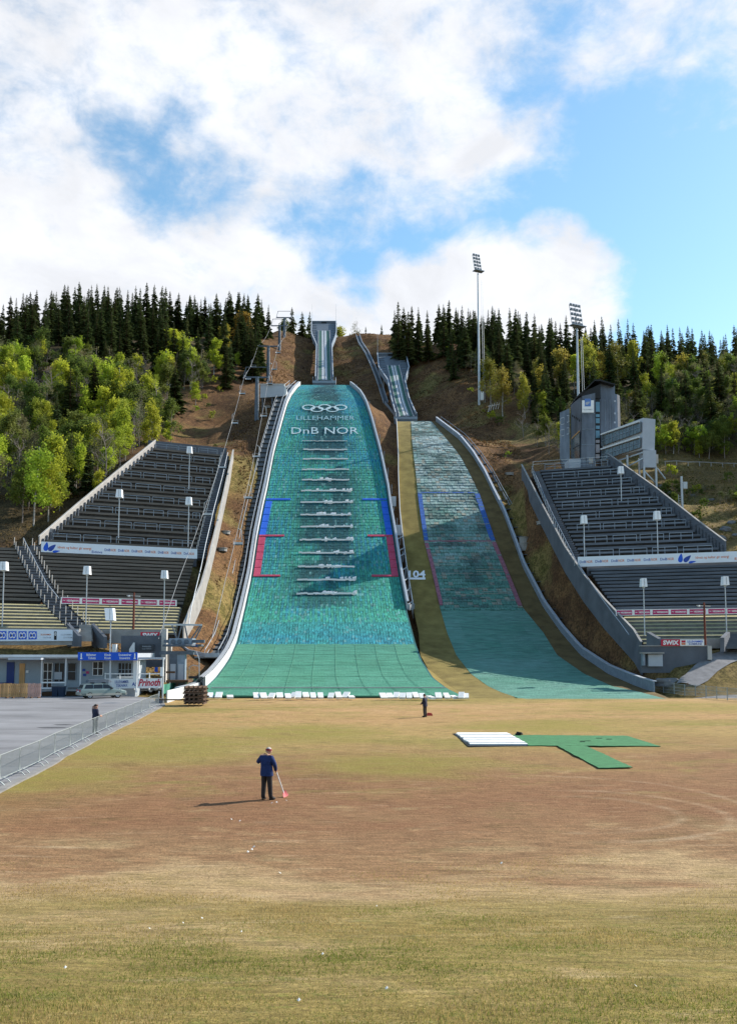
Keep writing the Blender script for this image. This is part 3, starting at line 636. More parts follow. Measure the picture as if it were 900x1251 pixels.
path = Lpath(1, 467, 742, .35)
MB().wall(path, 1.05, .12, drop=.6).build('board_wall', M['steel'], gr_)
MB().wall([p + Vector((.2, 0, .98)) for p in path], .10, .35).build('top_shelf', M['steel'], gr_)
for i in range(1, len(path), 3):
    p = path[i]; MB().beam(p + Vector((.9, 0, -1.0)), p + Vector((.9, 0, 1.0)), .1, .1).build('post', M['bsteel'], gr_)
# service stairway left of the guard wall
sw = thing('service_stairway', onL(265, 805), 'long dark service stairway with pipe rails running down beside the white guard wall', 'stairway')
pa = Lpath(-1, 470, 806, 1.6, .25, 60); pb = Lpath(-1, 470, 806, 3.4, .25, 60)
for i in range(len(pa)):
    a, b = pa[i], pb[i]; MB().obox((a + b) / 2, ((b - a) / 2), (0, .35, 0), (0, 0, .05)).build('tread', M['walk'], sw)
MB().strip([p - Vector((0, 0, .12)) for p in pb], [p - Vector((0, 0, .12)) for p in pa]).build('walkway', M['walk'], sw)
for side, P_ in ((0, pa), (1, pb)):
    MB().tube([p + Vector((0, 0, 1.1)) for p in P_], .06, 5).build('handrail', M['steel'], sw)
    MB().wall([p + Vector((0, 0, -.15)) for p in P_], .35, .08).build('stringer', M['steel'], sw)
    for i in range(0, len(P_), 4): MB().beam(P_[i] - Vector((0, 0, 1.0)), P_[i] + Vector((0, 0, 1.1)), .07, .07).build('rail_post', M['steel'], sw)
e = pa[-1]; f = pb[-1]; MB().obox((e + f) / 2 + Vector((-.3, -1.2, .1)), (1.5, .2, 0), (0, 1.2, 0), (0, 0, .12)).build('landing', M['concrete'], sw)
q = onz(232, 806, 3.2)
MB().wall([e + Vector((.5, -2.3, .1)), (e + f) / 2 + Vector((-.4, -2.5, .1)), f + Vector((-2.0, -1.0, .6)), f + Vector((-4.4, 1.2, 1.9))], .55, .12).build('front_rail', M['steel'], sw)

# trench with cross bars between the slopes
tr = thing('trench_stairs', onL(498, 742), 'narrow dark trench with ladder rungs and white rail between the landing slopes', 'stairway')
def Npath(c, y0, y1, off, up=0.0, n=40):
    P_ = []
    for i in range(n + 1):
        y = y0 + (y1 - y0) * i / n; Y = NY(y); P_.append(Vector((Nedge(Y, c) + off, Y, float(Nz(Y)) + up)))
    return P_
wr = Npath(1, 514, 743, -.1)
MB().wall(wr, .75, .14, drop=2.2).build('white_rail', M['white'], tr)
for y in (662, 676, 683, 700, 713, 726, 742):
    p = onL(np.interp(y, LE[:, 0], LE[:, 2]) + 5, y, .55); Y = NY(y - 4); qq = Vector((Nedge(Y, 1), Y, float(Nz(Y)) + .5))
    p = Vector((p.x, p.y, p.z)); MB().beam(p, qq, .22, .12).build('rung', M['steel'], tr)
MB().wall([onL(497, 742, -.2), onL(500, 744, -.2), Vector((Nedge(NY(744), 1) + .1, NY(744), float(Nz(NY(744)))))], .9, .1).build('end_cap', M['steel'], tr)
for (x, y, w_) in ((480.5, 611, .5), (486, 646, .6)):
    p = onL(x, y, .2); MB().box(p.x - w_, p.y - .4, p.z - 1.5, p.x + w_, p.y + .4, p.z + .5).build('cable_box', M['panelgrey'], tr)

# ------------------------------------------------------------------ normal landing slope
rn = thing('landing_slope', onN(700, 855), 'smaller landing slope with grass verges and faded green mats beside the larger one', 'ski jump')
Ys = np.arange(89, 244.5, 1.5); A = []; B = []
for Y in Ys:
    dz = -.04 - .30 * float(smooth(97, 90, Y)); A.append(Vector((Nedge(Y, 1) - .1, Y, float(Nz(Y)) + dz))); B.append(Vector((Nedge(Y, 4) + .2, Y, float(Nz(Y)) + dz)))
mb = MB(); cols = []
vg = mat('mown_verge', (.13, .095, .022), .95, c2=(.235, .18, .05), scale=.45, bump=.6, bscale=9, detail=12)
mm = 9
prevrow = None
for i in range(len(Ys) - 1):
    for j in range(mm):
        a = A[i].lerp(B[i], j / mm); b = A[i].lerp(B[i], (j + 1) / mm); c = A[i + 1].lerp(B[i + 1], (j + 1) / mm); d = A[i + 1].lerp(B[i + 1], j / mm); mb.quad(a, b, c, d, 1 if a.x > Nedge(a.y, 2) + 1.5 else 0)
vr_ = mat('brown_verge', (.085, .056, .020), .95, c2=(.16, .11, .042), scale=.45, bump=.6, bscale=9, detail=12)
mb.build('grass_verge', [vg, vr_], rn)
A = []; B = []
for Y in np.arange(90.5, 121, 1.5): A.append((Ledge(Y)[1] - .15, Y, float(Lz(Y)) - .1 * float(smooth(94, 98, Y)) - .05)); B.append((Nedge(Y, 1) + .4, Y, float(Nz(Y)) - .03))
MB().strip(A, B).build('grass_bank', vg, rn)
YB = NY(745)
def Ncol(X, Y, t, r):
    pale, green, tan = (.30, .38, .38), (.085, .22, .175), (.27, .25, .20)
    up = np.clip((Y - 150) / 60, 0, 1)
    c = lerp(green, pale, float(np.clip(up * .9 + (nz_(X, Y, 5) - .5) * .6 + random.uniform(-.2, .2), 0, 1)))
    if Y > YB and random.random() < .16: c = lerp(c, tan, .75)
    wear = np.clip(nz_(X, Y * 2.2, 3.2, 2) * 2.0 - .9, 0, 1) * (Y > YB)
    c = lerp(c, (.05, .09, .085), float(wear) * .85)
    return c
def Ncol2(X, Y, t, r): return lerp((.055, .185, .13), (.12, .25, .21), float(np.clip(nz_(X, Y, 6) * .7 + random.random() * .35 + .25 * np.clip((Y - 110) / 30, 0, 1), 0, 1)))
ne = lambda Y: (Nedge(Y, 2), Nedge(Y, 3))
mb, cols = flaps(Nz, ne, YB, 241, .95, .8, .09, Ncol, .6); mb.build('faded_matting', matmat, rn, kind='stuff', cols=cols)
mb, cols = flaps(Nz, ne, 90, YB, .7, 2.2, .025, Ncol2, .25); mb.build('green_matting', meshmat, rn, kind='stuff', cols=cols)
def Nstrip(c, w_, y0, y1, nn, m_, up=.2):
    for i in range(nn):
        ya = y0 + (y1 - y0) * i / nn; yb = y0 + (y1 - y0) * (i + 1) / nn - .2; f = lambda y: np.interp(y, NE[:, 0], NE[:, c]); mb = MB()
        mb.prism([onN(f(ya), ya, up), onN(f(ya) + w_, ya, up), onN(f(yb) + w_, yb, up), onN(f(yb), yb, up)], (0, .05, -.18)); mb.build('marker_mat', m_, rn)
fblue = mat('faded_blue', (.03, .10, .33), .8, .3, 2, bump=.3); fred = mat('faded_red', (.26, .10, .13), .8, .3, 2, bump=.3)
Nstrip(2, 5, 604, 661, 6, fblue); Nstrip(3, -6, 604, 661, 6, fblue); Nstrip(2, 4.5, 663, 740, 7, fred); Nstrip(3, -5, 663, 741, 7, fred)
Nstrip(2, 70, 602.2, 603.4, 1, fblue); Nstrip(2, 82, 661.5, 662.6, 1, fred)
mb = MB()
for i in range(46):
    y = random.uniform(525, 738); a, b = np.interp(y, NE[:, 0], NE[:, 2]), np.interp(y, NE[:, 0], NE[:, 3]); x0 = random.uniform(a, b - 8); x1 = min(b, x0 + random.uniform(6, 40))
    mb.beam(onN(x0, y, .16), onN(x1, y + random.uniform(-.3, .3), .16), .10, .05)
mb.build('loose_cord', M['paleconc'], rn, kind='stuff')
mb = MB(); mb.text('104', lambda x, y: onN(499 + x, 706.0 - y * 11.5, .12), 1, width=20.5, bold=.03); mb.build('distance_number', M['signw'], rn)
MB().prism([onN(498.5, 706.2, .1), onN(519.5, 706.2, .1), onN(519.5, 708.2, .1), onN(498.5, 708.2, .1)], (0, 0, -.08)).build('number_base_line', M['signw'], rn)
# right guard wall
gw = thing('guard_wall', onN(790, 846), 'grey curved guard wall with a pipe walkway along the smaller landing slope', 'guard wall')
path = Npath(4, 513, 845, .25, 0, 60)
MB().wall(path, 1.15, .14, drop=.6).build('board_wall', M['bsteel'], gw)
MB().wall([p + Vector((.1, 0, 1.12)) for p in path], .1, .45).build('top_shelf', M['panelgrey'], gw)
pa = [p + Vector((1.3 + .8 * min(1, i / 20), 0, .1)) for i, p in enumerate(path[:54])]
for i in range(0, len(pa), 2): MB().obox((pa[i] + path[i]) / 2 + Vector((0, 0, .1)), (pa[i] - path[i]) * .5, (0, .9, 0), (0, 0, .05)).build('walkway_tread', M['dsteel'], gw)
MB().wall(pa, .3, .08, drop=.3).build('walkway_edge', M['bsteel'], gw)
MB().tube([p + Vector((0, 0, 1.15)) for p in pa], .05, 5).build('handrail', M['bsteel'], gw)
for i in range(0, len(pa), 3): MB().beam(pa[i] - Vector((0, 0, .8)), pa[i] + Vector((0, 0, 1.15)), .07, .07).build('rail_post', M['bsteel'], gw)
for i in range(1, len(path), 3): p = path[i]; MB().beam(p + Vector((.15, 0, -.8)), p + Vector((.15, 0, 1.1)), .1, .1).build('post', M['bsteel'], gw)

# ------------------------------------------------------------------ inruns
def inrun(name_label, fn, fY, rows, lipY, topY, track, tw, nest):
    # rows: picture row -> left, right edge of the deck
    rows = np.array(rows)
    def edge(Y):
        Z = float(fn(Y)); py = proj(0, Y, Z)[1]; return rowX(np.interp(py, rows[:, 0], rows[:, 1]), Y, Z), rowX(np.interp(py, rows[:, 0], rows[:, 2]), Y, Z)
    Ys = np.arange(lipY, topY + .1, 2.0); c0 = (edge(lipY)[0] + edge(lipY)[1]) / 2
    rt = thing('inrun', (c0, lipY, float(fn(lipY)) - 3), name_label, 'ski jump')
    L_, R_ = [], []
    for Y in Ys: a, b = edge(Y); z = float(fn(Y)); L_.append(Vector((a, Y, z))); R_.append(Vector((b, Y, z)))
    dn = Vector((0, 0, -.9))
    mb = MB(); mb.strip(L_, R_); mb.strip([p + dn for p in R_], [p + dn for p in L_]); mb.strip([p + dn for p in L_], L_); mb.strip(R_, [p + dn for p in R_]); mb.build('deck', M['inrun'], rt)
    for s, P_ in ((-1, L_), (1, R_)):
        MB().wall([p + Vector((s * .12, 0, -.9)) for p in P_], 2.1, .14).build('side_wall', M['bsteel'], rt)
        MB().wall([p + Vector((s * .12, 0, 1.2)) for p in P_], .14, .34).build('wall_cap', M['panelgrey'], rt)
    cen = lambda Y: track(Y)
    def tstrip(o0, o1, up, y0, y1, m_, nm):
        ys = np.arange(y0, y1, 2.0); mb = MB(); a = [Vector((cen(Y) + o0, Y, float(fn(Y)) + up)) for Y in ys]; b = [Vector((cen(Y) + o1, Y, float(fn(Y)) + up)) for Y in ys]
        mb.strip(a, b); mb.strip([p - Vector((0, 0, up + .05)) for p in a], a); mb.strip(b, [p - Vector((0, 0, up + .05)) for p in b]); mb.build(nm, m_, rt)
    y1 = topY - 9
    tstrip(-tw * .62, -tw * .30, .12, lipY, y1, M['trackgreen'], 'track_edge'); tstrip(tw * .30, tw * .62, .12, lipY, y1, M['trackgreen'], 'track_edge')
    tstrip(-tw * .28, -tw * .05, .2, lipY, y1, M['ice'], 'track_lane'); tstrip(tw * .05, tw * .28, .2, lipY, y1, M['ice'], 'track_lane')
    for s in (-1, 1): MB().wall([Vector((cen(Y) + s * tw * .68, Y, float(fn(Y)))) for Y in np.arange(lipY, y1, 2.0)], .45, .12).build('track_rail', M['white'], rt)
    # take-off table
    z = float(fn(lipY)); a, b = edge(lipY); mb = MB(); ex = nest
    mb.box(a - ex, lipY - .3, z - 2.6, b + ex, lipY + 3, z - .95); mb.build('table_front', M['dsteel'], rt)
    MB().box(a - ex - .1, lipY - .45, z - .95, b + ex + .1, lipY - .1, z - .15).build('table_beam', M['bsteel'], rt)
    for s, X in ((-1, a - ex), (1, b + ex)):
        MB().wall([(X, lipY - .3, z - .9), (X, lipY + 4, z - .3)], 2.0, .1).build('wing_panel', M['bsteel'], rt)
    # start house at the top
    a, b = edge(topY); z = float(fn(topY))
    MB().box(a, topY, z - 2.5, b, topY + 3.2, z + .5).build('start_house', M['dsteel'], rt)
    MB().box(a - .3, topY - .25, z + .5, b + .3, topY + 3.5, z + .8).build('house_roof', M['bsteel'], rt)
    MB().box(cen(topY) - 1.1, topY - .12, z - 1.2, cen(topY) + 1.1, topY + .02, z + .45).build('start_gate', M['black'], rt)
    # start platforms: cross boards on both sides
    for i in range(11):
        Y = topY - 1.5 - i * 2.2; zz = float(fn(Y)) + .12; a, b = edge(Y)
        for x0, x1 in ((a + .25, cen(Y) - tw * .9), (cen(Y) + tw * .9, b - .25)):
            if x1 - x0 > .6: MB().box(x0, Y, zz - .1, x1, Y + 1.2, zz + .1).build('start_step', M['inrun'], rt)
    for s, (a_) in ((-1, edge(topY)[0]), (1, edge(topY)[1])):
        MB().tube([(a_, topY + .5, z + 1), (a_, topY + .5, z + 8.5)], .07, 5, r2=.03).build('flag_pole', M['steel'], rt)
    # trestles down to the hillside
    for Y in np.arange(lipY + 6, topY, 9.0):
        a, b = edge(Y); z = float(fn(Y)) - .9; mb = MB()
        for X in (a + .5, b - .5): mb.beam((X, Y, z), (X, Y, zt(X, Y) - 1), .4, .4)
        mb.build('trestle', M['concrete'], rt)
    return edge
LT = lambda Y: rowX(np.interp(proj(0, Y, float(LIz(Y)))[1], [390, 466], [395.5, 396.5]), Y, float(LIz(Y)))
inrun('tall narrow inrun tower of the larger jump with pale track, standing on the hilltop', LIz, LIY, [(384, 381.5, 410), (408, 380.5, 410.5), (413, 382, 409.5), (424, 387, 405), (470, 385.5, 406.5)], LIPY, 378, LT, 3.4, .9)
NT = lambda Y: rowX(np.interp(proj(0, Y, float(NIz(Y)))[1], [425, 440, 470, 490, 512], [475.5, 478.5, 485.5, 490, 497.5]), Y, float(NIz(Y)))
inrun('lower inrun of the smaller jump with green track lying on the brown hillside', NIz, NIY, [(418, 459.5, 490.5), (452, 463, 499), (468, 474, 494), (490, 478.5, 499), (512, 484.5, 508.5)], NLY, 325, NT, 3.0, .5)
# stairs climbing between the inruns
st = thing('hill_stairs', ground_hit(470, 492), 'long grey stairs with railings climbing the hillside between the two inruns', 'stairway')
spx = [(471, 493), (466, 478), (462, 465), (456, 450), (448, 432), (440, 420), (437, 411)]
sp = [ground_hit(x, y, 200) for x, y in spx]
fine = []
for a, b in zip(sp[:-1], sp[1:]):
    for i in range(5): fine.append(a.lerp(b, i / 5))
fine.append(sp[-1])
for s in (-1, 1): MB().wall([p + Vector((s * .75, 0, .1)) for p in fine], .9, .12).build('stair_rail', M['panelgrey'], st)
for i in range(len(fine) - 1):
    p, q = fine[i], fine[i + 1]
    for k_ in range(3):
        c = p.lerp(q, k_ / 3); MB().box(c.x - .68, c.y, c.z - .3, c.x + .68, c.y + 1.2, c.z + .45).build('stair_step', M['dsteel'], st)
# low guard rail running down from the stairs to the smaller slope
rl = [ground_hit(x, y, 180) for x, y in ((470, 494), (476, 501), (482, 509), (485, 515))]
MB().wall(rl, .9, .25).build('guard_rail', M['steel'], label='short grey guard rail linking the hill stairs to the smaller take-off', cat='guard rail')

# ------------------------------------------------------------------ spectator stands
def edge_fn(pl, pts):
    # picture outline -> (v, u) on the stand's plane
    q = sorted((pl.uv(x, y)[1], pl.uv(x, y)[0]) for x, y in pts); vs = [a for a, b in q]; us = [b for a, b in q]
    return lambda v: float(np.interp(v, vs, us))
def step(pl, u0, u1, v, run, mats, parent, name='terrace_step', fh=.36, slope=0.0):
    mb = MB(); f = pl.at(0, v); z = f.z
    c = pl.P0 + pl.u * ((u0 + u1) / 2) + pl.v * v; c.z = z; hu = pl.u * ((u1 - u0) / 2)
    mb.obox(c + Vector((0, 0, -fh / 2)), hu, pl.v * .04, (0, 0, fh / 2), 0)
    t = pl.v * (run * .48) + Vector((0, 0, slope * run * .48)); mb.obox(c + pl.v * (run * .48 + .045) + Vector((0, 0, slope * run * .48 - .04)), hu, t, (0, 0, .035), 1)
    rs = pl.t * run; mb.obox(c + pl.v * .3 + Vector((0, 0, -fh / 2 - rs / 2)), hu, pl.v * .02, (0, 0, rs / 2), 2)
    return mb.build(name, list(mats) + [M['riser']], parent)
def railing(pl, u0, u1, v, parent, m_, h=1.05, gap=True):
    # broken into lengths, as the crush barriers of a stand
    u = u0 + random.uniform(.2, 1.2)
    while u < u1 - 1.5:
        e = min(u1 - .3, u + random.uniform(3.2, 4.6)); mb = MB(); a = pl.at(u, v); b = pl.at(e, v); up = Vector((0, 0, h)); o = pl.v * .12
        mb.beam(a + up + o, b + up + o, .07, .08); mb.beam(a + up * .55 + o, b + up * .55 + o, .05, .06)
        for k_ in range(3): p = a.lerp(b, k_ / 2) + o; mb.beam(p, p + up, .07, .07)
        mb.build('crush_barrier', m_, parent); u = e + (random.uniform(.3, 1.0) if gap else 0)
def parapet(pl, pts, parent, h, m_, mcap, posts=0, th=.18, drop=1.5, mpost=None, off=0.0):
    P_ = [pl.hit(x, y) + pl.u * off for x, y in pts]; fine = []
    for a, b in zip(P_[:-1], P_[1:]):
        for i in range(6): fine.append(a.lerp(b, i / 6))
    fine.append(P_[-1])
    MB().wall(fine, h, th, drop=drop).build('side_parapet', m_, parent); MB().wall([p + Vector((0, 0, h + .003)) for p in fine], .10, th + .12).build('parapet_cap', mcap, parent)
    if posts:
        tot = sum((b - a).length for a, b in zip(fine[:-1], fine[1:])); nn = int(tot / posts)
        for i in range(nn):
            t = (i + .5) / nn * (len(fine) - 1); k_ = int(t); p = fine[k_].lerp(fine[min(k_ + 1, len(fine) - 1)], t - k_); s = -1 if pl is SR else 1
            q = p + pl.u * s * .35; MB().beam(q - Vector((0, 0, 1.2)), q + Vector((0, 0, h * .45)), .28, .2).build('parapet_post', mpost or m_, parent)
    return fine
def stairs_side(pl, fn, v0, v1, run, parent, m_, wid, s):
    # aisle stairs along the inner edge with short posts
    v = v0
    while v < v1:
        u = fn(v); step(pl, min(u, u + s * wid), max(u, u + s * wid), v, run / 2, [m_, m_], parent, 'aisle_step', .3)
        v += run / 2
    v = v0
    while v < v1:
        p = pl.at(fn(v), v); MB().beam(p, p + Vector((0, 0, 1.0)), .09, .09).build('aisle_post', M['steel'], parent); v += run
# right stand
right = thing('spectator_stand', SR.hit(780, 783), 'dark blue-grey terraced stand below the judges tower', 'stand')
Rin = edge_fn(SR, [(657, 572), (683, 630), (714, 690), (735, 722), (757, 752), (776, 776), (786, 790)]); Rout = edge_fn(SR, [(744, 566), (800, 606), (852, 648), (886, 673)])
vt = SR.uv(650, 575)[1]; vb = SR.uv(712, 691)[1]; vr = SR.uv(752, 751)[1]; v0 = SR.uv(783, 786)[1]
bm_ = [M['bboard'], M['tread']]
n_up = 25; dv = (vt - vb - 1.2) / n_up
for i in range(n_up + 1):
    v = vb + 1.2 + dv * i; step(SR, Rin(v) + .2, Rout(v) - .3, v, dv, bm_, right)
    if i % 3 == 1: railing(SR, Rin(v) + .6, Rout(v) - .6, v, right, M['bsteel'])
n_lo = 13; dl = (vb - vr - 1.0) / n_lo
for i in range(n_lo): v = vr + 1.0 + dl * i; step(SR, Rin(v) + .2, Rin(v) + 40, v, dl, bm_, right)
n_b = 8; db = (vr - v0) / n_b
for i in range(n_b): v = v0 + db * i; step(SR, Rin(v) + .2, Rin(v) + 36, v, db, [M['timber'], M['yellowgrass']], right, 'grass_terrace', .3, .26)
stairs_side(SR, lambda v: Rin(v) - 1.6, vb, vt, dv, right, M['darkconc'], 1.6, 1)
fine = parapet(SR, [(637, 571), (660, 616), (690, 672), (712, 705), (738, 737), (757, 757), (774, 775), (783, 790)], right, .55, M['darkconc'], M['concrete'], drop=3.6)
parapet(SR, [(742, 562), (800, 604), (852, 646), (886, 672)], right, 1.3, M['bboard'], M['concrete'], 1.9, mpost=M['bboard'], drop=1.2)
top = [SR.at(u, vt + dv + .3) for u in (Rin(vt) - 1.5, Rin(vt) + 4, Rin(vt) + 9, Rout(vt))]
for a, b in zip(top[:-1], top[1:]):
    mb = MB(); up = Vector((0, 0, 1.1)); mb.beam(a + up, b + up, .06, .06); mb.beam(a + up * .5, b + up * .5, .05, .05); mb.beam(a, a + up, .07, .07); mb.beam(b, b + up, .07, .07); mb.build('back_railing', M['steel'], right)
w_ = [SR.at(u, vb, -.8) for u in (Rin(vb) + .2, Rin(vb) + 14, Rin(vb) + 40)]
MB().wall(w_, 1.2, .25, drop=.8).build('mid_wall', M['darkconc'], right)

# left stand
left = thing('spectator_stand', SL.hit(215, 768), 'weathered grey terraced stand beside the chairlift, cut off at a slant against the birches', 'stand')
Lin = edge_fn(SL, [(271, 556), (264, 585), (252, 628), (241, 672), (235, 700), (228, 727), (222, 750), (218, 772)]); Lout = edge_fn(SL, [(188, 543), (140, 584), (95, 623), (50, 664)])
vt = SL.uv(235, 552)[1]; vb = SL.uv(145, 675)[1]; vr = SL.uv(145, 738)[1]; v0 = SL.uv(130, 772)[1]
gm = [M['board'], M['tread']]
dv = (vt - vb - 1.2) / 25
for i in range(26):
    v = vb + 1.2 + dv * i; step(SL, Lout(v) + .3, Lin(v) - .2, v, dv, gm, left)
    if i % 3 == 1: railing(SL, Lout(v) + .6, Lin(v) - .6, v, left, M['bsteel'])
AL = edge_fn(SL, [(18, 668), (44, 722), (60, 745), (84, 768)]); AR = edge_fn(SL, [(40, 668), (70, 724), (92, 748), (114, 770)])
dl = (vb - vr - 1.0) / 13
for i in range(14):
    v = vr + .9 + dl * i
    if v < vb + .2: step(SL, AR(v), Lin(v) - .2, v, dl, gm, left)
    step(SL, AL(v) - 34, AL(v), v, dl, gm, left)
db = (vr - v0) / 9
for i in range(9):
    v = v0 + db * i; gt = [M['timber'], M['yellowgrass']]
    step(SL, AR(v), Lin(v) - .2, v, db, gt, left, 'grass_terrace', .3, .26); step(SL, AL(v) - 30, AL(v), v, db, gt, left, 'grass_terrace', .3, .26)
v = v0
while v < vb + 1:
    step(SL, AL(v) + .1, AR(v) - .1, v, .7, [M['darkconc'], M['concrete']], left, 'aisle_step', .3); v += .7
for fn in (AL, AR, lambda v: (AL(v) + AR(v)) / 2):
    v = v0
    while v < vb + 1:
        p = SL.at(fn(v), v); MB().beam(p, p + Vector((0, 0, 1.15)), .09, .09).build('aisle_post', M['paleconc'], left); v += 1.25
P_ = [SL.at((AL(v) + AR(v)) / 2, v, 1.2) for v in np.arange(vr - 1, vb + 1, 1.2)]; MB().tube(P_, .06, 5).build('aisle_rail', M['steel'], left)
stairs_side(SL, lambda v: Lin(v), vb, vt, dv, left, M['darkconc'], 1.7, 1)
parapet(SL, [(285, 553), (277, 590), (266, 640), (254, 690), (246, 718), (234, 745), (224, 770)], left, .6, M['concrete'], M['paleconc'], drop=3.0)
parapet(SL, [(190, 543.5), (140, 584.5), (95, 622.5), (48, 663.5)], left, 1.0, M['concrete'], M['paleconc'], 1.7, mpost=M['bboard'], drop=.25)
MB().wall([SL.at(Lout(vt), vt + dv + .2, -.5), SL.at(Lin(vt) + 1.7, vt + dv + .2, -.5)], 1.3, .3, drop=2).build('back_wall', M['darkconc'], left)
MB().wall([SL.at(u, vb, -.8) for u in (Lout(vb) - 1.6, (Lout(vb) + Lin(vb)) / 2, Lin(vb) + .1)], 1.25, .25, drop=.9).build('mid_wall', M['darkconc'], left)
# pipe rail down the inner edge
P_ = [SL.at(Lin(v) + 1.4, v, 1.1) for v in np.arange(v0, vt, 2.5)]; MB().tube(P_, .07, 5).build('inner_handrail', M['steel'], left)
P_ = [SR.at(Rin(v) - 1.5, v, 1.1) for v in np.arange(SR.uv(783, 786)[1], SR.uv(650, 575)[1], 2.5)]; MB().tube(P_, .06, 5).build('inner_handrail', M['bsteel'], right)

# ------------------------------------------------------------------ banners
def banner(name, tl, tr, br, bl, label, cat='banner', mats=None, items=(), back=M['ban'], th=.06):
    # corners as places; items: ('t', text, x0, x1, y0, y1, material) in banner units 0..1 from bottom left
    tl, tr, br, bl = map(Vector, (tl, tr, br, bl)); nn = (tr - tl).cross(bl - tl).normalized()
    if nn.y > 0: nn = -nn
    rt = thing(name, (bl + br) / 2, label, cat)
    MB().prism([bl, br, tr, tl], -nn * th).build('sheet', back, rt)
    def pt(x, y, d=.012): return bl.lerp(br, x).lerp(tl.lerp(tr, x), y) + nn * d
    for it in items:
        mb = MB()
        if it[0] == 't':
            _, s_, x0, x1, y0, y1, m_ = it[:7]; bold = it[7] if len(it) > 7 else .01; shr = it[8] if len(it) > 8 else 0
            mb.text(s_, lambda a, b: pt(x0 + a, y0 + b / .72 * (y1 - y0), .02), 1, width=x1 - x0, bold=bold, shear=shr); mb.build('lettering', m_, rt)
        elif it[0] == 'r':
            _, x0, x1, y0, y1, m_ = it[:6]; mb.prism([pt(x0, y0, .003), pt(x1, y0, .003), pt(x1, y1, .003), pt(x0, y1, .003)], nn * .009); mb.build('printed_panel', m_, rt)
        elif it[0] == 'e':
            # a teardrop leaf: centre, length and width in banner heights, turned
            _, cx, cy, ln, wd, rot, m_ = it[:7]; asp = (tl - bl).length / (br - bl).length; pl = []
            for j in range(14):
                a = 2 * math.pi * j / 14; ex, ey = ln * math.cos(a), wd * math.sin(a) * (1 - .55 * math.cos(a)); X_ = ex * math.cos(rot) - ey * math.sin(rot); Y_ = ex * math.sin(rot) + ey * math.cos(rot); pl.append(pt(cx + X_ * asp, cy + Y_, .006))
            mb.prism(pl, nn * .008); mb.build('leaf_mark', m_, rt)
        elif it[0] == 'o':
            _, cx, cy, rx, ry, th_, m_ = it[:7]
            for j in range(16):
                a0, a1 = 2 * math.pi * j / 16, 2 * math.pi * (j + 1) / 16; f = lambda a, k_: pt(cx + rx * k_ * math.cos(a), cy + ry * k_ * math.sin(a), .022); mb.quad(f(a0, 1), f(a1, 1), f(a1, th_), f(a0, th_))
            mb.build('ring_mark', m_, rt)
    return rt
def dnb(x0, x1, nn):
    r = []
    for i in range(nn):
        a = x0 + (x1 - x0) * i / nn; w1 = (x1 - x0) / nn * .82; r += [('t', 'DnB', a, a + w1 * .5, .36, .62, M['navy']), ('t', 'NOR', a + w1 * .54, a + w1, .36, .62, M['orange'])]
    return r
leaf = lambda x: [('e', x, .54, .44, .2, 1.4, M['blue']), ('e', x + .036, .46, .44, .2, .75, M['navy']), ('e', x + .062, .12, .35, .1, .15, M['blue'])]
def on_plane(pl, x, y, f=.35):
    return pl.hit(x, y) - pl.v * f
def hang(pl, x0, y0, x1, y1, h, f=.5):
    # banner with its lower edge through two picture points, hanging in front of the stand
    a, b = pl.hit(x0, y0) - pl.v * f, pl.hit(x1, y1) - pl.v * f; a.z = b.z = (a.z + b.z) / 2; up = Vector((0, 0, h)); return a + up, b + up, b, a
banner('energy_banner', *hang(SL, 50, 673.5, 240, 684, 1.55), 'white banner with blue leaves and repeated sponsor names across the grey stand by the birches',
       items=leaf(.03) + [('t', 'Idrett og kultur gir energi', .10, .305, .42, .66, M['orange']), ('t', 'Eidsiva', .31, .375, .12, .36, M['navy'])] + dnb(.39, .995, 7))
c = hang(SR, 706, 692.5, 930, 686, 1.5)
banner('energy_banner', *c, 'white banner with sponsor names and blue leaves across the blue-grey stand under the tower',
       items=dnb(.01, .555, 6) + [(i[0], i[1] + .545, *i[2:]) for i in leaf(.03)] + [('t', 'Idrett og kultur gir energi', .655, .83, .42, .66, M['orange']), ('t', 'Eidsiva', .86, .93, .18, .42, M['orange'])])
def vies(nn):
    r = []
    for i in range(nn):
        a = i / nn; w1 = 1 / nn; r += [('r', a + .06 * w1, a + .92 * w1, .12, .88, M['magenta']), ('t', 'VIESSMANN', a + .27 * w1, a + .88 * w1, .36, .64, M['signw'], .03), ('t', '~', a + .10 * w1, a + .22 * w1, .3, .9, M['signw'])]
    return r
banner('magenta_banner', *hang(SL, 74, 737, 215, 741.5, .9), 'magenta and white name banner across the lower rows of the grey stand by the chairlift', items=vies(6), back=M['signw'])
banner('magenta_banner', *hang(SR, 752, 752, 958, 750, .8), 'magenta and white name banner across the lower rows of the blue-grey stand', items=vies(9), back=M['signw'])

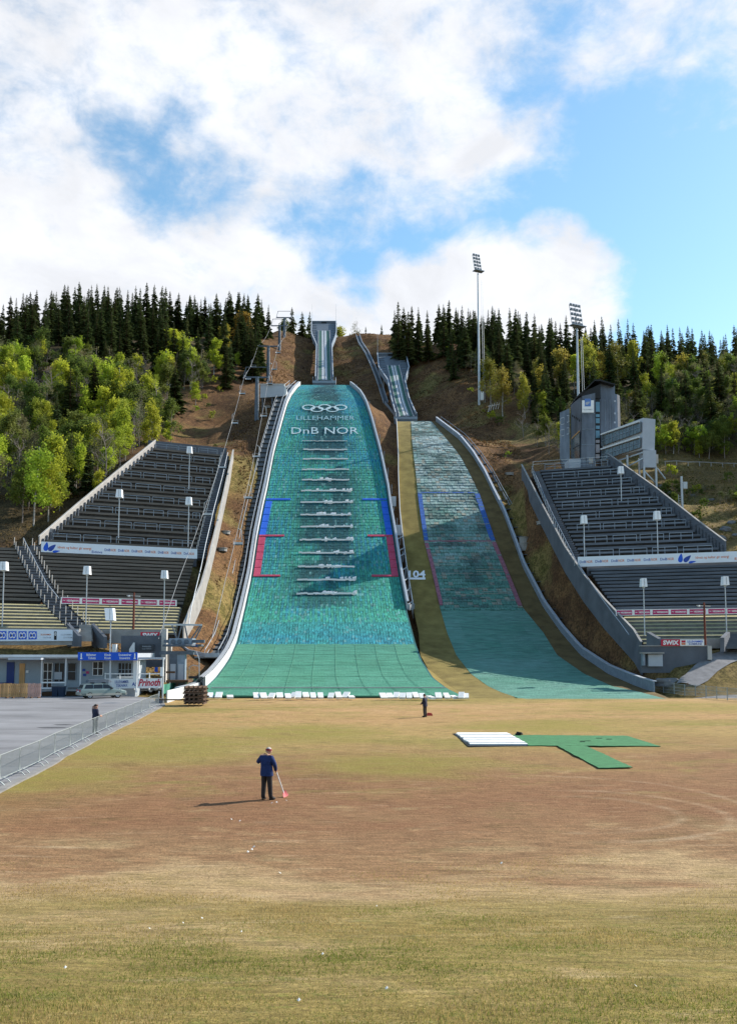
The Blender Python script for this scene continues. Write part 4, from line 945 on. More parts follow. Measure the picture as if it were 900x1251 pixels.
# ------------------------------------------------------------------ lamp posts on the stands
lampg = 'white-capped lamp posts on the stands'
def lamp(base, top, hw, hh, label, tilt=0, taper=.82, hd=.5):
    base, top = Vector(base), Vector(top); top = Vector((base.x, base.y, top.z)); rt = thing('lamp_post', base, label, 'lamp post', lampg)
    MB().tube([base - Vector((0, 0, 1.2)), top], .09, 6, r2=.06).build('pole', M['steel'], rt)
    mb = MB(); q = []
    for z, s in ((0, 1.0), (hh, taper)):
        q += [(top.x - hw / 2 * s + tilt * z, top.y - hd * s, top.z + z), (top.x + hw / 2 * s + tilt * z, top.y - hd * s, top.z + z), (top.x + hw / 2 * s + tilt * z, top.y + hd * s, top.z + z), (top.x - hw / 2 * s + tilt * z, top.y + hd * s, top.z + z)]
    mb.add(q, [(3, 2, 1, 0), (4, 5, 6, 7), (0, 1, 5, 4), (1, 2, 6, 5), (2, 3, 7, 6), (3, 0, 4, 7)]); hd_ = mb.build('lamp_head', M['lamp'], rt)
    MB().box(top.x - .03, top.y - hd - .03, top.z + .1, top.x + .03, top.y - hd + .02, top.z + hh - .1).build('cover_seam', M['steel'], hd_)
    MB().lathe(top - Vector((0, 0, .25)), [(.08, 0), (.16, .1), (.16, .24)], 8).build('bracket', M['steel'], rt)
def slamp(pl, bx, by, ty, hw, hh, label): b = pl.hit(bx, by); p = atY(bx, ty, b.y); lamp(b, p, hw, hh, label)
for bx, by, ty, lab in ((231, 594, 554, 'white-capped lamp post among the top rows of the weathered stand'), (145, 656, 608, 'white-capped lamp post on the weathered stand near its slanted parapet'), (230, 662, 617, 'white-capped lamp post just above the banner end on the weathered stand')):
    slamp(SL, bx, by, ty, 1.0, 1.3, lab)
for bx, by, ty, lab in ((3, 764, 697, 'white-capped lamp post on the lower rows left of the aisle stairs'), (105, 766, 702, 'white-capped lamp post standing at the foot of the aisle stairs'), (200, 770, 707, 'white-capped lamp post at the end of the magenta banner by the chairlift')):
    slamp(SL, bx, by, ty, .85, 1.1, lab)
for bx, by, ty, lab in ((713.5, 676, 640, 'white-capped lamp post on the blue-grey stand near its inner stairs'), (803, 672, 635, 'white-capped lamp post in the middle of the blue-grey stand above the leaf banner'), (758.5, 609, 579, 'white-capped lamp post beside the stilted box on the blue-grey stand')):
    slamp(SR, bx, by, ty, .95, 1.3, lab)
for bx, by, ty, lab in ((787, 775, 717, 'white-capped lamp post on the lower rows near the red sign'), (887, 773, 715, 'white-capped lamp post on the lower rows by the stand steps past the brown pole')):
    slamp(SR, bx, by, ty, .75, 1.1, lab)
# the nearer floodlight by the kiosk
b = atY(134.5, 806, 104); b.z = zt(b.x, b.y); lamp(b, atY(134.5, 758, 104), .95, 1.4, 'large tilted white floodlight on a post behind the kiosk sign', tilt=-.12, taper=1.0)
# wooden poles with cross arms
for pl, x, y0, y1, lab in ((SL, 163, 778, 724, 'brown wooden pole with a pale cross arm in front of the weathered stand'), (SR, 861, 790, 736, 'brown wooden pole with a pale cross arm behind the red sign')):
    b = atY(x, y0, 110 if pl is SL else 107); t = atY(x, y1, b.y); t.x = b.x; b.z -= 1.0; rt = thing('wooden_pole', b, lab, 'pole', 'wooden poles by the stands')
    MB().tube([b, t], .16, 7, r2=.11).build('pole', M['redpole'], rt); MB().beam(t + Vector((-.9, 0, -.35)), t + Vector((.75, 0, -.45)), .1, .12).build('cross_arm', M['paleconc'], rt); MB().lathe(t + Vector((-.6, 0, -.55)), [(.05, 0), (.2, .1), (.05, .25)], 7).build('lamp_cap', M['white'], rt)

# ------------------------------------------------------------------ judges tower
TY = 180.0
def pw(x, y, Y): return atY(x, y, Y)
def pbox(mb, x0, y0, x1, y1, Y, d, m=0):
    a = atY(x0, (y0 + y1) / 2, Y); b = atY(x1, (y0 + y1) / 2, Y); zt_ = atY((x0 + x1) / 2, y0, Y).z; zb_ = atY((x0 + x1) / 2, y1, Y).z
    return mb.box(a.x, Y, zb_, b.x, Y + d, zt_, m)
def ppoly(mb, pts, Y, d, m=0): return mb.prism([atY(x, y, Y) for x, y in pts], (0, d, 0), m)
tw = thing('judges_tower', pw(715, 566, TY), 'tall dark zinc-clad judges tower with slanted roof and a glass stair strip', 'tower')
# right part: rounded shaft
def shaft(cx0, cx1, ytop, ybot, Y, rnd):
    a, b = atY(cx0, ytop, Y), atY(cx1, ytop, Y); zb = atY(cx0, ybot, Y).z - 2; zt_ = a.z; pts = []
    w_ = b.x - a.x
    pts = [(a.x, Y), (b.x - rnd, Y)] + [(b.x - rnd + rnd * math.sin(t), Y + rnd - rnd * math.cos(t)) for t in np.linspace(.25, math.pi - .25, 8)] + [(b.x - rnd, Y + 2 * rnd), (a.x, Y + 2 * rnd)]
    mb = MB(); mb.prism([(x, y, zb) for x, y in pts], (0, 0, zt_ - zb)); return mb
shaft(733, 760, 481, 575, TY + .6, 2.4).build('stair_shaft', M['zinc'], tw)
mb = MB(); pbox(mb, 733, 487, 751, 575, TY, 1.5); mb.build('shaft_front', M['zinc'], tw)
mb = MB(); ppoly(mb, [(710.5, 484), (726.5, 480), (726.5, 575), (709, 575)], TY - 1.2, 6.5); mb.build('judges_block', M['zinc'], tw)
# folded wing to the left, turned towards the slopes
A = [pw(710, 484, TY - 1.2), pw(709, 575, TY - 1.2), pw(697, 575, TY + 3.5), pw(696.5, 495, TY + 3.5)]
MB().prism(A, (1.2, 5, 0)).build('judges_wing', M['zinc'], tw)
A = [pw(695, 499, TY + 3.6), pw(695.5, 575, TY + 3.6), pw(688, 575, TY + 5), pw(683.5, 560, TY + 5), pw(683.5, 504, TY + 5)]
MB().prism(A, (1.0, 4.5, 0)).build('outer_bay', M['zinc'], tw)
# cabins: window bands
for (x0, y0, x1, y1, Y0, Y1) in ((684.5, 511, 688.8, 519, TY + 4.95, TY + 4.55), (690, 508.5, 694.4, 516.5, TY + 4.5, TY + 3.75), (684.5, 525.5, 688.8, 533, TY + 4.95, TY + 4.55), (690, 523.5, 694.4, 531, TY + 4.5, TY + 3.75)):
    p = [pw(x0, y0, Y0 - .1), pw(x0, y1, Y0 - .1), pw(x1, y1 - 1, Y1 - .1), pw(x1, y0 - 1, Y1 - .1)]; wn = MB().prism(p, (0, .12, 0)).build('window', M['bandglass'], tw)
    for q0, q1 in ((0, 1), (1, 2), (2, 3), (3, 0)): MB().beam(p[q0] + Vector((0, -.03, 0)), p[q1] + Vector((0, -.03, 0)), .12, .12).build('frame', M['panelgrey'], wn)
p = [pw(698.5, 536, TY + 2.9), pw(698.5, 561, TY + 2.9), pw(707.5, 560, TY - .8), pw(707.5, 527, TY - .8)]; wn = MB().prism([a + Vector((-.06, -.12, 0)) for a in p], (0, .12, 0)).build('window', M['bandglass'], tw)
MB().beam(p[0] + Vector((-.1, -.2, 0)), p[3] + Vector((-.1, -.2, 0)), .14, .25).build('frame', M['wood'], wn); MB().beam((p[0] + p[1]) / 2 + Vector((-.1, -.2, 0)), (p[2] + p[3]) / 2 + Vector((-.1, -.2, 0)), .1, .15).build('frame', M['zinc'], wn)
# glass stair strip
mb = MB(); pbox(mb, 726.5, 487, 732.6, 562, TY - .6, .5); mb.build('strip_frame', M['black'], tw)
for i, (y0, y1, m_) in enumerate(((491, 503, 'sky'), (506, 509.5, 'sky'), (511, 517, 'sky'), (520, 524, 'sky'), (526, 535, 'sky'), (537.5, 541, 'pal'), (543, 553, 'pal'), (555, 560, 'pal'))):
    mb = MB(); pbox(mb, 727.2, y0, 732.0, y1, TY - .7, .08); mb.build('pane', mat('tower_pane', (.10, .22, .30), .1, .1, 1, spec=.8) if m_ == 'sky' else mat('pale_pane', (.38, .36, .40), .2, .1, 1), tw)
# upper cabin with slanted roof
A = [pw(733, 469, TY - .8), pw(733, 487, TY - .8), pw(706, 483, TY - .8), pw(707, 481, TY - .8)]; MB().prism(A, (0, 7, 0)).build('roof_gable', M['black'], tw)
mb = MB(); pbox(mb, 733, 468.5, 750.6, 487, TY + .2, 6); mb.build('upper_cabin', M['zinc'], tw)
A = [pw(705.5, 483.5, TY - 1.3), pw(726, 463.6, TY - 1.3), pw(733, 463.5, TY - 1.3), pw(751, 469, TY - 1.3), pw(751, 470.2, TY - 1.3), pw(733, 465.4, TY - 1.3), pw(726, 465.3, TY - 1.3), pw(707, 484, TY - 1.3)]
MB().prism(A, (0, 8, 0)).build('slanted_roof', M['black'], tw)
for y in (489, 504, 515): mb = MB(); pbox(mb, 749.6, y, 751.6, y + 2, TY - .05, .1); mb.build('vent', M['panelgrey'], tw)
for x in (739, 745): mb = MB(); pbox(mb, x, 488, x + .35, 560, TY - .07, .06); mb.build('cladding_seam', M['bsteel'], tw)
for y in (505, 524, 543): mb = MB(); pbox(mb, 710, y, 726.4, y + .5, TY - 1.27, .06); mb.build('cladding_seam', M['bsteel'], tw)
for j, (x, y) in enumerate(((698.5, 507), (700.5, 508.2), (702.5, 509.4), (704.5, 510.8), (706.5, 512.2))): mb = MB(); pbox(mb, x, y, x + 1.3, y + 2.6, TY + 1.2 - j * .6, .1); mb.build('wall_letter', M['black'], tw)
mb = MB(); pbox(mb, 694.5, 561, 709, 572, TY - 2.2, 4); mb.build('plinth', M['panelgrey'], tw); mb = MB(); pbox(mb, 719, 560, 724, 566, TY - 1.5, .3); mb.build('hatch', M['paleconc'], tw)
c = [pw(710.5, 489, TY - 1.5), pw(725, 489, TY - 1.5), pw(725, 504, TY - 1.5), pw(710.5, 504, TY - 1.5)]
banner('tower_sign', *c, 'white square sign with a blue emblem on the judges tower', 'sign', items=[('r', .22, .74, .5, 1.13, M['paleblue']), ('e', .48, .78, .2, .1, .5, M['panelgrey']), ('t', 'LILLEHAMMER', .12, .88, .2, .3, M['panelgrey'])], back=M['signw'])

# stilted reporters box
BY = 170.0
bx_ = thing('stilted_box', pw(790, 590, BY), 'pale grey two-storey reporters box on steel stilts next to the judges tower', 'cabin')
r0, r1 = atY(785, 512, BY), atY(802, 512, BY); zt_ = r0.z; zb = atY(785, 549, BY).z
# the long side faces the slopes (left-front), rising to the right
Lf = [pw(735.5, 529, BY + 9), pw(735.5, 562, BY + 9), pw(784, 549, BY), pw(785, 510.5, BY)]
dvec = Vector((r1.x - r0.x, 1.0, 0))
MB().prism(Lf, dvec).build('box_body', M['panelgrey'], bx_)
for y0, y1, y2, y3 in ((531.5, 545, 515.5, 528), (549.5, 562.5, 534.5, 547)):
    q = [pw(736.5, y0, BY + 8.7), pw(736.5, y1, BY + 8.7), pw(783, y3, BY + .1), pw(783, y2, BY + .1)]; ofs = Vector((-.35, -.25, 0)); wn = MB().prism([a + ofs for a in q], -ofs * .9).build('window_band', M['bandglass'], bx_)
    nn = 11
    for i in range(nn + 1):
        a = q[0].lerp(q[3], i / nn) + ofs * 1.15; b = q[1].lerp(q[2], i / nn) + ofs * 1.15; MB().beam(a, b, .06, .08).build('mullion', M['bsteel'], wn)
    MB().beam(q[0] + ofs * 1.5, q[3] + ofs * 1.5, .5, .3).build('sun_hood', M['white'], wn); MB().beam(q[0].lerp(q[1], .55) + ofs * 1.2, q[3].lerp(q[2], .55) + ofs * 1.2, .06, .08).build('transom', M['bsteel'], wn)
mb = MB(); pbox(mb, 785.2, 550, 801, 571, BY + .2, 2.5); mb.build('lower_room', M['panelgrey'], bx_)
mb = MB(); pbox(mb, 801, 555, 803.5, 566, BY + .6, 1.2); mb.build('meter_box', M['paleconc'], bx_)
for x, y0, y1, Y in ((765.5, 556, 588, BY + 3), (786, 570, 594, BY), (800.5, 570, 594, BY + .5), (780, 560, 588, BY + 6), (747, 562, 580, BY + 8)):
    a, b = pw(x, y0, Y), pw(x, y1, Y); b.z = min(b.z, zt(b.x, b.y)) - .3; MB().beam(a, Vector((a.x, a.y, b.z)), .35, .35).build('stilt', M['steel'], bx_)
for a, b in (((745, 566, BY + 8), (784, 553, BY + .2)), ((766, 570, BY + 3), (785, 560, BY + .3)), ((802, 572, BY + 1), (812, 585, BY + 2)), ((767, 574, BY + 3), (776, 586, BY + 3)), ((786, 575, BY + .5), (800, 590, BY + .9))):
    MB().beam(pw(*a), pw(*b), .2, .25).build('brace', M['steel'], bx_)

# ------------------------------------------------------------------ floodlight masts
def mast(x, ybase, ytop, Y, label, rows, cols_, w_, hd, lean):
    b = atY(x, ybase, Y); b.z = zt(b.x, b.y); t = atY(x, ytop, Y); t.x = b.x
    rt = thing('floodlight_mast', b, label, 'floodlight mast', 'tall floodlight masts')
    MB().tube([b - Vector((0, 0, 1)), t - Vector((0, 0, 1))], .40, 10, r2=.22).build('mast_tube', M['steel'], rt)
    for o in (1.3, 1.8):
        MB().tube([b + Vector((o, .4, 0)), t + Vector((o * .8, .4, -3))], .05, 4).build('guy_cable', M['steel'], rt)
    MB().box(b.x + .3, b.y - .6, b.z + 1.2, b.x + 1.3, b.y + .4, b.z + 3.8).build('switch_box', M['lamp'], rt)
    fr = MB(); h = hd
    c = t + Vector((0, -.6, 0)); ax = Vector((1, lean, 0)).normalized()
    for r in range(rows):
        z = h * r / (rows - 1); o = Vector((-.45 * z * .35, -.15 * z, z)); fr.beam(c - ax * w_ / 2 + o, c + ax * w_ / 2 + o, .12, .12)
    for s in (-1, 0, 1): fr.beam(c + ax * s * w_ / 2, c + ax * s * w_ / 2 + Vector((-.16 * h, -.15 * h, h)), .1, .1)
    fr.build('lamp_frame', M['steel'], rt)
    MB().obox(t + Vector((.2, 0, -.3)), ax * (w_ * .62), Vector((-ax.y, ax.x, 0)) * .9, (0, 0, .08)).build('platform', M['steel'], rt)
    for r in range(rows):
        for k_ in range(cols_):
            z = h * r / (rows - 1); p = c + ax * (w_ * ((k_ + .5) / cols_ - .5)) + Vector((-.16 * z, -.15 * z - .25, z)); mb = MB()
            mb.obox(p, ax * .36, Vector((0, .12, .1)), Vector((0, -.12, .30))); mb.build('lamp', M['bsteel'], rt)
mast(585, 477, 330, 262, 'tall floodlight mast standing alone at the edge of the right-hand spruces', 5, 3, 2.6, 4.0, .5)
mast(706, 490, 397, 226, 'floodlight mast with wide lamp rack rising behind the judges tower', 5, 4, 3.6, 4.6, .5)

# ------------------------------------------------------------------ chairlift
def gh(x, y): return ground_hit(x, y, 100)
T = []
def lift_tower(x, yb, yt, label, arm=3.2, tri=True):
    b = gh(x, yb); t = atY(x, yt, b.y); t.x = b.x; rt = thing('lift_tower', b, label, 'lift tower', 'chairlift towers')
    MB().tube([b - Vector((0, 0, .8)), t], .52, 8, r2=.32).build('tower_pole', M['dsteel'], rt)
    MB().beam(t + Vector((-arm, 0, 0)), t + Vector((arm, 0, 0)), .35, .35).build('cross_arm', M['dsteel'], rt)
    for s in (-1, 1):
        c = t + Vector((s * arm, 0, .1)); mb = MB(); mb.beam(c + Vector((0, -1.6, -.8)), c + Vector((0, 1.6, .8)), .3, .25); mb.build('sheave_train', M['dsteel'], rt)
        if tri: MB().beam(c + Vector((s * .2, 0, .2)), c + Vector((-s * .5, 0, 2.6)), .14, .14).build('lifting_frame', M['dsteel'], rt)
    if tri: MB().beam(t + Vector((-arm + .3, 0, 2.7)), t + Vector((arm - .3, 0, 2.7)), .14, .14).build('lifting_beam', M['dsteel'], rt)
    MB().beam(b + Vector((.55, -.3, 0)), t + Vector((.45, -.2, 0)), .08, .3).build('ladder', M['steel'], rt)
    T.append(t); return t
bs = atY(224, 793, 104)
t1 = lift_tower(313, 514, 461, 'dark lift tower with cross arm standing left of the white shed'); t2 = lift_tower(327, 466, 423, 'dark lift tower with cross arm just above the white shed', 3.2, False); t3 = lift_tower(341, 428, 398, 'dark lift tower near the hilltop end of the chairlift', 3.0); t4 = lift_tower(347, 412, 388, 'topmost lift tower on the skyline', 3.0)
armv = Vector((3.2, 0, 0))
for s, nm in ((-1, 'chairlift rope on the stand side climbing the hill'), (1, 'chairlift rope on the jump side climbing the hill')):
    pts = [bs + Vector((s * 3.1, 1, 1.2))]
    for a, b in zip([bs + Vector((0, 0, 1.2)), t1, t2, t3], [t1, t2, t3, t4]):
        for i in range(1, 9):
            f = i / 8; p = a.lerp(b, f) + Vector((s * 3.15, 0, .35)); p.z -= (b - a).length * .022 * 4 * f * (1 - f); pts.append(p)
    MB().tube(pts, .038, 5).build('lift_rope', M['rope'], label=nm, cat='cable')
    # chairs
    pos = (5, 6.6, 8.6, 3.6, 2.3, 12.5, 16) if s > 0 else (3.1, 4.6, 6.3, 7.6, 10, 13, 17)
    for k_ in pos:
        i = int(k_); p = pts[i].lerp(pts[i + 1], k_ - i); rt = thing('lift_chair', p - Vector((0, 0, 3.2)), 'small two-seat chair hanging from the rope on the %s side of the chairlift' % ('jump' if s > 0 else 'stand'), 'lift chair', 'chairs hanging on the chairlift')
        MB().tube([p, p + Vector((.55 * s, 0, -.4)), p + Vector((.6 * s, .1, -1.9))], .05, 5).build('hanger', M['steel'], rt)
        c = p + Vector((0, 0, -2.6)); MB().box(c.x - .7, c.y - .25, c.z - .06, c.x + .7, c.y + .3, c.z + .03).build('seat', M['black'], rt); MB().box(c.x - .7, c.y + .28, c.z, c.x + .7, c.y + .34, c.z + .45).build('backrest', M['steel'], rt)
        mb = MB(); mb.tube([c + Vector((-.72, 0, 0)), c + Vector((-.74, .3, .9)), c + Vector((.74, .3, .9)), c + Vector((.72, 0, 0))], .035, 5); mb.build('chair_frame', M['steel'], rt)
# bottom station
lb = thing('lift_station', (bs.x, bs.y, zt(bs.x, bs.y)), 'dark steel bottom station of the chairlift with drive wheel on two columns', 'lift station')
zg = zt(bs.x, bs.y)
for x, m_ in ((213, M['dsteel']), (222.5, M['bsteel'])):
    p = atY(x, 800, 103.5); MB().box(p.x - .45, p.y - .45, zg - .6, p.x + .45, p.y + .45, p.z + .3).build('column', m_, lb)
    MB().box(p.x - .3, p.y - .5, zg + 1.2, p.x + .3, p.y - .452, zg + 3.0).build('notice', M['panelgrey'], lb)
for y, x0, x1, h in ((783.5, 201, 250, .35), (797.5, 196, 237, .4)):
    a, b = atY(x0, y, 103.2), atY(x1, y, 103.2); MB().box(a.x, a.y - .3, a.z - h / 2, b.x, a.y + .3, a.z + h / 2).build('main_beam', M['dsteel'], lb)
a, b = atY(200, 763, 103.2), atY(247, 763.5, 103.2); MB().beam(a, b, .15, .2).build('top_beam', M['steel'], lb)
for x0, y0, x1, y1 in ((217, 783, 210, 763), (245, 764, 232, 783), (217, 782, 222, 764), (230, 783, 226, 764), (247, 764, 239, 780)): MB().beam(atY(x0, y0, 103.2), atY(x1, y1, 103.2), .12, .14).build('lifting_brace', M['dsteel'], lb)
c = atY(224, 790, 104); MB().lathe(c, [(2.3, 0), (2.35, .12), (2.3, .25), (.4, .3), (.35, .9)], 20).build('drive_wheel', M['dsteel'], lb)
mb = MB(); mb.box(c.x - 1.4, c.y - 1.2, c.z + .3, c.x + 1.2, c.y + 1.2, c.z + .95); mb.build('motor_housing', M['bsteel'], lb)
for dx in (-.9, -.2, .6): MB().tube([c + Vector((dx, -1.3, .55)), c + Vector((dx, 1.3, .55))], .28, 8).build('motor', M['dsteel'], lb)
mb = MB(); pbox(mb, 233, 787, 241, 790.5, 102.5, 1.0); mb.build('control_box', M['deepblue'], lb)
mb = MB(); pbox(mb, 203, 831, 230, 834, 101.5, 3.0); mb.build('platform', M['brownwood'], lb)
for x in (204, 216, 228): mb = MB(); pbox(mb, x, 833, x + 1.2, 840, 101.4, .3); mb.build('platform_post', M['brownwood'], lb)
mb = MB(); pbox(mb, 203, 820, 214, 822.5, 101.8, .1); mb.build('platform_rail', M['brownwood'], lb)
# one chair waiting at the station
p = atY(240, 796, 101); rt = thing('lift_chair', atY(237, 829, 101), 'chair waiting low above the ground beside the lift station', 'lift chair', 'chairs hanging on the chairlift')
MB().tube([p, atY(243.5, 805, 101), atY(243.5, 820, 101)], .05, 6).build('hanger', M['steel'], rt); mb = MB(); pbox(mb, 230.5, 826, 243, 829, 100.8, .5); mb.build('seat', M['black'], rt)
MB().tube([atY(231, 828, 101), atY(231.5, 815, 101), atY(236, 812.5, 101), atY(243.5, 814, 101), atY(243.5, 828, 101)], .045, 6).build('chair_frame', M['steel'], rt)

# ------------------------------------------------------------------ white shed, wind fence, small things on the hillside
sy = min(ground_hit(320, 487, 150).y, ground_hit(346, 487, 150).y) - 5.0
sh = thing('shed', atY(333, 488, sy), 'white windowless shed on short posts above the service stairway', 'shed')
zz0, zz1 = atY(333, 486, sy).z, atY(333, 470, sy).z; xa, xb = atY(318, 478, sy).x, atY(347, 478, sy).x
mb = MB(); mb.prism([(xa, sy, zz0), (xb, sy, zz0 + .5), (xb, sy, zz1 - .3), (xb - .3, sy, zz1), (xa, sy, zz1)], (0, 4, 0)); mb.build('shed_wall', M['panelgrey'], sh)
mb = MB(); pr = [(xb + .01 + .75 * math.sin(t) * .9, sy + .1, (zz0 + .5 + zz1 - .3) / 2 - (zz1 - zz0 - .8) / 2 * math.cos(t)) for t in np.linspace(0, math.pi, 9)]; mb.prism(pr, (0, 3.8, 0)); mb.build('rounded_end', M['white'], sh)
MB().box(xa - .2, sy - .2, zz1, xb + .2, sy + 4.2, zz1 + .2).build('shed_roof', M['white'], sh)
for X in (xa + .6, (xa + xb) / 2, xb - .6): MB().beam((X, sy + .4, zz0 + .2), (X, sy + .4, min(zz0 - 1, zt(X, sy)) - .6), .25, .25).build('shed_post', M['dsteel'], sh)
p = gh(305, 448); wf = thing('snow_machine_pile', p, 'jumble of pale pipes and frames lying at the forest edge by the lift', 'pipe pile')
for i in range(16):
    a = p + Vector((random.uniform(-5, 6), random.uniform(-2, 3), 0)); a.z = zt(a.x, a.y) + random.uniform(.3, 1.6); d = Vector((random.uniform(-2, 2), random.uniform(-1, 1), random.uniform(-.8, 1.2))); MB().tube([a - d, a + d], random.uniform(.1, .28), 6).build('pipe', M['paleconc'] if i % 3 else M['steel'], wf)
for i, (x, y, lab) in enumerate(((600, 501, 'small white railing frame on the slope right of the smaller take-off'), )):
    p = gh(x - 4, y + 3); wf = thing('railing', p, lab, 'railing')
    for k_ in range(5): q = p + Vector((k_ * .7, 0, 0)); q.z = zt(q.x, q.y); MB().beam(q, q + Vector((.5, 0, 2.0)), .12, .12).build('slat', M['lamp'], wf)
    MB().beam(p + Vector((0, 0, 1.7)), p + Vector((3.3, 0, 2.3)), .12, .12).build('top_rail', M['lamp'], wf)
gcov = 'concrete manhole covers on the slopes'
for x, y, h, lab in ((640, 667, 1.2, 'concrete manhole ring standing in the gully beside the blue-grey stand'), (640, 673, 1.1, 'concrete manhole ring standing in the gully beside the blue-grey stand'), (662, 664, .15, 'flat round concrete cover above two concrete rings in the gully'), (622, 580, .15, 'flat round concrete cover below the small white railing frame'), (275, 651, .2, 'flat pale cover under the chairlift beside the weathered stand'), (271, 673, .2, 'flat pale cover under the chairlift beside the weathered stand'), (328, 498, .2, 'flat pale cover below the white shed')):
    p = gh(x, y); rt = MB().lathe(p - Vector((0, 0, .3)), [(.95, 0), (.95, .3 + h), (1.05, .3 + h), (1.05, .42 + h), (.2, .46 + h)], 14).build('manhole_cover', M['concrete'], label=lab, cat='manhole', group=gcov)
# pole with a cable bracket on the right hand slope, rail fence at the forest edge
p = gh(833, 625); t = atY(831, 582, p.y); rt = thing('utility_pole', p, 'grey steel utility pole standing on the grass right of the stand', 'pole')
MB().beam(p - Vector((0, 0, 1)), Vector((p.x, p.y, t.z)), .32, .32).build('pole', M['steel'], rt); MB().box(p.x + .2, p.y - .3, t.z - 2.2, p.x + .9, p.y + .3, t.z - 1.0).build('bracket', M['steel'], rt)
for k_ in range(8): MB().beam((p.x - .6, p.y, t.z - 3.5 - k_ * .4), (p.x - .1, p.y, t.z - 3.5 - k_ * .4), .05, .05).build('rung', M['steel'], rt)
MB().beam((p.x - .6, p.y, t.z - 6.6), (p.x - .6, p.y, t.z - 3.2), .06, .06).build('ladder_rail', M['steel'], rt)
fp = [gh(x, 569 + (x - 815) * .03) for x in range(812, 925, 14)]
fr = thing('rail_fence', fp[0], 'low grey rail fence along the forest edge above the grass bank', 'fence')
for a, b in zip(fp[:-1], fp[1:]):
    MB().beam(a + Vector((0, 0, .9)), b + Vector((0, 0, .9)), .12, .16).build('rail', M['concrete'], fr); MB().beam(a - Vector((0, 0, .3)), a + Vector((0, 0, 1.0)), .14, .14).build('post', M['concrete'], fr)

# ------------------------------------------------------------------ car park, kerb, right-hand road
fence_px = [(-40, 980), (0, 959), (24, 947.6), (48, 936), (67, 924.5), (86, 915.5), (101, 907.5), (116, 900), (130, 893), (142, 887.5), (153, 882.5), (163, 877.5), (173, 872.5), (183, 867.5), (194, 862)]
fpts = []
for x, y in fence_px:
    p = onz(x, y, 0)
    for _ in range(4): p = onz(x, y, float(fieldz(p.y)))
    fpts.append(p)
def sheet(name, poly, m_, up, kind='structure', nsub=12, label=None):
    # quad strip between two polylines draped on the field
    A, B = poly; mb = MB(); nA = len(A)
    for i in range(nA - 1):
        for j in range(nsub):
            q = [A[i].lerp(B[i], j / nsub), A[i + 1].lerp(B[i + 1], j / nsub), A[i + 1].lerp(B[i + 1], (j + 1) / nsub), A[i].lerp(B[i], (j + 1) / nsub)]
            mb.quad(*[Vector((p.x, p.y, zt(p.x, p.y) + up)) for p in q])
    return mb.build(name, m_, kind=kind, label=label, org=(0, 0, 0))
ext = [Vector((-11.5, 10, 0)), Vector((-12.2, 20, 0))] + fpts + [Vector((-19.2, 83, 0)), Vector((-21, 88, 0)), Vector((-22, 93, 0)), Vector((-22, 97.5, 0))]
sheet('car_park', ([p + Vector((.25, 0, 0)) for p in ext], [Vector((-85, p.y + 0, 0)) for p in ext]), M['asphalt'], .045, label='grey asphalt car park')
mb = MB(); A = [p + Vector((.25, 0, 0)) for p in ext[:-3]]; B = [p + Vector((.6, 0, 0)) for p in ext[:-3]]
A = [Vector((p.x, p.y, zt(p.x, p.y) + .07)) for p in A]; B = [Vector((p.x, p.y, zt(p.x, p.y) + .06)) for p in B]
mb.strip(B, A); mb.strip([p - Vector((0, 0, .3)) for p in B], B); mb.build('kerb', M['kerb'], kind='structure', label='pale kerb strip along the car park', org=(0, 0, 0))
# patches and a manhole in the asphalt
for i, (x, y, sx, sy_, lab) in enumerate(((66, 888, 1.1, .5, 'dark oil-stained asphalt patch in the open car park'), (78, 884.5, .7, .4, 'small dark asphalt patch in the open car park'), (135, 862, .9, .5, 'dark drain patch in the asphalt behind the car'))):
    p = onz(x, y, .1); pl = []
    for j in range(12): a = 2 * math.pi * j / 12; r = random.uniform(.7, 1.1); pl.append((p.x + sx * r * math.cos(a), p.y + sy_ * r * math.sin(a)))
    mb = MB(); mb.prism([(a, b, zt(a, b) + .046) for a, b in pl], (0, 0, .006)); mb.build('asphalt_patch', M['dsteel'] if i == 2 else mat('oily_asphalt', (.06, .06, .065), .7, .2, 2), kind='structure')
rd = [(838, 838), (850, 829), (862, 817), (880, 806), (905, 798), (960, 796)]
rp = [ground_hit(x, y, 88) for x, y in rd]; A, B = [], []
for i, p in enumerate(rp):
    t = rp[min(i + 1, len(rp) - 1)] - rp[max(i - 1, 0)]; t.z = 0; t.normalize(); nrm = Vector((-t.y, t.x, 0)) * 1.35; A.append(p + nrm); B.append(p - nrm)
f2 = lambda L_: [L_[i].lerp(L_[i + 1], k_ / 5) for i in range(len(L_) - 1) for k_ in range(5)] + [L_[-1]]
sheet('gravel_road', (f2(A), f2(B)), M['gravel'], .12, nsub=4, label='grey gravel road climbing past the red sign')
A = [Vector((x, 94.5 - (x - 30) * .05, 0)) for x in np.linspace(29, 75, 24)]; B = [p + Vector((0, 3.2, 0)) for p in A]
sheet('service_road', (A, B), M['gravel'], .11, nsub=3, label='grey service road behind the mesh fence')

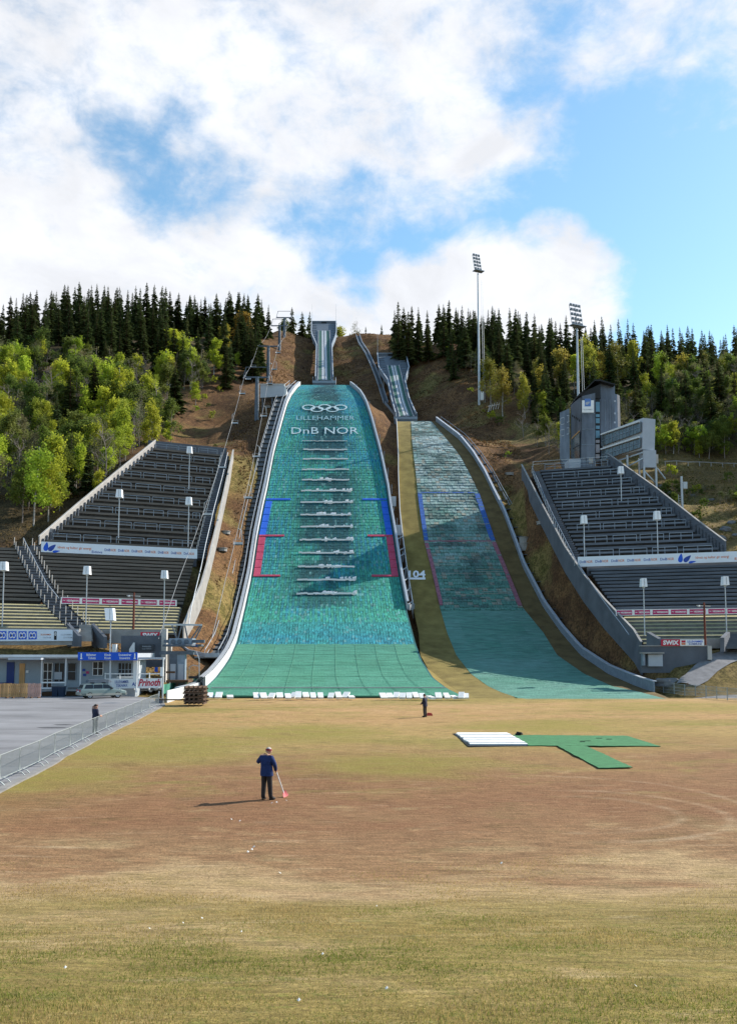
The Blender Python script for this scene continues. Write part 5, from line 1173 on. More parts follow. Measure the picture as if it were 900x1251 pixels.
# ------------------------------------------------------------------ crowd barriers
bar = thing('crowd_barrier', (0, 0, 0), 'galvanised crowd barrier section in the row along the car park edge', 'barrier', 'crowd barriers along the car park')
Lb = 1.0
MB().tube([(0, 0, .18), (0, 0, 1.08), (1, 0, 1.08), (1, 0, .18), (0, 0, .18)], .022, 5).build('frame', M['mesh'], bar)
mb = MB()
for i in range(1, 20): mb.beam((i / 20, 0, .18), (i / 20, 0, 1.08), .007, .012)
mb.build('infill_bars', M['mesh'], bar, kind='stuff')
for x in (.12, .88): MB().tube([(x, -.32, 0), (x, -.2, .12), (x, 0, .2), (x, .2, .12), (x, .32, 0)], .02, 5).build('foot', M['mesh'], bar)
first = True
for a, b in zip(fpts[:-1], fpts[1:]):
    d = b - a; ang = math.atan2(d.y, d.x); loc = Vector((a.x, a.y, zt(a.x, a.y) + .05)); L_ = math.hypot(d.x, d.y) * .985
    if first: o = bar; o.location = loc; o.rotation_euler = (0, 0, ang); o.scale = (L_, 1, 1); first = False
    else: o = dup(bar, loc, ang, (L_, 1, 1))

# ------------------------------------------------------------------ kiosk building
KY = 97.5; gz = zt(-36, KY)
ks = thing('kiosk', (-36, KY, gz), 'long low grey kiosk with ticket windows under a flat canopy', 'building')
def kx(x, Y=KY): return atY(x, 820, Y).x
def kz(y, Y=KY): return atY(50, y, Y).z
def kb(name, x0, y0, x1, y1, Y, d, m_, par=None):
    mb = MB(); mb.box(kx(x0, Y), Y, kz(y1, Y), kx(x1, Y), Y + d, kz(y0, Y)); return mb.build(name, m_, par or ks)
zr = kz(805)
MB().box(kx(-70), KY, gz - .3, kx(166), KY + 4.5, zr).build('wall', M['housegrey'], ks)
MB().box(kx(-72, 95.2), 95.2, kz(804.5, 95.2), kx(96, 95.2), KY + 5, kz(801, 95.2)).build('flat_roof', M['panelgrey'], ks)
MB().box(kx(96.1, 95.0), 95.0, kz(806, 95.0), kx(168, 95.0), KY + 5, kz(798, 95.0)).build('flat_roof', M['panelgrey'], ks)
MB().box(kx(-72, 95.0), 94.95, kz(803, 95.0), kx(95.6, 95.0), 95.19, kz(799.8, 95.0)).build('roof_fascia', M['white'], ks)
MB().box(kx(12, 94.5), 94.0, kz(806, 94.5), kx(52, 94.5), 95.3, kz(803.6, 94.5)).build('porch_roof', M['panelgrey'], ks)
for x in (51, 80.5, 98.5, 134.7, 167): kb('canopy_post', x - .7, 804, x + .7, 851.5 if x < 90 else 846, 95.4, .16, M['white'])
kb('corner_panel', 163, 806, 170, 838, 96.5, .2, M['signw'])
kb('blue_door', 8.5, 809, 17.5, 836, KY - .1, .12, M['deepblue']); kb('wooden_door', 24, 810.5, 30.5, 836, KY - .1, .12, M['wood'])
for (x0, y0, x1, y1, nx_, ny_, m_) in ((53, 810, 64, 840, 2, 3, 'white'), (66.5, 810, 79, 833, 2, 1, 'glass'), (83, 810, 93, 831, 1, 2, 'glass'), (113.5, 808.5, 126, 825, 2, 2, 'white'), (144.5, 810, 161, 826, 4, 2, 'glass')):
    wn = kb('window', x0, y0, x1, y1, KY - .06, .08, M['glass']); fm = M['signw'] if m_ == 'white' else M['bsteel']
    for i in range(nx_ + 1): x = x0 + (x1 - x0) * i / nx_; kb('frame', x - .35, y0, x + .35, y1, KY - .14, .08, fm, wn)
    for j in range(ny_ + 1): y = y0 + (y1 - y0) * j / ny_; kb('frame', x0 - .35, y - .3, x1 + .35, y + .3, KY - .135, .08, fm, wn)
kb('service_panel', 67, 821, 76, 830, KY - .15, .1, M['panelgrey']); kb('notice', 32, 819, 35, 822, KY - .1, .06, M['signw'])
for y in (833, 840): kb('deck_rail', 51.6, y, 80, y + 1.6, 95.3, .1, M['signw'])
kb('deck', 51.6, 845.5, 97, 850, 95.6, 1.9, M['brownwood']); kb('deck_board', 51, 842.5, 97, 844, 95.45, .1, M['paleconc'])
for i in range(7): kb('bench_plank', 84, 840 + i * 1.2, 98, 840.6 + i * 1.2, 96.5 - i * .15, .25, M['brownwood'])
# poster pictures beside the ticket window
for x, y, m_ in ((101, 820, 'navy'), (105.5, 823, 'magenta'), (102, 826, 'navy')): kb('poster', x, y - 3, x + 3.4, y, KY - .08, .06, M[m_])
kb('sliding_sill', 143, 826.4, 163, 828, KY - .4, .4, M['signw'])
# right extension: open canopy
kb('canopy_beam', 168.5, 803, 201, 805.5, 95.2, .3, M['panelgrey']); kb('canopy_post', 198.5, 803, 200, 857, 94.5, .15, M['white'])
kb('post_notice', 196, 815, 199.5, 826, 94.3, .12, M['signw'])
# blue sign
Y_ = 94.9; c = [atY(95.5, 796.8, Y_), atY(168, 796.8, Y_), atY(168, 806.6, Y_), atY(95.5, 806.6, Y_)]
banner('kiosk_sign', *c, 'blue sign board with white ticket, kiosk and souvenir lettering on the canopy', 'sign', back=M['blue'], items=[('t', 'Billetter', .145, .31, .54, .84, M['signw'], .02), ('t', 'Tickets', .17, .30, .14, .44, M['signw'], .02), ('t', 'Kiosk', .45, .56, .54, .84, M['signw'], .02), ('t', 'Kiosk', .45, .56, .14, .44, M['signw'], .02), ('t', 'Souvenirer', .685, .90, .54, .84, M['signw'], .02), ('t', 'Souvenirs', .70, .88, .14, .44, M['signw'], .02), ('r', .04, .075, .15, .3, M['signw']), ('r', .048, .067, .3, .85, M['signw']), ('r', .94, .975, .15, .3, M['signw']), ('r', .948, .967, .3, .85, M['signw'])])
# litter bins
for x, lab in ((68.2, 'dark wheeled bin below the kiosk deck rail'), (75.8, 'dark wheeled bin next to the canopy post')):
    p = atY(x, 848, 94.6); z = zt(p.x, 94.6) + .05; rt = thing('litter_bin', (p.x, 94.6, z), lab, 'bin', 'dark bins at the kiosk'); mb = MB(); mb.add([(p.x + sx * w_, 94.6 + sy_ * w_, z + h) for h, w_ in ((0, .26), (1.0, .33)) for sx, sy_ in ((-1, -1), (1, -1), (1, 1), (-1, 1))], [(3, 2, 1, 0), (4, 5, 6, 7), (0, 1, 5, 4), (1, 2, 6, 5), (2, 3, 7, 6), (3, 0, 4, 7)]); mb.build('bin_body', M['bin'], rt)
    MB().box(p.x - .36, 94.2, z + 1.0, p.x + .36, 94.97, z + 1.1).build('lid', M['dsteel'], rt); MB().tube([(p.x - .3, 94.98, z + .1), (p.x + .3, 94.98, z + .1)], .1, 8).build('wheel', M['wheel'], rt)
# slatted wooden fence panels by the car park
for x0, x1, m_, lab in ((-16, 11.5, 'wood', 'orange board fence section leaning beyond the picture edge'), (11.8, 34, 'wood', 'orange board fence section in front of the wooden kiosk door'), (34.3, 50, 'pinkwood', 'pinkish board fence section against the kiosk deck')):
    Yf = 91.5; a, b = atY(x0, 850, Yf), atY(x1, 850, Yf); z = zt(a.x, Yf) + .1; rt = thing('board_fence', ((a.x + b.x) / 2, Yf, z), lab, 'fence', 'board fence sections by the kiosk'); nn = max(5, int((b.x - a.x) / .19))
    for i in range(nn):
        X = a.x + (b.x - a.x) * (i + .5) / nn; hw = (b.x - a.x) / nn * .43; hh = 1.42 + random.uniform(-.03, .03); MB().box(X - hw, Yf + random.uniform(-.01, .01), z + .05, X + hw, Yf + .03, z + hh).build('board', M[m_], rt)
    for h in (.35, 1.1): MB().box(a.x, Yf + .042, z + h, b.x, Yf + .1, z + h + .1).build('rail', M['brownwood'], rt)
    for X in (a.x + .3, b.x - .3): MB().box(X - .06, Yf + .05, z - .05, X + .06, Yf + .6, z + .08).build('foot', M['brownwood'], rt)
# banners at ground level
Y_ = 96.3; c = [atY(133, 829.5, Y_), atY(197.5, 828.5, Y_), atY(197.5, 840, Y_), atY(133, 841.5, Y_)]
banner('red_script_banner', *c, 'white banner with red script lettering stretched low behind the parked car', back=M['signw'], items=[('t', 'Prinoth', .56, .98, .22, .95, M['red'], .03, .35), ('t', 'AS', .44, .54, .25, .62, M['navy'], .02), ('t', 'LILLEHAMMER', .12, .38, .55, .85, M['navy']), ('t', 'TEKNIKK', .14, .36, .18, .45, M['navy'])])
rt = thing('railing', atY(165, 845, 96.6), 'white two-bar railing above the red script banner', 'railing')
for y in (822.5, 829): mb = MB(); pbox(mb, 128, y, 199, y + 1.3, 96.6, .1); mb.build('rail', M['signw'], rt)
for x in (128, 146, 164, 182, 198): mb = MB(); pbox(mb, x, 822, x + 1.1, 843, 96.72, .1); mb.build('post', M['signw'], rt)
Y_ = 109.2; c = [atY(-30, 768.5, Y_), atY(96, 769.5, Y_), atY(96, 783, Y_), atY(-30, 783.5, Y_)]
it = []
for i in range(6):
    a = .03 + .0975 * i; it += [('r', a, a + .08, .15, .85, M['blue']), ('o', a + .024, .5, .017, .26, .62, M['signw']), ('o', a + .054, .5, .018, .26, .62, M['signw']), ('r', a + .024, a + .041, .42, .55, M['signw'])]
it += [('t', 'LILLEHAMMER', .635, .735, .5, .64, M['orange']), ('t', 'SENTRUM', .66, .735, .24, .38, M['panelgrey']), ('r', .765, .79, .1, .85, M['black']), ('o', .7775, .62, .008, .16, .5, M['signw']), ('t', 'LILLEHAMMER', .83, .94, .5, .64, M['panelgrey']), ('t', 'SENTRUM', .855, .94, .24, .38, M['panelgrey']), ('r', .962, .985, .1, .85, M['black']), ('o', .9735, .62, .008, .16, .5, M['signw'])]
banner('logo_banner', *c, 'long white banner with blue double-ring logos at the foot of the weathered stand', items=it)
# concrete walls at the foot of the left stand
lw = thing('stand_wall', atY(150, 780, 109.5), 'dark concrete walls and ramp at the foot of the weathered stand', 'wall')
def cw(name, x0, y0, x1, y1, Y, d, m_, par): mb = MB(); pbox(mb, x0, y0, x1, y1, Y, d); return mb.build(name, m_, par)
cw('base_wall', -40, 768, 97, 788, 109.4, .5, M['concrete'], lw); cw('base_wall', 125, 769, 200, 786, 109.6, .4, M['concrete'], lw)
MB().prism([atY(112, 762, 111), atY(127, 778, 107.5), atY(127, 792, 107.5), atY(112, 792, 111)], (.4, 0, 0)).build('ramp_wall', M['darkconc'], lw)
MB().prism([atY(82, 762, 111), atY(96, 777, 107.5), atY(96, 790, 107.5), atY(82, 790, 111)], (.4, 0, 0)).build('ramp_wall', M['darkconc'], lw)
for i in range(9): cw('ramp_step', 97, 763 + i * 2.2, 112, 766 + i * 2.2, 111.2 - i * .42, .6, M['concrete'], lw)
cw('block_wall', 148, 776.5, 200, 805, 106.0, .5, M['darkconc'], lw); cw('side_pier', 197, 768, 203, 835, 105.6, .8, M['paleconc'], lw)
cw('side_pier', 203, 785, 209, 835, 107.0, .6, M['paleconc'], lw); cw('lower_wall', 168, 806, 200, 815, 104.5, .4, M['darkconc'], lw)
MB().prism([atY(158, 793, 105.5), atY(163, 785, 105.5), atY(164.5, 785, 105.5), atY(164.5, 798, 105.5), atY(158, 798, 105.5)], (0, .3, 0)).build('slanted_fin', M['white'], lw)
cw('crate_box', 127.5, 774, 133, 782, 108.6, .5, M['brownwood'], lw); cw('pale_block', 137, 787, 142, 797, 104.8, .8, M['white'], lw)
c = [atY(172, 772.2, 106.4), atY(195, 772.2, 106.4), atY(195, 780, 106.4), atY(172, 780, 106.4)]
banner('red_sign', *c, 'red sign with white bold lettering on the wall by the lift station', 'sign', back=M['red'], items=[('t', 'SWIX', .1, .93, .2, .85, M['signw'], .05)])
c = [atY(170.5, 787, 105.8), atY(188.5, 787, 105.8), atY(188.5, 795, 105.8), atY(170.5, 795, 105.8)]
banner('notice_board', *c, 'black notice board with faint white writing below the red sign by the lift station', 'sign', back=M['darkboard'], items=[('t', 'PARKEN', .22, .8, .55, .75, M['panelgrey']), ('t', 'Lysgardsbakken', .2, .82, .25, .38, M['panelgrey'])])
p = atY(190, 818, 103); cw('blue_sign_board', 189, 815, 193, 821, 103, .05, M['blue'], lw)
# ------------------------------------------------------------------ foot of the right stand
rw = thing('stand_wall', atY(800, 805, 107), 'grey concrete retaining wall with a hatch at the foot of the blue-grey stand', 'wall')
cw('base_wall', 783, 789.5, 864, 822, 106.5, .5, M['darkconc'], rw); cw('wall_cap', 782, 788.2, 865, 789.6, 106.4, .8, M['concrete'], rw); cw('end_pier', 864.3, 789, 869, 806, 106.2, .9, M['paleconc'], rw)
MB().prism([atY(789, 772, 111), atY(806, 782, 107.8), atY(806, 790, 107.8), atY(789, 790, 111)], (.5, 0, 0)).build('ramp_wall', M['darkconc'], rw)
MB().prism([atY(886, 772, 110), atY(879, 779, 107), atY(879, 796, 107), atY(886, 796, 110)], (.5, 0, 0)).build('ramp_wall', M['darkconc'], rw)
cw('rear_wall', 806, 780, 880, 792, 108.4, .4, M['concrete'], rw)
for i in range(7): cw('ramp_step', 886, 774 + i * 2.6, 930, 777 + i * 2.6, 110.6 - i * .5, .7, M['darkconc'], rw)
cw('hatch', 791.5, 799.5, 809, 814, 106.0, .48, M['panelgrey'], rw); cw('hatch_roof', 784, 796.7, 811, 798.6, 105.5, 1.1, M['concrete'], rw); cw('hatch_side', 784.8, 798.7, 787.5, 813, 105.8, .6, M['bsteel'], rw)
c = [atY(807, 781.2, 106.3), atY(830, 781.2, 106.3), atY(830, 789, 106.3), atY(807, 789, 106.3)]
banner('red_sign', *c, 'red sign with white bold lettering on the retaining wall with the hatch', 'sign', back=M['red'], items=[('t', 'SWIX', .1, .93, .2, .85, M['signw'], .05)])
c = [atY(830.3, 781.2, 106.3), atY(859.5, 781.2, 106.3), atY(859.5, 788.8, 106.3), atY(830.3, 788.8, 106.3)]
banner('white_sign', *c, 'white sign with blue lettering beside the red sign on the retaining wall', 'sign', back=M['signw'], items=[('t', 'LILLEHAMMER', .3, .95, .52, .84, M['blue'], .02), ('t', 'KOMMUNE', .36, .9, .14, .42, M['navy'], .02), ('r', .05, .22, .5, .85, M['red']), ('r', .05, .22, .14, .42, M['orange'])])
p = ground_hit(818, 838, 90); mb = MB(); pl = []
bmh = bmesh.new(); bmesh.ops.create_icosphere(bmh, subdivisions=3, radius=1)
for v in bmh.verts: v.co = Vector((v.co.x * 1.9, v.co.y * .9, max(-.3, min(.55, v.co.z * .9)) )) * (1 + .16 * math.sin(v.co.x * 7 + v.co.y * 5) * math.cos(v.co.z * 6)) + p
mb.add([v.co for v in bmh.verts], [[v.index for v in f.verts] for f in bmh.faces]); bmh.free(); mb.build('boulder', M['rock'], label='flat-topped grey boulder at the end of the curved guard wall', cat='boulder')
# mesh fence along the service road
mf = [ground_hit(x, 846.5 + (x - 800) * .105, 80) for x in range(797, 925, 13)]
rt = thing('mesh_fence', mf[0], 'low grey mesh fence with thin posts along the service road', 'fence')
for a, b in zip(mf[:-1], mf[1:]):
    MB().beam(a, a + Vector((0, 0, 1.25)), .07, .07).build('post', M['mesh'], rt); up = Vector((0, 0, 1.2)); mb = MB()
    for h in (1.2, .8, .45, .1): mb.beam(a + Vector((0, 0, h)), b + Vector((0, 0, h)), .03, .03)
    for i in range(1, 12): q = a.lerp(b, i / 12); mb.beam(q + Vector((0, 0, .1)), q + up, .015, .015)
    mb.build('mesh_panel', M['mesh'], rt)

# ------------------------------------------------------------------ green netting and pipe stack at the end of the white wall
npth = [onz(268, 832, 1.2), onz(252, 838, .9), onz(230, 843, .6), onz(207, 848, .5)]
rt = thing('safety_net', npth[-1], 'green safety netting on thin posts behind the end of the white guard wall', 'net')
MB().wall([p + Vector((-.8, .6, 0)) for p in npth], 1.0, .03).build('netting', M['netgreen'], rt)
for a, b in zip(npth[:-1], npth[1:]):
    for i in range(3): q = a.lerp(b, i / 3) + Vector((-.8, .55, -.3)); MB().beam(q, q + Vector((0, 0, 1.45)), .07, .07).build('net_post', M['steel'], rt)
p = onz(237, 861, .36); rt = thing('pipe_stack', p, 'stack of brown timber battens piled crosswise at the foot of the white wall', 'timber stack')
for j in range(9):
    for i in range(5):
        z = p.z + .05 + j * .18
        if j % 2: MB().box(p.x - .95 + random.uniform(-.12, .05), p.y + i * .38, z, p.x + .95 + random.uniform(-.05, .12), p.y + i * .38 + .14, z + .15).build('batten', M['mud'], rt)
        else: MB().box(p.x - .8 + i * .4 - .07, p.y - .15 + random.uniform(-.1, .1), z, p.x - .8 + i * .4 + .07, p.y + 1.7, z + .15).build('batten', M['mud'], rt)
MB().box(p.x - 3.2, p.y + .6, p.z + .35, p.x - .9, p.y + .72, p.z + .47).build('batten', M['mud'], rt)
MB().box(onz(199, 857, .4).x - .3, 83.5, .3, onz(199, 857, .4).x + .4, 84.1, .75).build('concrete_foot', M['dsteel'], label='dark concrete block under the post at the end of the barriers', cat='block')

# ------------------------------------------------------------------ foam blocks along the foot of the large slope
fg = 'white foam blocks along the foot of the larger slope'
xs = [(256, 0), (266, 1), (280, 2), (312, 1), (321, 0), (331, 0), (341, 0), (351, 0), (358, 1), (364, 3), (373, 0), (382, 0), (391, 0), (404, 0), (413, 0), (422, 0), (429, 2), (468, 1), (476, 0), (484, 1), (492, 0), (500, 1), (508, 0), (516, 1), (527, 2), (536, 0), (546, 1), (555, 2), (564, 3), (569, 0)]
for x, k_ in xs:
    p = onz(x, 854.5 + random.uniform(-.5, .6), .42); mb = MB(); a = random.uniform(-.35, .35) + (.5 if k_ == 2 else 0); tl_ = R(28 if k_ < 2 else 8) + (R(25) if k_ == 3 else 0)
    ax = Vector((math.cos(a), math.sin(a), 0)); ay = Vector((-math.sin(a) * math.cos(tl_), math.cos(a) * math.cos(tl_), math.sin(tl_))); az = ax.cross(ay)
    w_, d_, h_ = random.uniform(.27, .33), random.uniform(.40, .52), random.uniform(.07, .11)
    c = p + Vector((0, .6, .14 + d_ * math.sin(tl_))); mb.obox(c, ax * w_, ay * d_, az * h_); o = mb.build('foam_block', M['foam'], label=['white foam block propped on the green mat edge, leaning back', 'white foam block lying slightly askew among its row', 'white foam block lying nearly flat on the mat edge', 'white foam block stacked steeply on end'][k_], cat='foam block', group=fg)
# ------------------------------------------------------------------ boards and carpet on the field
def flat(mb, px, up, h):
    P_ = []
    for x, y in px: p = onz(x, y, 0.0); P_.append(Vector((p.x, p.y, up)))
    mb.prism(P_, (0, 0, h)); return mb
rt = thing('white_board_stack', onz(598, 905), 'square of white boards lying on the grass beside the green carpet', 'boards')
for i in range(9):
    f0, f1 = i / 9, (i + .82) / 9; L0 = (556 + 18 * f0 + random.uniform(-1, 2.5), 897 + 14.5 * f0); L1 = (556 + 18 * f1 + random.uniform(-1, 2.5), 897 + 14.5 * f1); R0 = (619 + 26 * f0, 897 + 14.5 * f0); R1 = (619 + 26 * f1, 897 + 14.5 * f1)
    flat(MB(), [L1, R1, R0, L0], .04, .07 + .02 * (i % 2)).build('board', M['foam'], rt)
flat(MB(), [(572, 912.5), (645, 912.3), (618, 896.6), (553, 896.6)], .012, .02).build('ground_sheet', M['black'], rt)
rt = thing('green_carpet', onz(720, 905), 'green artificial turf carpet laid in a T on the brown grass', 'carpet')
def ragged(px):
    r = []
    for (x0, y0), (x1, y1) in zip(px, px[1:] + px[:1]):
        nn = max(3, int(math.hypot(x1 - x0, (y1 - y0) * 3) / 5))
        for i in range(nn): t = i / nn; r.append((x0 + (x1 - x0) * t + random.uniform(-.5, .5), y0 + (y1 - y0) * t + random.uniform(-.22, .22)))
    return r
flat(MB(), ragged([(645, 912), (806, 913), (765, 900), (626, 899)]), .035, .03).build('turf_strip', M['turf'], rt); flat(MB(), ragged([(731, 940), (772, 939), (716, 912.8), (680, 912.4)]), .04, .03).build('turf_strip', M['turf'], rt)
mb = MB()
for _ in range(6): q = onz(random.uniform(700, 745), random.uniform(903, 908)); mb.obox(q + Vector((0, 0, .075)), (random.uniform(.05, .18), random.uniform(-.05, .05), 0), (0, .012, 0), (0, 0, .012))
mb.build('torn_edges', M['black'], rt, kind='stuff')
p = onz(632, 899.5); rt = thing('turf_roll', p, 'small dark bundle of straps lying where the white boards meet the carpet', 'bundle')
for i in range(4): MB().tube([p + Vector((random.uniform(-.32, .1), 0, .11 + .04 * i)), p + Vector((random.uniform(.1, .32), random.uniform(-.1, .2), .10 + .03 * i))], .06, 6).build('strap', M['black'], rt)

# ------------------------------------------------------------------ vehicles
def loft(mb, stations, m=0, capm=None):
    # stations: (x, ring of (y, z)); closed rings
    b = len(mb.v); k_ = len(stations[0][1])
    for x, ring in stations: mb.v += [(x, y, z) for y, z in ring]
    for i in range(len(stations) - 1):
        for j in range(k_): mb.f.append((b + i * k_ + j, b + (i + 1) * k_ + j, b + (i + 1) * k_ + (j + 1) % k_, b + i * k_ + (j + 1) % k_)); mb.m.append(m)
    mb.f.append(tuple(b + j for j in range(k_))); mb.m.append(m); mb.f.append(tuple(b + (len(stations) - 1) * k_ + j for j in range(k_))[::-1]); mb.m.append(m)
    return mb
def wagon(loc, rz, label, paint, lower, box=True):
    rt = thing('parked_car', loc, label, 'car', 'cars at the kiosk'); rt.rotation_euler = (0, 0, rz); ORG[rt] = Vector((0, 0, 0))
    def ring(w0, w1, z0, zs, zt_): return [(-w0, z0), (w0, z0), (w1, z0 + (zs - z0) * .45), (w1 * .985, zs), (w1 * .93, zt_), (-w1 * .93, zt_), (-w1 * .985, zs), (-w1, z0 + (zs - z0) * .45)]
    mb = MB(); loft(mb, [(-2.28, ring(.70, .78, .36, .74, .90)), (-2.2, ring(.74, .84, .30, .80, .97)), (-1.4, ring(.76, .87, .26, .82, .96)), (0, ring(.76, .87, .24, .82, .95)), (1.0, ring(.76, .87, .24, .80, .93)), (1.75, ring(.74, .85, .26, .74, .86)), (2.2, ring(.68, .78, .30, .62, .74)), (2.32, ring(.6, .68, .36, .55, .64))]); mb.build('body', paint, rt, smoothf=False)
    # greenhouse
    base = [(-2.12, .97), (-1.95, 1.38), (-1.7, 1.46), (.2, 1.47), (.45, 1.42), (1.12, .95)]
    mb = MB(); n_ = len(base); L_ = [Vector((x, .78 - .17 * (z - .95) / .5, z)) for x, z in base]; Rr = [Vector((p.x, -p.y, p.z)) for p in L_]
    mb.add(L_ + Rr, [tuple(range(n_)), tuple(range(2 * n_ - 1, n_ - 1, -1))] + [(i, n_ + i, n_ + i + 1, i + 1) for i in range(n_ - 1)]); mb.build('cabin', paint, rt)
    for s in (1, -1):
        for x0, x1, x2, x3 in ((-1.9, -1.05, -1.05, -1.72), (-.98, -.12, -.12, -.98), (-.05, .92, .42, -.05)):
            f = lambda x, z: Vector((x, s * (.79 - .17 * (z - .95) / .5), z)); MB().prism([f(x0, 1.0), f(x1, 1.0), f(x2, 1.38), f(x3, 1.38)], (0, s * .012, 0)).build('side_window', M['glass'], rt)
    MB().prism([(-2.105, -.66, 1.03), (-2.105, .66, 1.03), (-1.985, .58, 1.35), (-1.985, -.58, 1.35)], (-.02, 0, .006)).build('rear_window', M['glass'], rt)
    MB().prism([(1.05, -.66, 1.0), (1.05, .66, 1.0), (.52, .57, 1.38), (.52, -.57, 1.38)], (.012, 0, .02)).build('windscreen', M['glass'], rt)
    for s in (1, -1):
        MB().box(-2.295, s * .52 - .2, .68, -2.2, s * .52 + .2, .9).build('tail_light', M['red'], rt); MB().box(2.2, s * .5 - .16, .55, 2.325, s * .5 + .16, .68).build('headlight', M['lamp'], rt)
        MB().obox((.75, s * .93, .98), (.1, 0, 0), (0, .09, 0), (0, 0, .07)).build('wing_mirror', M['black'], rt)
        MB().box(-1.75, s * .885 - .02, .30, 1.8, s * .885 + .02, .50).build('side_sill', lower, rt)
        for x in (-1.38, 1.4):
            c = Vector((x, s * .76, .32)); mb = MB(); b0 = []
            for yy, r in ((-.11, .30), (-.09, .325), (.09, .325), (.11, .30)): b0.append((yy, r))
            pts = []
            for yy, r in b0: pts.append([(c.x + r * math.cos(2 * math.pi * j / 18), c.y + yy * s, c.z + r * math.sin(2 * math.pi * j / 18)) for j in range(18)])
            for a, b in zip(pts[:-1], pts[1:]): mb.add(a + b, [(j, (j + 1) % 18, 18 + (j + 1) % 18, 18 + j) for j in range(18)])
            mb.add(pts[-1], [tuple(range(18))]); mb.add(pts[0], [tuple(range(18))[::-1]]); wh = mb.build('wheel', M['wheel'], rt)
            mb = MB(); rim = [(c.x + .215 * math.cos(2 * math.pi * j / 18), c.y + s * .115, c.z + .215 * math.sin(2 * math.pi * j / 18)) for j in range(18)]; mb.prism(rim, (0, s * .012, 0)); mb.build('rim', M['steel'], wh)
            for j in range(5):
                a = 2 * math.pi * (j + .5) / 5; MB().obox((c.x + .13 * math.cos(a), c.y + s * .129, c.z + .13 * math.sin(a)), (.035, 0, 0), (0, .004, 0), (0, 0, .035)).build('rim_hole', M['black'], wh)
    MB().box(-2.36, -.8, .36, -2.15, .8, .62).build('rear_bumper', lower, rt); MB().box(2.2, -.74, .3, 2.38, .74, .52).build('front_bumper', lower, rt)
    MB().box(-2.372, -.26, .64, -2.29, .26, .76).build('number_plate', M['signw'], rt)
    if box:
        mb = MB(); rg = lambda w_, h: [(-w_, 1.58), (w_, 1.58), (w_ * .95, 1.58 + h), (-w_ * .95, 1.58 + h)]
        loft(mb, [(-1.55, rg(.2, .12)), (-1.4, rg(.34, .27)), (-.2, rg(.38, .33)), (.6, rg(.36, .28)), (.95, rg(.2, .1))]); mb.build('roof_box', M['dsteel'], rt, smoothf=False)
        for x in (-.95, .2): MB().box(x - .03, -.66, 1.47, x + .03, .66, 1.575).build('roof_bar', M['black'], rt)
    return rt
p = onz(122, 853.5, .36); wagon((p.x, p.y + .6, zt(p.x, p.y) + .05), R(32), 'silver-green estate car with a black roof box parked before the kiosk', mat('green_silver_paint', (.20, .25, .24), .3, .04, 1, metal=.3, spec=.5), mat('beige_trim', (.36, .35, .30), .4, .04, 1))
p = atY(8, 842, 95.5); wagon((p.x, 94.2, zt(p.x, 94.2) + .05), R(-8), 'dark blue car mostly hidden behind the board fence', mat('blue_paint', (.02, .04, .14), .25, .04, 1, metal=.3), mat('dark_trim', (.03, .03, .035), .5, .05, 1), False)
p = atY(170, 840, 100.5); wagon((p.x, 100.5, zt(p.x, 100.5)), R(5), 'white car half hidden behind the railing at the open canopy', mat('white_car_paint', (.6, .61, .62), .25, .03, 1), mat('grey_trim', (.1, .1, .1), .5, .05, 1), False)

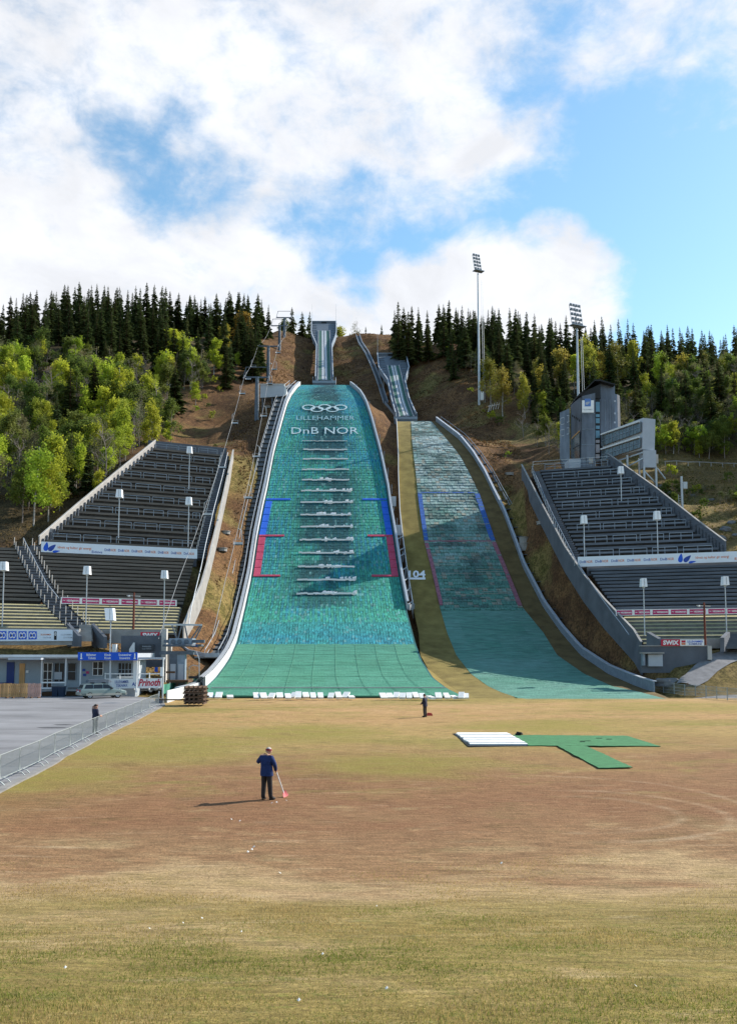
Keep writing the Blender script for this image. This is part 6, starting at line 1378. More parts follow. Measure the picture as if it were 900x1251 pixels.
# ------------------------------------------------------------------ people
def person(loc, facing, J, label, mats, S=1.0, hat=None):
    # J: joint positions (local, x right, y forward, z up); one continuous skinned body
    rt = thing('person', loc, label, 'person'); rt.rotation_euler = (0, 0, facing); ORG[rt] = Vector((0, 0, 0))
    D = dict(pelvis=(0, 0, .93), waist=(0, 0, 1.06), chest=(0, .01, 1.28), neck=(0, .02, 1.47), skull=(0, .03, 1.56), crown=(0, .035, 1.68),
             ls=(-.19, 0, 1.39), le=(-.26, -.02, 1.12), lw=(-.25, .08, .88), lh=(-.25, .12, .80), rs=(.19, 0, 1.39), re=(.26, -.02, 1.12), rw=(.25, .08, .88), rh=(.25, .12, .80),
             lp=(-.10, 0, .90), lk=(-.115, .02, .50), la=(-.12, -.02, .09), lt=(-.14, .15, .04), rp=(.10, 0, .90), rk=(.115, .02, .50), ra=(.12, -.02, .09), rt_=(.14, .15, .04)); D.update(J)
    rad = dict(pelvis=(.17, .13), waist=(.185, .14), chest=(.20, .145), neck=(.062, .062), skull=(.082, .095), crown=(.068, .082), ls=(.10, .10), le=(.075, .075), lw=(.058, .058), lh=(.038, .045), lp=(.112, .115), lk=(.088, .092), la=(.075, .078), lt=(.048, .04))
    for a, b in (('rs', 'ls'), ('re', 'le'), ('rw', 'lw'), ('rh', 'lh'), ('rp', 'lp'), ('rk', 'lk'), ('ra', 'la'), ('rt_', 'lt')): rad[a] = rad[b]
    names = list(D); E_ = [('pelvis', 'waist'), ('waist', 'chest'), ('chest', 'neck'), ('neck', 'skull'), ('skull', 'crown'), ('chest', 'ls'), ('ls', 'le'), ('le', 'lw'), ('lw', 'lh'), ('chest', 'rs'), ('rs', 're'), ('re', 'rw'), ('rw', 'rh'), ('pelvis', 'lp'), ('lp', 'lk'), ('lk', 'la'), ('la', 'lt'), ('pelvis', 'rp'), ('rp', 'rk'), ('rk', 'ra'), ('ra', 'rt_')]
    V = [Vector(D[n_]) * S for n_ in names]; RD = [rad[n_] for n_ in names]; ED = [(names.index(a), names.index(b)) for a, b in E_]
    # five short fingers on each hand
    for h, wv in (('lh', 'lw'), ('rh', 'rw')):
        a, b = Vector(D[wv]), Vector(D[h]); d = (b - a).normalized(); side = d.cross(Vector((0, 0, 1)));
        if side.length < .1: side = Vector((1, 0, 0))
        side.normalize(); nrm = side.cross(d); hi = names.index(h)
        for i, (o, ln) in enumerate(((-.033, .06), (-.011, .075), (.011, .078), (.033, .068))):
            k_ = len(V); V += [(b + d * .045 + nrm * o) * S, (b + d * (.045 + ln) + nrm * o + side * .02) * S]; RD += [(.0105, .0105), (.009, .009)]; ED += [(hi, k_), (k_, k_ + 1)]
        k_ = len(V); V += [(b + d * .0 + nrm * .05) * S, (b + d * .04 + nrm * .075) * S]; RD += [(.012, .012), (.0095, .0095)]; ED += [(hi, k_), (k_, k_ + 1)]
    me = bpy.data.meshes.new('b'); me.from_pydata([tuple(v) for v in V], ED, []); o = bpy.data.objects.new('b', me); col.objects.link(o)
    md = o.modifiers.new('s', 'SKIN'); o.modifiers.new('u', 'SUBSURF').levels = 2
    for i, sv in enumerate(me.skin_vertices[0].data): sv.radius = (RD[i][0] * S, RD[i][1] * S); sv.use_root = (i == 0)
    dg = bpy.context.evaluated_depsgraph_get(); dg.update(); m2 = bpy.data.meshes.new_from_object(o.evaluated_get(dg)); bpy.data.objects.remove(o)
    m2.name = 'body'; m2.materials.clear()
    for m_ in mats: m2.materials.append(m_)          # jacket, trousers, skin, shoe
    lh, rh, lw, rw_ = (Vector(D[q]) * S for q in ('lh', 'rh', 'lw', 'rw'))
    for f in m2.polygons:
        c = f.center; f.use_smooth = True
        if (c - lh).length < .13 * S and (c - lw).length > .045 or (c - rh).length < .13 * S and (c - rw_).length > .045: f.material_index = 2
        elif c.z > 1.475 * S: f.material_index = 2
        elif c.z < .10 * S: f.material_index = 3
        elif c.z < .88 * S: f.material_index = 1
    b = bpy.data.objects.new('body', m2); col.objects.link(b); b.parent = rt; ORG[b] = Vector((0, 0, 0))
    # jacket skirt, hair
    hd = Vector(D['crown']) * S
    def cap(name, c, rx, ry, rz, zmin, m_, ymax=9):
        bm = bmesh.new(); bmesh.ops.create_icosphere(bm, subdivisions=3, radius=1)
        for v in bm.verts: v.co = Vector((v.co.x * rx, v.co.y * ry, max(v.co.z, zmin) * rz)) + c
        mb = MB(); mb.add([v.co for v in bm.verts], [[v.index for v in f.verts] for f in bm.faces]); bm.free(); return mb.build(name, m_, rt, smoothf=True)
    if hat: cap(hat[0], hd + Vector((0, -.025, -.02)), .093 * S, .108 * S, .095 * S, -.35, hat[1])
    for s in (-1, 1):
        cap('ear', hd + Vector((s * .092, .0, -.09)), .014, .026, .034, -1, M['skin'])
    cap('nose', hd + Vector((0, .115, -.10)), .014, .02, .026, -1, M['skin'])
    mb = MB(); n_ = 20; pr = [(.235, .165, .80), (.228, .16, .92), (.215, .155, 1.02), (.205, .15, 1.15)]
    for i, (a, c, z) in enumerate(pr):
        for j in range(n_): t = 2 * math.pi * j / n_; wv = 1 + .03 * math.sin(t * 5 + i); mb.v.append((a * wv * math.cos(t) * S, c * wv * math.sin(t) * S, z * S))
    for i in range(3):
        for j in range(n_): mb.f.append((i * n_ + j, i * n_ + (j + 1) % n_, (i + 1) * n_ + (j + 1) % n_, (i + 1) * n_ + j)); mb.m.append(0)
    mb.build('jacket_hem', mats[0], rt, smoothf=True)
    for s, a in (('l', D['la']), ('r', D['ra'])):
        a = Vector(a) * S; t = Vector(D['lt' if s == 'l' else 'rt_']) * S; d = (t - a); d.z = 0; d.normalize(); c = a + d * .07 + Vector((0, 0, -a.z + .045)); bm = bmesh.new(); bmesh.ops.create_icosphere(bm, subdivisions=2, radius=1); sd_ = Vector((-d.y, d.x, 0)); mb = MB()
        mb.add([c + d * v.co.x * .15 + sd_ * v.co.y * .055 + Vector((0, 0, max(-.045, v.co.z * .06))) for v in bm.verts], [[v.index for v in f.verts] for f in bm.faces]); bm.free(); mb.build('shoe', mats[3], rt, smoothf=True)
    return rt
p = onz(325.5, 977.5)
man = person((p.x, p.y, 0), R(-25), dict(ls=(-.20, 0, 1.40), le=(-.37, .02, 1.20), lw=(-.30, .18, 1.36), lh=(-.25, .2, 1.42), rs=(.19, 0, 1.39), re=(.28, .06, 1.14), rw=(.22, .22, .96), rh=(.2, .28, .92), skull=(.03, .06, 1.555), crown=(.04, .075, 1.66), neck=(.01, .03, 1.47), lk=(-.12, .03, .5), ra=(.14, .04, .09), rt_=(.19, .2, .04)),
             'person in a navy jacket and dark trousers holding a snow shovel on the brown field', [M['jacket'], M['trousers'], M['skin'], M['shoe']], 1.03, ('hair', M['greyhair']))
mb = MB(); c = Vector((.04, .045, 1.645)) * 1.03
pr = [(.101, -.035), (.104, 0), (.101, .03)]
for i, (r, z) in enumerate(pr):
    for j in range(18): t = 2 * math.pi * j / 18; mb.v.append((c.x + r * math.cos(t), c.y + r * 1.12 * math.sin(t), c.z + z - .015 * math.sin(t)))
for i in range(2):
    for j in range(18): mb.f.append((i * 18 + j, i * 18 + (j + 1) % 18, (i + 1) * 18 + (j + 1) % 18, (i + 1) * 18 + j)); mb.m.append(0)
mb.build('headband', M['capred'], man)
# the shovel in that person's hand
rot = Matrix.Rotation(R(-25), 3, 'Z'); hnd = p + rot @ (Vector((.2, .28, .92)) * 1.03); tip = onz(350, 974); low = tip + Vector((-.10, .02, .14)); ax = (low - hnd).normalized()
sv = thing('snow_shovel', tip, 'pink-bladed snow shovel with a pale handle held above the field', 'shovel')
MB().tube([hnd - ax * .35, low], .022, 8).build('handle', M['signw'], sv); MB().tube([hnd - ax * .35 + Vector((0, -.08, 0)), hnd - ax * .35 + Vector((0, .08, 0))], .018, 6).build('grip', M['black'], sv)
n0 = Vector((.3, -.6, .7)); n0 = (n0 - ax * n0.dot(ax)).normalized(); sdv = ax.cross(n0).normalized(); side = n0; mb = MB(); rows = []
for i in range(6):
    t = i / 5; wd_ = .11 + .07 * t
    for j in range(5): u_ = j / 4 - .5; rows.append(low - ax * .04 + ax * (.27 * t) + sdv * (u_ * 2 * wd_) + side * (-.05 * (1 - (2 * u_) ** 2) * (1 - .4 * t) + .03))
k0 = len(rows); th_ = side * .008
mb.add(rows + [q + th_ for q in rows], [(i * 5 + j, i * 5 + j + 1, (i + 1) * 5 + j + 1, (i + 1) * 5 + j) for i in range(5) for j in range(4)] + [(k0 + i * 5 + j, k0 + (i + 1) * 5 + j, k0 + (i + 1) * 5 + j + 1, k0 + i * 5 + j + 1) for i in range(5) for j in range(4)]); mb.build('blade', M['pink'], sv)
p = onz(519, 876.5, .05); person((p.x, p.y, zt(p.x, p.y)), R(60), dict(le=(-.25, .05, 1.14), lw=(-.12, .24, 1.0), lh=(-.08, .3, .97), re=(.25, .05, 1.14), rw=(.12, .24, 1.0), rh=(.08, .3, .97), crown=(0, .07, 1.66), skull=(0, .055, 1.55)), 'person in dark clothes standing near the foam blocks', [M['jacket2'], M['trousers'], M['skin'], M['shoe']], 1.02, ('hair', M['hair']))
q = onz(524, 875, .05); mb = MB(); mb.prism([q + Vector((-.25, 0, .02)), q + Vector((.3, 0, .02)), q + Vector((.22, .1, .22)), q + Vector((-.1, .1, .26))], (0, .3, 0)); mb.build('red_scoop', M['redplastic'], label='small dark red scoop lying at the feet of the person by the foam blocks', cat='scoop')
p = onz(115, 895.5, .1); person((p.x, p.y + .2, zt(p.x, p.y) + .05), R(-40), dict(ls=(-.2, 0, 1.42), le=(-.42, .1, 1.58), lw=(-.2, .2, 1.68), lh=(-.12, .2, 1.66), re=(.24, .0, 1.14), rw=(.2, .2, 1.05), rh=(.18, .27, 1.04)), 'person in a dark jacket and grey trousers shading the eyes behind the barriers', [M['jacket2'], M['jeans'], M['skin'], M['shoe']], 1.02, ('hair', M['hair']))
# scraps of paper on the grass
pg = 'scraps of white paper on the grass'
for i, (x, y) in enumerate(((342, 1068), (310, 1036), (303, 1042), (283, 1002), (332, 982), (338, 981), (350, 979), (293, 1004), (460, 1110), (183, 1138), (224, 1131), (80, 1187), (295, 1142), (365, 1228), (776, 1210), (472, 1213), (612, 1056), (308, 1039), (247, 1125), (394, 1170))):
    Yg = onz(x, y).y
    q = onz(x, y)
    for _ in range(12): q = onz(x, y, float(fieldz(q.y)))
    s = .013 if q.y < 19 else .026; mb = MB(); a = random.uniform(0, 3); e1 = Vector((math.cos(a), math.sin(a), .3)) * s; e2 = Vector((-math.sin(a), math.cos(a), .25)) * s * random.uniform(.5, 1); z_ = Vector((0, 0, .03 if q.y > 19 else .045))
    mb.add([q + z_ - e1 - e2, q + z_ + e1 - e2, q + z_ + e1 + e2 + Vector((0, 0, s * .6)), q + z_ - e1 + e2, q + z_ + Vector((0, 0, s * .5))], [(0, 1, 4), (1, 2, 4), (2, 3, 4), (3, 0, 4)]); mb.build('paper_scrap', M['paper'], label='small white scrap of paper lying on the %s' % ('green grass bank' if q.y < 19 else 'brown field'), cat='paper', group=pg)

# ------------------------------------------------------------------ trees
def leafmat(name, c1, c2, trans=.35, rnd=.18):
    m = bpy.data.materials.new(name); m.use_nodes = True; nt = m.node_tree; N = nt.nodes; L = nt.links
    b = N['Principled BSDF']; b.inputs['Roughness'].default_value = .65; b.inputs['Specular IOR Level'].default_value = .15
    tc = N.new('ShaderNodeTexCoord'); n_ = N.new('ShaderNodeTexNoise'); n_.inputs['Scale'].default_value = .9; n_.inputs['Detail'].default_value = 4; L.new(tc.outputs['Object'], n_.inputs['Vector'])
    r = N.new('ShaderNodeValToRGB'); r.color_ramp.elements[0].position = .35; r.color_ramp.elements[1].position = .65; r.color_ramp.elements[0].color = (*c1, 1); r.color_ramp.elements[1].color = (*c2, 1); L.new(n_.outputs['Fac'], r.inputs['Fac'])
    oi = N.new('ShaderNodeObjectInfo'); hs = N.new('ShaderNodeHueSaturation'); mr = N.new('ShaderNodeMapRange'); mr.inputs['To Min'].default_value = 1 - rnd; mr.inputs['To Max'].default_value = 1 + rnd; L.new(oi.outputs['Random'], mr.inputs['Value']); L.new(mr.outputs[0], hs.inputs['Value'])
    ml = N.new('ShaderNodeMath'); ml.operation = 'MULTIPLY'; ml.inputs[1].default_value = 7.31; fr = N.new('ShaderNodeMath'); fr.operation = 'FRACT'; L.new(oi.outputs['Random'], ml.inputs[0]); L.new(ml.outputs[0], fr.inputs[0])
    mh = N.new('ShaderNodeMapRange'); mh.inputs['To Min'].default_value = .478; mh.inputs['To Max'].default_value = .522; L.new(fr.outputs[0], mh.inputs['Value']); L.new(mh.outputs[0], hs.inputs['Hue'])
    L.new(r.outputs[0], hs.inputs['Color']); L.new(hs.outputs[0], b.inputs['Base Color'])
    if trans:
        t = N.new('ShaderNodeBsdfTranslucent'); L.new(hs.outputs[0], t.inputs['Color']); mx = N.new('ShaderNodeMixShader'); mx.inputs[0].default_value = trans; L.new(b.outputs[0], mx.inputs[1]); L.new(t.outputs[0], mx.inputs[2]); L.new(mx.outputs[0], N['Material Output'].inputs['Surface'])
    return m
SP = leafmat('spruce_needles', (.038, .056, .021), (.088, .115, .038), .3, .35)
LM = dict(fresh=leafmat('fresh_birch_leaves', (.27, .33, .028), (.42, .48, .055), .52), deep=leafmat('aspen_leaves', (.09, .125, .022), (.165, .21, .04), .45), gold=leafmat('yellow_budding_leaves', (.26, .24, .03), (.36, .33, .06), .45), rust=leafmat('rusty_budding_leaves', (.22, .13, .025), (.33, .21, .04), .4), hazy=leafmat('sparse_grey_green_leaves', (.12, .12, .055), (.19, .185, .08), .4))
def hide_src(o): pass
def spruce_mesh(seed, H=20.0):
    r = random.Random(seed); mb = MB(); z = H * r.uniform(.06, .14); wmax = H * r.uniform(.15, .20)
    while z < H * .985:
        t = z / H; rad = wmax * (1 - t) ** .82 * r.uniform(.62, 1.25) + .12; nb = max(4, int(5 + 5 * (1 - t)))
        a0 = r.random() * 6.28
        for i in range(nb):
            if r.random() < .1: continue
            a = a0 + 6.283 * i / nb + r.uniform(-.25, .25); ln = rad * r.uniform(.65, 1.18); d = Vector((math.cos(a), math.sin(a), 0)); s = Vector((-d.y, d.x, 0)); droop = ln * r.uniform(.22, .5)
            b0 = Vector((0, 0, z)); tip = b0 + d * ln + Vector((0, 0, -droop)); w_ = ln * r.uniform(.22, .34) + .08
            m1 = b0.lerp(tip, .45) + Vector((0, 0, .1 * ln))
            mb.add([b0, m1 + s * w_, tip, m1 - s * w_, m1 + Vector((0, 0, -.25 * ln - .1)) + d * .1 * ln], [(0, 1, 2), (0, 2, 3), (0, 4, 2)])
            for sg in (-1, 1):
                q = m1.lerp(tip, r.uniform(0, .5)); e = q + s * sg * w_ * r.uniform(1.1, 1.7) + d * ln * .18 + Vector((0, 0, -droop * .5)); mb.add([q, e, q + d * ln * .25 + Vector((0, 0, -.1 * ln))], [(0, 1, 2)])
        z += H * r.uniform(.026, .040) * (1.15 - .5 * t)
    mb.add([(-.12, 0, H * .965), (.12, 0, H * .965), (0, 0, H * 1.01), (0, .12, H * .965)], [(0, 1, 2), (1, 3, 2), (3, 0, 2)])
    return mb
def limb(mb, r, a, d, ln, rad, depth, tips, n_=5):
    pts = [a]; p = a; dd = d.normalized()
    for i in range(3): dd = (dd + Vector((r.uniform(-.18, .18), r.uniform(-.18, .18), r.uniform(-.05, .16)))).normalized(); p = p + dd * ln / 3; pts.append(p)
    mb.tube(pts, rad, n_, r2=rad * .45, cap=False); tips.append((p, ln))
    if depth:
        for k_ in range(r.randint(3, 4)):
            t = r.uniform(.35, 1); q = pts[0].lerp(pts[-1], t) if t < .98 else pts[-1]; nd = (dd * .6 + Vector((r.uniform(-1, 1), r.uniform(-1, 1), r.uniform(-.1, .7)))).normalized(); limb(mb, r, q, nd, ln * r.uniform(.45, .7), rad * .5, depth - 1, tips, 4)
def broad(seed, H=10.0, slim=.5, leaf=.22, nclump=110, per=20, droop=.3):
    # returns trunk-and-limbs mesh and leaf mesh
    r = random.Random(seed); tb = MB(); tips = []
    pts = [Vector((0, 0, -.5))]; p = pts[0]
    for i in range(6): p = p + Vector((r.uniform(-.12, .12) * H / 10, r.uniform(-.12, .12) * H / 10, (H * .92 + .5) / 6)); pts.append(p)
    tb.tube(pts, H * .012, 6, r2=H * .003)
    for i in range(15):
        t = r.uniform(.28, .95); k_ = min(5, int(t * 6)); q = pts[k_].lerp(pts[k_ + 1], t * 6 - k_); a = r.random() * 6.28; limb(tb, r, q, Vector((math.cos(a), math.sin(a), r.uniform(.3, .9))), H * slim * .42 * (1.15 - t * .75) * r.uniform(.7, 1.1), H * .0042 * (1.2 - t), 1, tips, 4)
    lf = MB()
    anchors = [t for t, l in tips] + [pts[-1], pts[-2]]
    for c in range(nclump):
        an = r.choice(anchors); ctr = an + Vector((r.gauss(0, 1), r.gauss(0, 1), r.gauss(-droop, 1))) * H * .035; rr = H * r.uniform(.028, .06)
        for i in range(per):
            q = ctr + Vector((r.gauss(0, .55), r.gauss(0, .55), r.gauss(0, .7) - .2)) * rr; u_ = Vector((r.uniform(-1, 1), r.uniform(-1, 1), r.uniform(-1, 1))).normalized(); v_ = u_.orthogonal().normalized(); s = leaf * r.uniform(.6, 1.25)
            lf.add([q - u_ * s, q + v_ * s * .7, q + u_ * s, q - v_ * s * .7], [(0, 1, 2, 3)])
    return tb, lf
def bare(seed, H=9.0):
    r = random.Random(seed); tb = MB(); tips = []; pts = [Vector((0, 0, -.5))]; p = pts[0]
    for i in range(5): p = p + Vector((r.uniform(-.2, .2), r.uniform(-.2, .2), H * .19)); pts.append(p)
    tb.tube(pts, .13, 5, r2=.03)
    for i in range(13): t = r.uniform(.2, .95); k_ = min(4, int(t * 5)); a = r.random() * 6.28; limb(tb, r, pts[k_].lerp(pts[k_ + 1], t * 5 - k_), Vector((math.cos(a), math.sin(a), r.uniform(.6, 1.4))), H * .30 * (1.1 - t * .6), .05, 2, tips, 3)
    return tb
SRC = {}
def mesh_of(mb, m_): 
    me = bpy.data.meshes.new('tree'); me.from_pydata(mb.v, [], mb.f); me.materials.append(m_); me.update(); return me
for i in range(7):
    tk = MB(); tk.tube([(0, 0, -.6), (0, 0, 8), (0, 0, 19.6)], .26, 6, r2=.04); SRC['spruce', i] = (mesh_of(spruce_mesh(100 + i), SP), mesh_of(tk, M['bark']), 20.0)
for i in range(5):
    a, b = broad(200 + i, 10, .42, .15, 150, 22); SRC['fresh', i] = (mesh_of(b, LM['fresh']), mesh_of(a, M['birchbark']), 10.0); me = mesh_of(b, LM['gold']); SRC['gold', i] = (me, SRC['fresh', i][1], 10.0)
    a, b = broad(300 + i, 9, .62, .15, 160, 22); SRC['deep', i] = (mesh_of(b, LM['deep']), mesh_of(a, M['twig']), 9.0)
    a, b = broad(400 + i, 8, .6, .10, 100, 12); SRC['hazy', i] = (mesh_of(b, LM['hazy']), mesh_of(a, M['twig']), 8.0)
    a, b = broad(500 + i, 2.6, 1.3, .10, 70, 16); SRC['bush', i] = (mesh_of(b, LM['deep' if i % 2 else 'fresh']), mesh_of(a, M['twig']), 2.6)
    SRC['rust', i] = (mesh_of(broad(600 + i, 11, .42, .17, 120, 18)[1], LM['rust']), SRC['fresh', i][1], 11.0)
    SRC['bare', i] = (None, mesh_of(bare(700 + i), M['twig']), 9.0)
NM = dict(spruce=('spruce_tree', 'tree'), fresh=('birch_tree', 'tree'), gold=('birch_tree', 'tree'), deep=('aspen_tree', 'tree'), hazy=('alder_tree', 'tree'), bush=('bush', 'bush'), rust=('larch_tree', 'tree'), bare=('bare_tree', 'tree'))
count = {}
def plant(kind, X, Y, H, label, group, wide=1.0):
    if kind == 'spruce': v = random.randrange(7)
    else: v = random.randrange(5)
    cr, tk, h0 = SRC[kind, v]; z = zt(X, Y) - .2; s = H / h0
    rt = bpy.data.objects.new(NM[kind][0], None); col.objects.link(rt); rt.location = (X, Y, z); rt.rotation_euler = (random.uniform(-.03, .03), random.uniform(-.03, .03), random.uniform(0, 6.28)); ws = s * random.uniform(.85, 1.2) * wide; rt.scale = (ws, ws, s); rt.empty_display_size = .3
    tag(rt, label, NM[kind][1], group)
    for nm, me in (('crown', cr), ('trunk' if kind != 'bush' else 'stems', tk)):
        if me is None: continue
        o = bpy.data.objects.new(nm, me); col.objects.link(o); o.parent = rt
    count[kind] = count.get(kind, 0) + 1
    return rt
def ok(X, Y):
    # keep the slopes, stands and lift line clear
    if -30 < X < 26 and Y < 375 or X < 38 and X > -30 and Y < 285: return False
    for pl, ed in ((SR, FR), (SL, FL)):
        V_ = (X - pl.P0.x) * pl.v.x + (Y - pl.P0.y) * pl.v.y; U_ = (X - pl.P0.x) * pl.u.x + (Y - pl.P0.y) * pl.u.y
        if ed[0][0] - 3 < V_ < ed[0][-1] + 4 and np.interp(V_, ed[0], ed[1]) - 3.0 < U_ < np.interp(V_, ed[0], ed[2]) + 3.0: return False
    return True
GL, GR = 'trees on the hillside left of the jumps', 'trees on the hillside right of the jumps'
skyL = np.array([(-40, 375), (0, 366), (20, 358), (45, 352), (75, 346), (110, 342), (150, 350), (185, 343), (220, 352), (250, 356), (290, 353), (325, 360), (334, 368)])
skyR = np.array([(474, 384), (485, 368), (520, 374), (545, 364), (580, 376), (610, 372), (650, 380), (700, 384), (740, 386), (780, 388), (830, 396), (860, 402), (900, 407), (960, 415)])
def crest(sky, x0, x1, step_, Yf, lab, grp, lift=(0, 14)):
    x = x0
    while x < x1:
        Y = Yf(x) + random.uniform(-6, 6); ty = np.interp(x, sky[:, 0], sky[:, 1]) + random.choice((0, 2, 5, 9, 14, random.uniform(*lift))); t = atY(x, ty, Y); H = min(27, max(11, t.z - zt(t.x, Y)))
        plant('spruce', t.x, Y, H, lab, grp, 1.0 if H < 22 else .9); x += step_ * random.uniform(.6, 1.4)
SL1 = 'tall dark spruce on the skyline of the wood above the birches'; SR1 = 'tall dark spruce on the skyline behind the floodlight masts'
crest(skyL, -35, 330, 8, lambda x: 305 + x * .13, SL1, GL); crest(skyL, -30, 322, 16, lambda x: 292 + x * .12, SL1, GL, (8, 26))
crest(skyR, 482, 925, 9.5, lambda x: 345 - (x - 480) * .11, SR1, GR); crest(skyR, 486, 920, 18, lambda x: 328 - (x - 480) * .10, SR1, GR, (8, 30))
SR2 = 'dark spruce standing among budding trees right of the jumps'; SL2 = 'dark spruce standing among bright birches left of the jumps'
def scatter(nn, xr, yr, fn, margin=0):
    k_ = 0; tries = 0
    while k_ < nn and tries < nn * 12:
        tries += 1; px = random.uniform(*xr); Y = random.uniform(*yr); X = (px - CX) / F * Y
        if ok(X, Y) and fn(px, X, Y): k_ += 1
# right: a body of spruces below the crest, then mixed edge
def fr1(px, X, Y):
    if Y < 232 or px < 500 + (330 - Y) * .9: return False
    plant('spruce', X, Y, random.uniform(12, 19), SR2, GR); return True
scatter(88, (490, 912), (238, 332), fr1)
def fr0(px, X, Y):
    if px < 478 + (345 - Y) * 1.6: return False
    plant('spruce', X, Y, random.uniform(12, 18), SR2, GR); return True
scatter(8, (490, 600), (285, 345), fr0)
BR1, BR2, BR3 = 'yellow-green birch lit against the dark spruces behind the judges tower', 'bushy deep green tree in the thicket right of the judges tower', 'thin grey-green budding tree in the thicket behind the judges tower'
for px, ty, Y, kd in ((598, 412, 255, 'gold'), (613, 430, 250, 'gold'), (658, 432, 262, 'gold'), (663, 445, 252, 'gold'), (685, 415, 262, 'gold'), (720, 420, 258, 'gold'), (715, 405, 270, 'gold'), (754, 415, 262, 'gold'), (771, 410, 265, 'gold'), (808, 424, 250, 'fresh'), (812, 430, 245, 'fresh'), (834, 426, 250, 'gold'), (862, 428, 248, 'gold'), (880, 432, 246, 'fresh'), (790, 455, 235, 'fresh'), (835, 462, 232, 'deep'), (868, 486, 220, 'fresh'), (640, 455, 245, 'gold'), (897, 470, 226, 'gold'), (700, 430, 262, 'fresh'), (732, 428, 262, 'gold')):
    t = atY(px, ty, Y); H = min(16, max(7, t.z - zt(t.x, Y))); plant(kd, t.x, Y, H, BR1, GR, .9 if kd == 'gold' else 1)
def fr2(px, X, Y):
    if px < 590 + (Y - 215) * -.5: return False
    kd = random.choices(['deep', 'hazy', 'fresh', 'gold', 'bare', 'spruce'], [28, 40, 5, 4, 18, 5])[0]; plant(kd, X, Y, random.uniform(5, 9) if kd != 'spruce' else random.uniform(9, 14), {'deep': BR2, 'hazy': BR3, 'fresh': BR1, 'gold': BR1, 'spruce': SR2, 'bare': 'leafless grey tree in the thicket behind the judges tower'}[kd], GR); return True
scatter(120, (600, 900), (201, 240), fr2)
for px, ty, Y in ((663, 450, 240), (752, 452, 226), (780, 458, 222), (806, 447, 226), (855, 440, 232), (820, 470, 214), (842, 476, 212)):
    t = atY(px, ty, Y); plant('spruce', t.x, Y, min(17, max(9, t.z - zt(t.x, Y))), 'small dark spruce rising from the budding thicket beside the stilted box', GR)
def fr3(px, X, Y):
    plant(random.choice(['deep', 'fresh', 'bush', 'hazy']), X, Y, random.uniform(4, 7.5), BR2, GR, 1.2); return True
scatter(45, (770, 940), (196, 208), fr3)
# the forest edge that comes down beside the smaller slope
for i in range(46):
    px = random.uniform(572, 690); e = 455 + (px - 565) * .66; py = e - random.uniform(0, 45); g_ = ground_hit(px, py, 190)
    if g_.y > 330 or not ok(g_.x, g_.y): continue
    kd = random.choices(['hazy', 'bare', 'deep', 'spruce', 'bush'], [34, 16, 22, 20, 8])[0]; plant(kd, g_.x, g_.y, {'spruce': random.uniform(9, 14), 'bush': 2.2}.get(kd, random.uniform(5, 8.5)), {'hazy': BR3, 'bare': 'leafless grey tree in the thicket behind the judges tower', 'deep': 'bushy deep green tree at the forest edge below the floodlight mast', 'spruce': SR2, 'bush': 'small leafy bush on the open hillside'}[kd], 'bushes on the open hillside' if kd == 'bush' else GR)
def fr4(px, X, Y):
    kd = random.choices(['hazy', 'deep', 'spruce', 'fresh', 'bare'], [34, 34, 14, 10, 8])[0]; plant(kd, X, Y, random.uniform(6, 10) if kd != 'spruce' else random.uniform(10, 15), {'hazy': BR3, 'deep': BR2, 'spruce': SR2, 'fresh': BR1, 'bare': 'leafless grey tree in the thicket behind the judges tower'}[kd], GR, 1.15); return True
scatter(58, (826, 925), (206, 262), fr4)
# spruces on the shoulder that shades the slopes
for i in range(22):
    X = random.uniform(101, 128); Y = random.uniform(166, 222); plant('spruce', X, Y, random.uniform(17, 23), 'tall spruce on the steep wooded shoulder beyond the blue-grey stand', 'spruces on the wooded shoulder')
# left: birches in front, mixed middle
BL1, BL2, BL3 = 'bright yellow-green birch in the wood beside the weathered stand', 'bushy green tree in the wood beside the weathered stand', 'pale grey-green budding tree in the wood beside the weathered stand'
for px, ty, Y, kd in ((45, 535, 150, 'fresh'), (62, 555, 152, 'fresh'), (75, 570, 156, 'fresh'), (30, 560, 152, 'deep'), (100, 540, 165, 'fresh'), (125, 545, 172, 'fresh'), (110, 510, 180, 'deep'), (85, 515, 178, 'deep'), (60, 520, 172, 'deep'), (140, 480, 205, 'fresh'), (152, 440, 215, 'fresh'), (136, 438, 215, 'fresh'), (165, 485, 205, 'fresh'), (178, 470, 212, 'deep'), (190, 505, 205, 'fresh'), (203, 520, 205, 'fresh'), (100, 410, 250, 'fresh'), (87, 425, 245, 'fresh'), (212, 398, 262, 'fresh'), (223, 405, 262, 'fresh'), (238, 425, 255, 'fresh'), (262, 412, 268, 'fresh'), (248, 440, 255, 'deep'), (240, 465, 245, 'fresh'), (10, 420, 240, 'fresh'), (5, 440, 225, 'fresh'), (-15, 470, 200, 'deep'), (25, 470, 205, 'hazy'), (8, 480, 195, 'fresh'), (300, 425, 290, 'fresh'), (315, 430, 292, 'deep'), (290, 432, 282, 'fresh'), (270, 436, 272, 'fresh'), (210, 440, 250, 'hazy'), (160, 460, 225, 'fresh'), (120, 590, 160, 'fresh'), (15, 500, 180, 'deep')):
    t = atY(px, ty, Y); plant(kd, t.x, Y, min(18, max(6, t.z - zt(t.x, Y))), {'fresh': BL1, 'deep': BL2, 'hazy': BL3}[kd], GL, 1.05)
t = atY(300, 378, 315); plant('rust', t.x, 315, min(20, t.z - zt(t.x, 315)), 'rusty orange larch standing out before the dark spruces near the lift', GL)
t = atY(276, 395, 300); plant('gold', t.x, 300, min(16, t.z - zt(t.x, 300)), 'dull golden birch next to the rusty larch', GL)
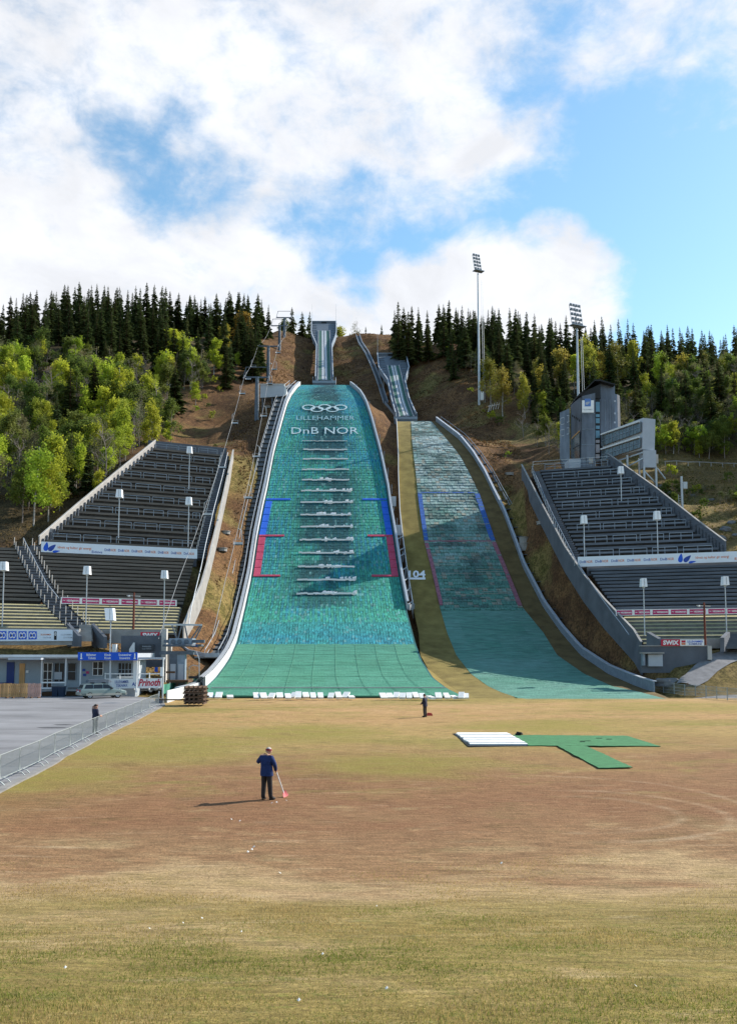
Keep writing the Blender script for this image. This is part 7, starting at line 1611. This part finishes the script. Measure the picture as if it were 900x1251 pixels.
for px, ty, Y, lab in ((88, 450, 205, 'broad dark spruce standing among bright birches above the stand'), (117, 440, 212, 'weathered drooping spruce next to the broad dark one'), (215, 445, 232, 'broad low-branched spruce at the edge of the clearing above the stand')):
    t = atY(px, ty, Y); plant('spruce', t.x, Y, min(22, t.z - zt(t.x, Y)), lab, GL, 1.35)
def fl1(px, X, Y):
    if px > 205 and Y < 250: return False
    kd = random.choices(['fresh', 'deep', 'hazy', 'bare', 'spruce'], [38, 28, 18, 12, 3])[0]; plant(kd, X, Y, random.uniform(7, 13) if kd != 'spruce' else random.uniform(10, 16), {'fresh': BL1, 'deep': BL2, 'hazy': BL3, 'bare': 'leafless grey tree in the wood beside the weathered stand', 'spruce': SL2}[kd], GL); return True
scatter(215, (-45, 245), (156, 256), fl1)
def fl2(px, X, Y): plant('spruce', X, Y, random.uniform(13, 20), SL2, GL); return True
scatter(56, (-20, 312), (254, 300), fl2)
# small trees on the hilltop between the jumps, bushes at the clearing edges
for px, ty, Y, kd, lab in ((358, 374, 388, 'spruce', 'slim spruce alone on the hilltop beside the tall inrun'), (370, 380, 392, 'spruce', 'small spruce on the hilltop just left of the tall inrun'), (378, 379, 396, 'spruce', 'small spruce touching the tall inrun on the skyline'), (436, 389, 395, 'hazy', 'thin budding tree on the hilltop between the inruns'), (447, 398, 395, 'spruce', 'short spruce on the hilltop between the inruns'), (415, 394, 398, 'gold', 'pale tree just right of the tall inrun on the skyline'), (466, 396, 392, 'spruce', 'short spruce on the skyline above the smaller inrun'), (352, 392, 392, 'deep', 'low bushy tree on the hilltop by the last lift tower')):
    t = atY(px, ty, Y); plant(kd, t.x, Y, max(5, t.z - zt(t.x, Y)), lab, 'trees on the hilltop')
for px, py in ((263, 549), (262, 470), (268, 480), (255, 500), (250, 490), (590, 505), (575, 480), (600, 515), (545, 430), (610, 520), (530, 441), (240, 505), (820, 585), (870, 600), (850, 640), (880, 612), (860, 625), (620, 560), (890, 590), (260, 515), (278, 462)):
    g_ = ground_hit(px, py, 130); plant('bush', g_.x, g_.y, random.uniform(1.2, 3.0), 'small leafy bush on the open hillside', 'bushes on the open hillside')
for i in range(34):
    px = random.uniform(806, 925); py = 606 + (px - 806) * .06 + random.uniform(-9, 9); g_ = ground_hit(px, py, 130); plant(random.choice(['hazy', 'bush', 'deep']), g_.x, g_.y, random.uniform(1.2, 2.6), 'low dark scrub in the ditch above the utility pole', 'scrub in the ditch on the right bank', 1.4)
for i, (px, py) in enumerate(((893, 640), (885, 648), (810, 596), (815, 602), (845, 606), (868, 612), (897, 655), (878, 660))):
    g_ = ground_hit(px, py, 120); bm = bmesh.new(); bmesh.ops.create_icosphere(bm, subdivisions=2, radius=random.uniform(.5, 1.1))
    for v in bm.verts: v.co *= 1 + .3 * math.sin(v.co.x * 5 + i) * math.cos(v.co.y * 4 + v.co.z * 3 + i); v.co.z *= .6; v.co += g_
    mb = MB(); mb.add([v.co for v in bm.verts], [[v.index for v in f.verts] for f in bm.faces]); bm.free(); mb.build('rock', M['rock'], label='grey rock half sunk in the grass bank right of the stand', cat='rock', group='rocks on the right bank')
# ------------------------------------------------------------------ grass of the near bank: separate blades, too many to count
nb = 260000
Yb = 5.2 + (23.5 - 5.2) * rng.random(nb) ** 1.25; Xb = (rng.random(nb) * 2 - 1) * (.46 * Yb + .6)
ru, rv = Xb * .78 + Yb * .62, Yb * .78 - Xb * .62
dens = vnoise(ru / 1.3, rv / 1.1) + .6 * vnoise(ru / .45 + 9, rv / .4 + 4) + .12
keep = rng.random(nb) < np.clip(dens * .8 + .7, .3, 1) * np.clip((20.5 - Yb + 9 * vnoise(ru / 2.6 + 5, rv / 2.0)) / 7, .0, 1); Xb, Yb = Xb[keep], Yb[keep]; nb = len(Xb)
Zb = fieldz(Yb) + .03 * np.sin(Xb * .9 + np.sin(Yb * .7)) * np.sin(Yb * .8) - .008
hb = (.012 + .028 * rng.random(nb)) * (1 + .5 * np.clip(dens[keep] * 2, -.5, 1)); ang = rng.random(nb) * 6.283; wb = .0022 + .002 * rng.random(nb); wb *= (1 + Yb / 14); lx = (rng.random(nb) - .5) * .05; ly = (rng.random(nb) - .5) * .05
V0 = np.stack([Xb - np.cos(ang) * wb, Yb - np.sin(ang) * wb, Zb], 1); V1 = np.stack([Xb + np.cos(ang) * wb, Yb + np.sin(ang) * wb, Zb], 1); V2 = np.stack([Xb + lx, Yb + ly, Zb + hb], 1)
vv = np.stack([V0, V1, V2], 1).reshape(-1, 3); me = bpy.data.meshes.new('grass'); me.vertices.add(len(vv)); me.vertices.foreach_set('co', vv.ravel()); me.loops.add(len(vv)); me.loops.foreach_set('vertex_index', np.arange(len(vv))); me.polygons.add(nb); me.polygons.foreach_set('loop_start', np.arange(0, len(vv), 3)); me.polygons.foreach_set('loop_total', np.full(nb, 3)); me.update(calc_edges=True)
tn = np.clip(vnoise(ru[keep] / 1.7 + 3, rv[keep] / 1.5) * 1.3 + .45 + (rng.random(nb) - .5) * 1.1 + (Yb - 11) * .07 - .02, 0, 1)[:, None]
colr = np.concatenate([np.array([[.165, .20, .034]]) * (1 - tn) + np.array([[.45, .325, .135]]) * tn, np.ones((nb, 1))], 1); at = me.attributes.new('Col', 'FLOAT_COLOR', 'FACE'); at.data.foreach_set('color', colr.astype(np.float32).ravel())
gmt = attrmat('grass_blades', .8, .15, 3); N_ = gmt.node_tree; tr_ = N_.nodes.new('ShaderNodeBsdfTranslucent'); mx_ = N_.nodes.new('ShaderNodeMixShader'); mx_.inputs[0].default_value = .45; pb_ = N_.nodes['Principled BSDF']; N_.links.new(pb_.inputs['Base Color'].links[0].from_socket, tr_.inputs['Color']); N_.links.new(pb_.outputs[0], mx_.inputs[1]); N_.links.new(tr_.outputs[0], mx_.inputs[2]); N_.links.new(mx_.outputs[0], N_.nodes['Material Output'].inputs['Surface']); me.materials.append(gmt); o = bpy.data.objects.new('grass', me); col.objects.link(o); tag(o, 'short green and straw grass on the near bank', 'grass', kind='stuff')
# ------------------------------------------------------------------ dead grass and heather tufts on the open slopes, too many to count
def tufts(nn, xr, yr, hs, ws, c1, c2, name, label, test=None, zo=-.05):
    X = rng.uniform(*xr, nn); Y = rng.uniform(*yr, nn)
    keep = np.ones(nn, bool)
    xa = np.interp(Y, tY, tLa) - 4.2; xb = np.interp(Y, tY, tLb) + .6; keep &= ~((X > xa) & (X < xb) & (Y > 94) & (Y < 278))
    xa = np.interp(Y, tY, tLb); xb = np.interp(Y, tY, tNb) + 3.2; keep &= ~((X > xa) & (X < xb) & (Y > 88) & (Y < 250))
    for pl, ed in ((SR, FR), (SL, FL)):
        U = (X - pl.P0.x) * pl.u.x + (Y - pl.P0.y) * pl.u.y; V = (X - pl.P0.x) * pl.v.x + (Y - pl.P0.y) * pl.v.y
        keep &= ~((V > ed[0][0] - 2) & (V < ed[0][-1] + 1) & (U > np.interp(V, ed[0], ed[1]) - 2.6) & (U < np.interp(V, ed[0], ed[2]) + 2.6))
    if test is not None: keep &= test(X, Y)
    keep &= rng.random(nn) < np.clip(.55 + vnoise(X / 5, Y / 5) * 1.6, .1, 1)
    X, Y = X[keep], Y[keep]; nn = len(X); Z = zT(X, Y) + zo; k_ = 3
    X = np.repeat(X, k_); Y = np.repeat(Y, k_); Z = np.repeat(Z, k_); m_ = len(X); a = rng.random(m_) * 6.283; h = hs * (.5 + rng.random(m_)); w_ = ws * (.6 + .8 * rng.random(m_)); lx, ly = (rng.random(m_) - .5) * hs * 1.6, (rng.random(m_) - .5) * hs * 1.6
    vv = np.stack([np.stack([X - np.cos(a) * w_, Y - np.sin(a) * w_, Z], 1), np.stack([X + np.cos(a) * w_, Y + np.sin(a) * w_, Z], 1), np.stack([X + lx, Y + ly, Z + h], 1)], 1).reshape(-1, 3)
    me = bpy.data.meshes.new(name); me.vertices.add(len(vv)); me.vertices.foreach_set('co', vv.ravel()); me.loops.add(len(vv)); me.loops.foreach_set('vertex_index', np.arange(len(vv))); me.polygons.add(m_); me.polygons.foreach_set('loop_start', np.arange(0, len(vv), 3)); me.polygons.foreach_set('loop_total', np.full(m_, 3)); me.update(calc_edges=True)
    t = np.clip(vnoise(X / 3, Y / 3) * 1.2 + .5 + (rng.random(m_) - .5) * .6, 0, 1)[:, None]; cc = np.concatenate([np.array([c1]) * (1 - t) + np.array([c2]) * t, np.ones((m_, 1))], 1); at = me.attributes.new('Col', 'FLOAT_COLOR', 'FACE'); at.data.foreach_set('color', cc.astype(np.float32).ravel())
    me.materials.append(gmt); o = bpy.data.objects.new(name, me); col.objects.link(o); tag(o, label, 'grass', kind='stuff')
tufts(60000, (-34, 36), (98, 372), .32, .13, (.07, .038, .018), (.24, .15, .065), 'heather_tufts', 'brown heather and dead grass tufts on the open hillside')
tufts(14000, (40, 95), (118, 200), .26, .11, (.10, .10, .025), (.27, .20, .08), 'meadow_tufts', 'straw and green grass tufts on the right bank')
tufts(9000, (-80, -48), (120, 165), .3, .11, (.08, .06, .03), (.24, .17, .075), 'bank_tufts', 'dead grass tufts on the bank left of the weathered stand')
print('trees', count)
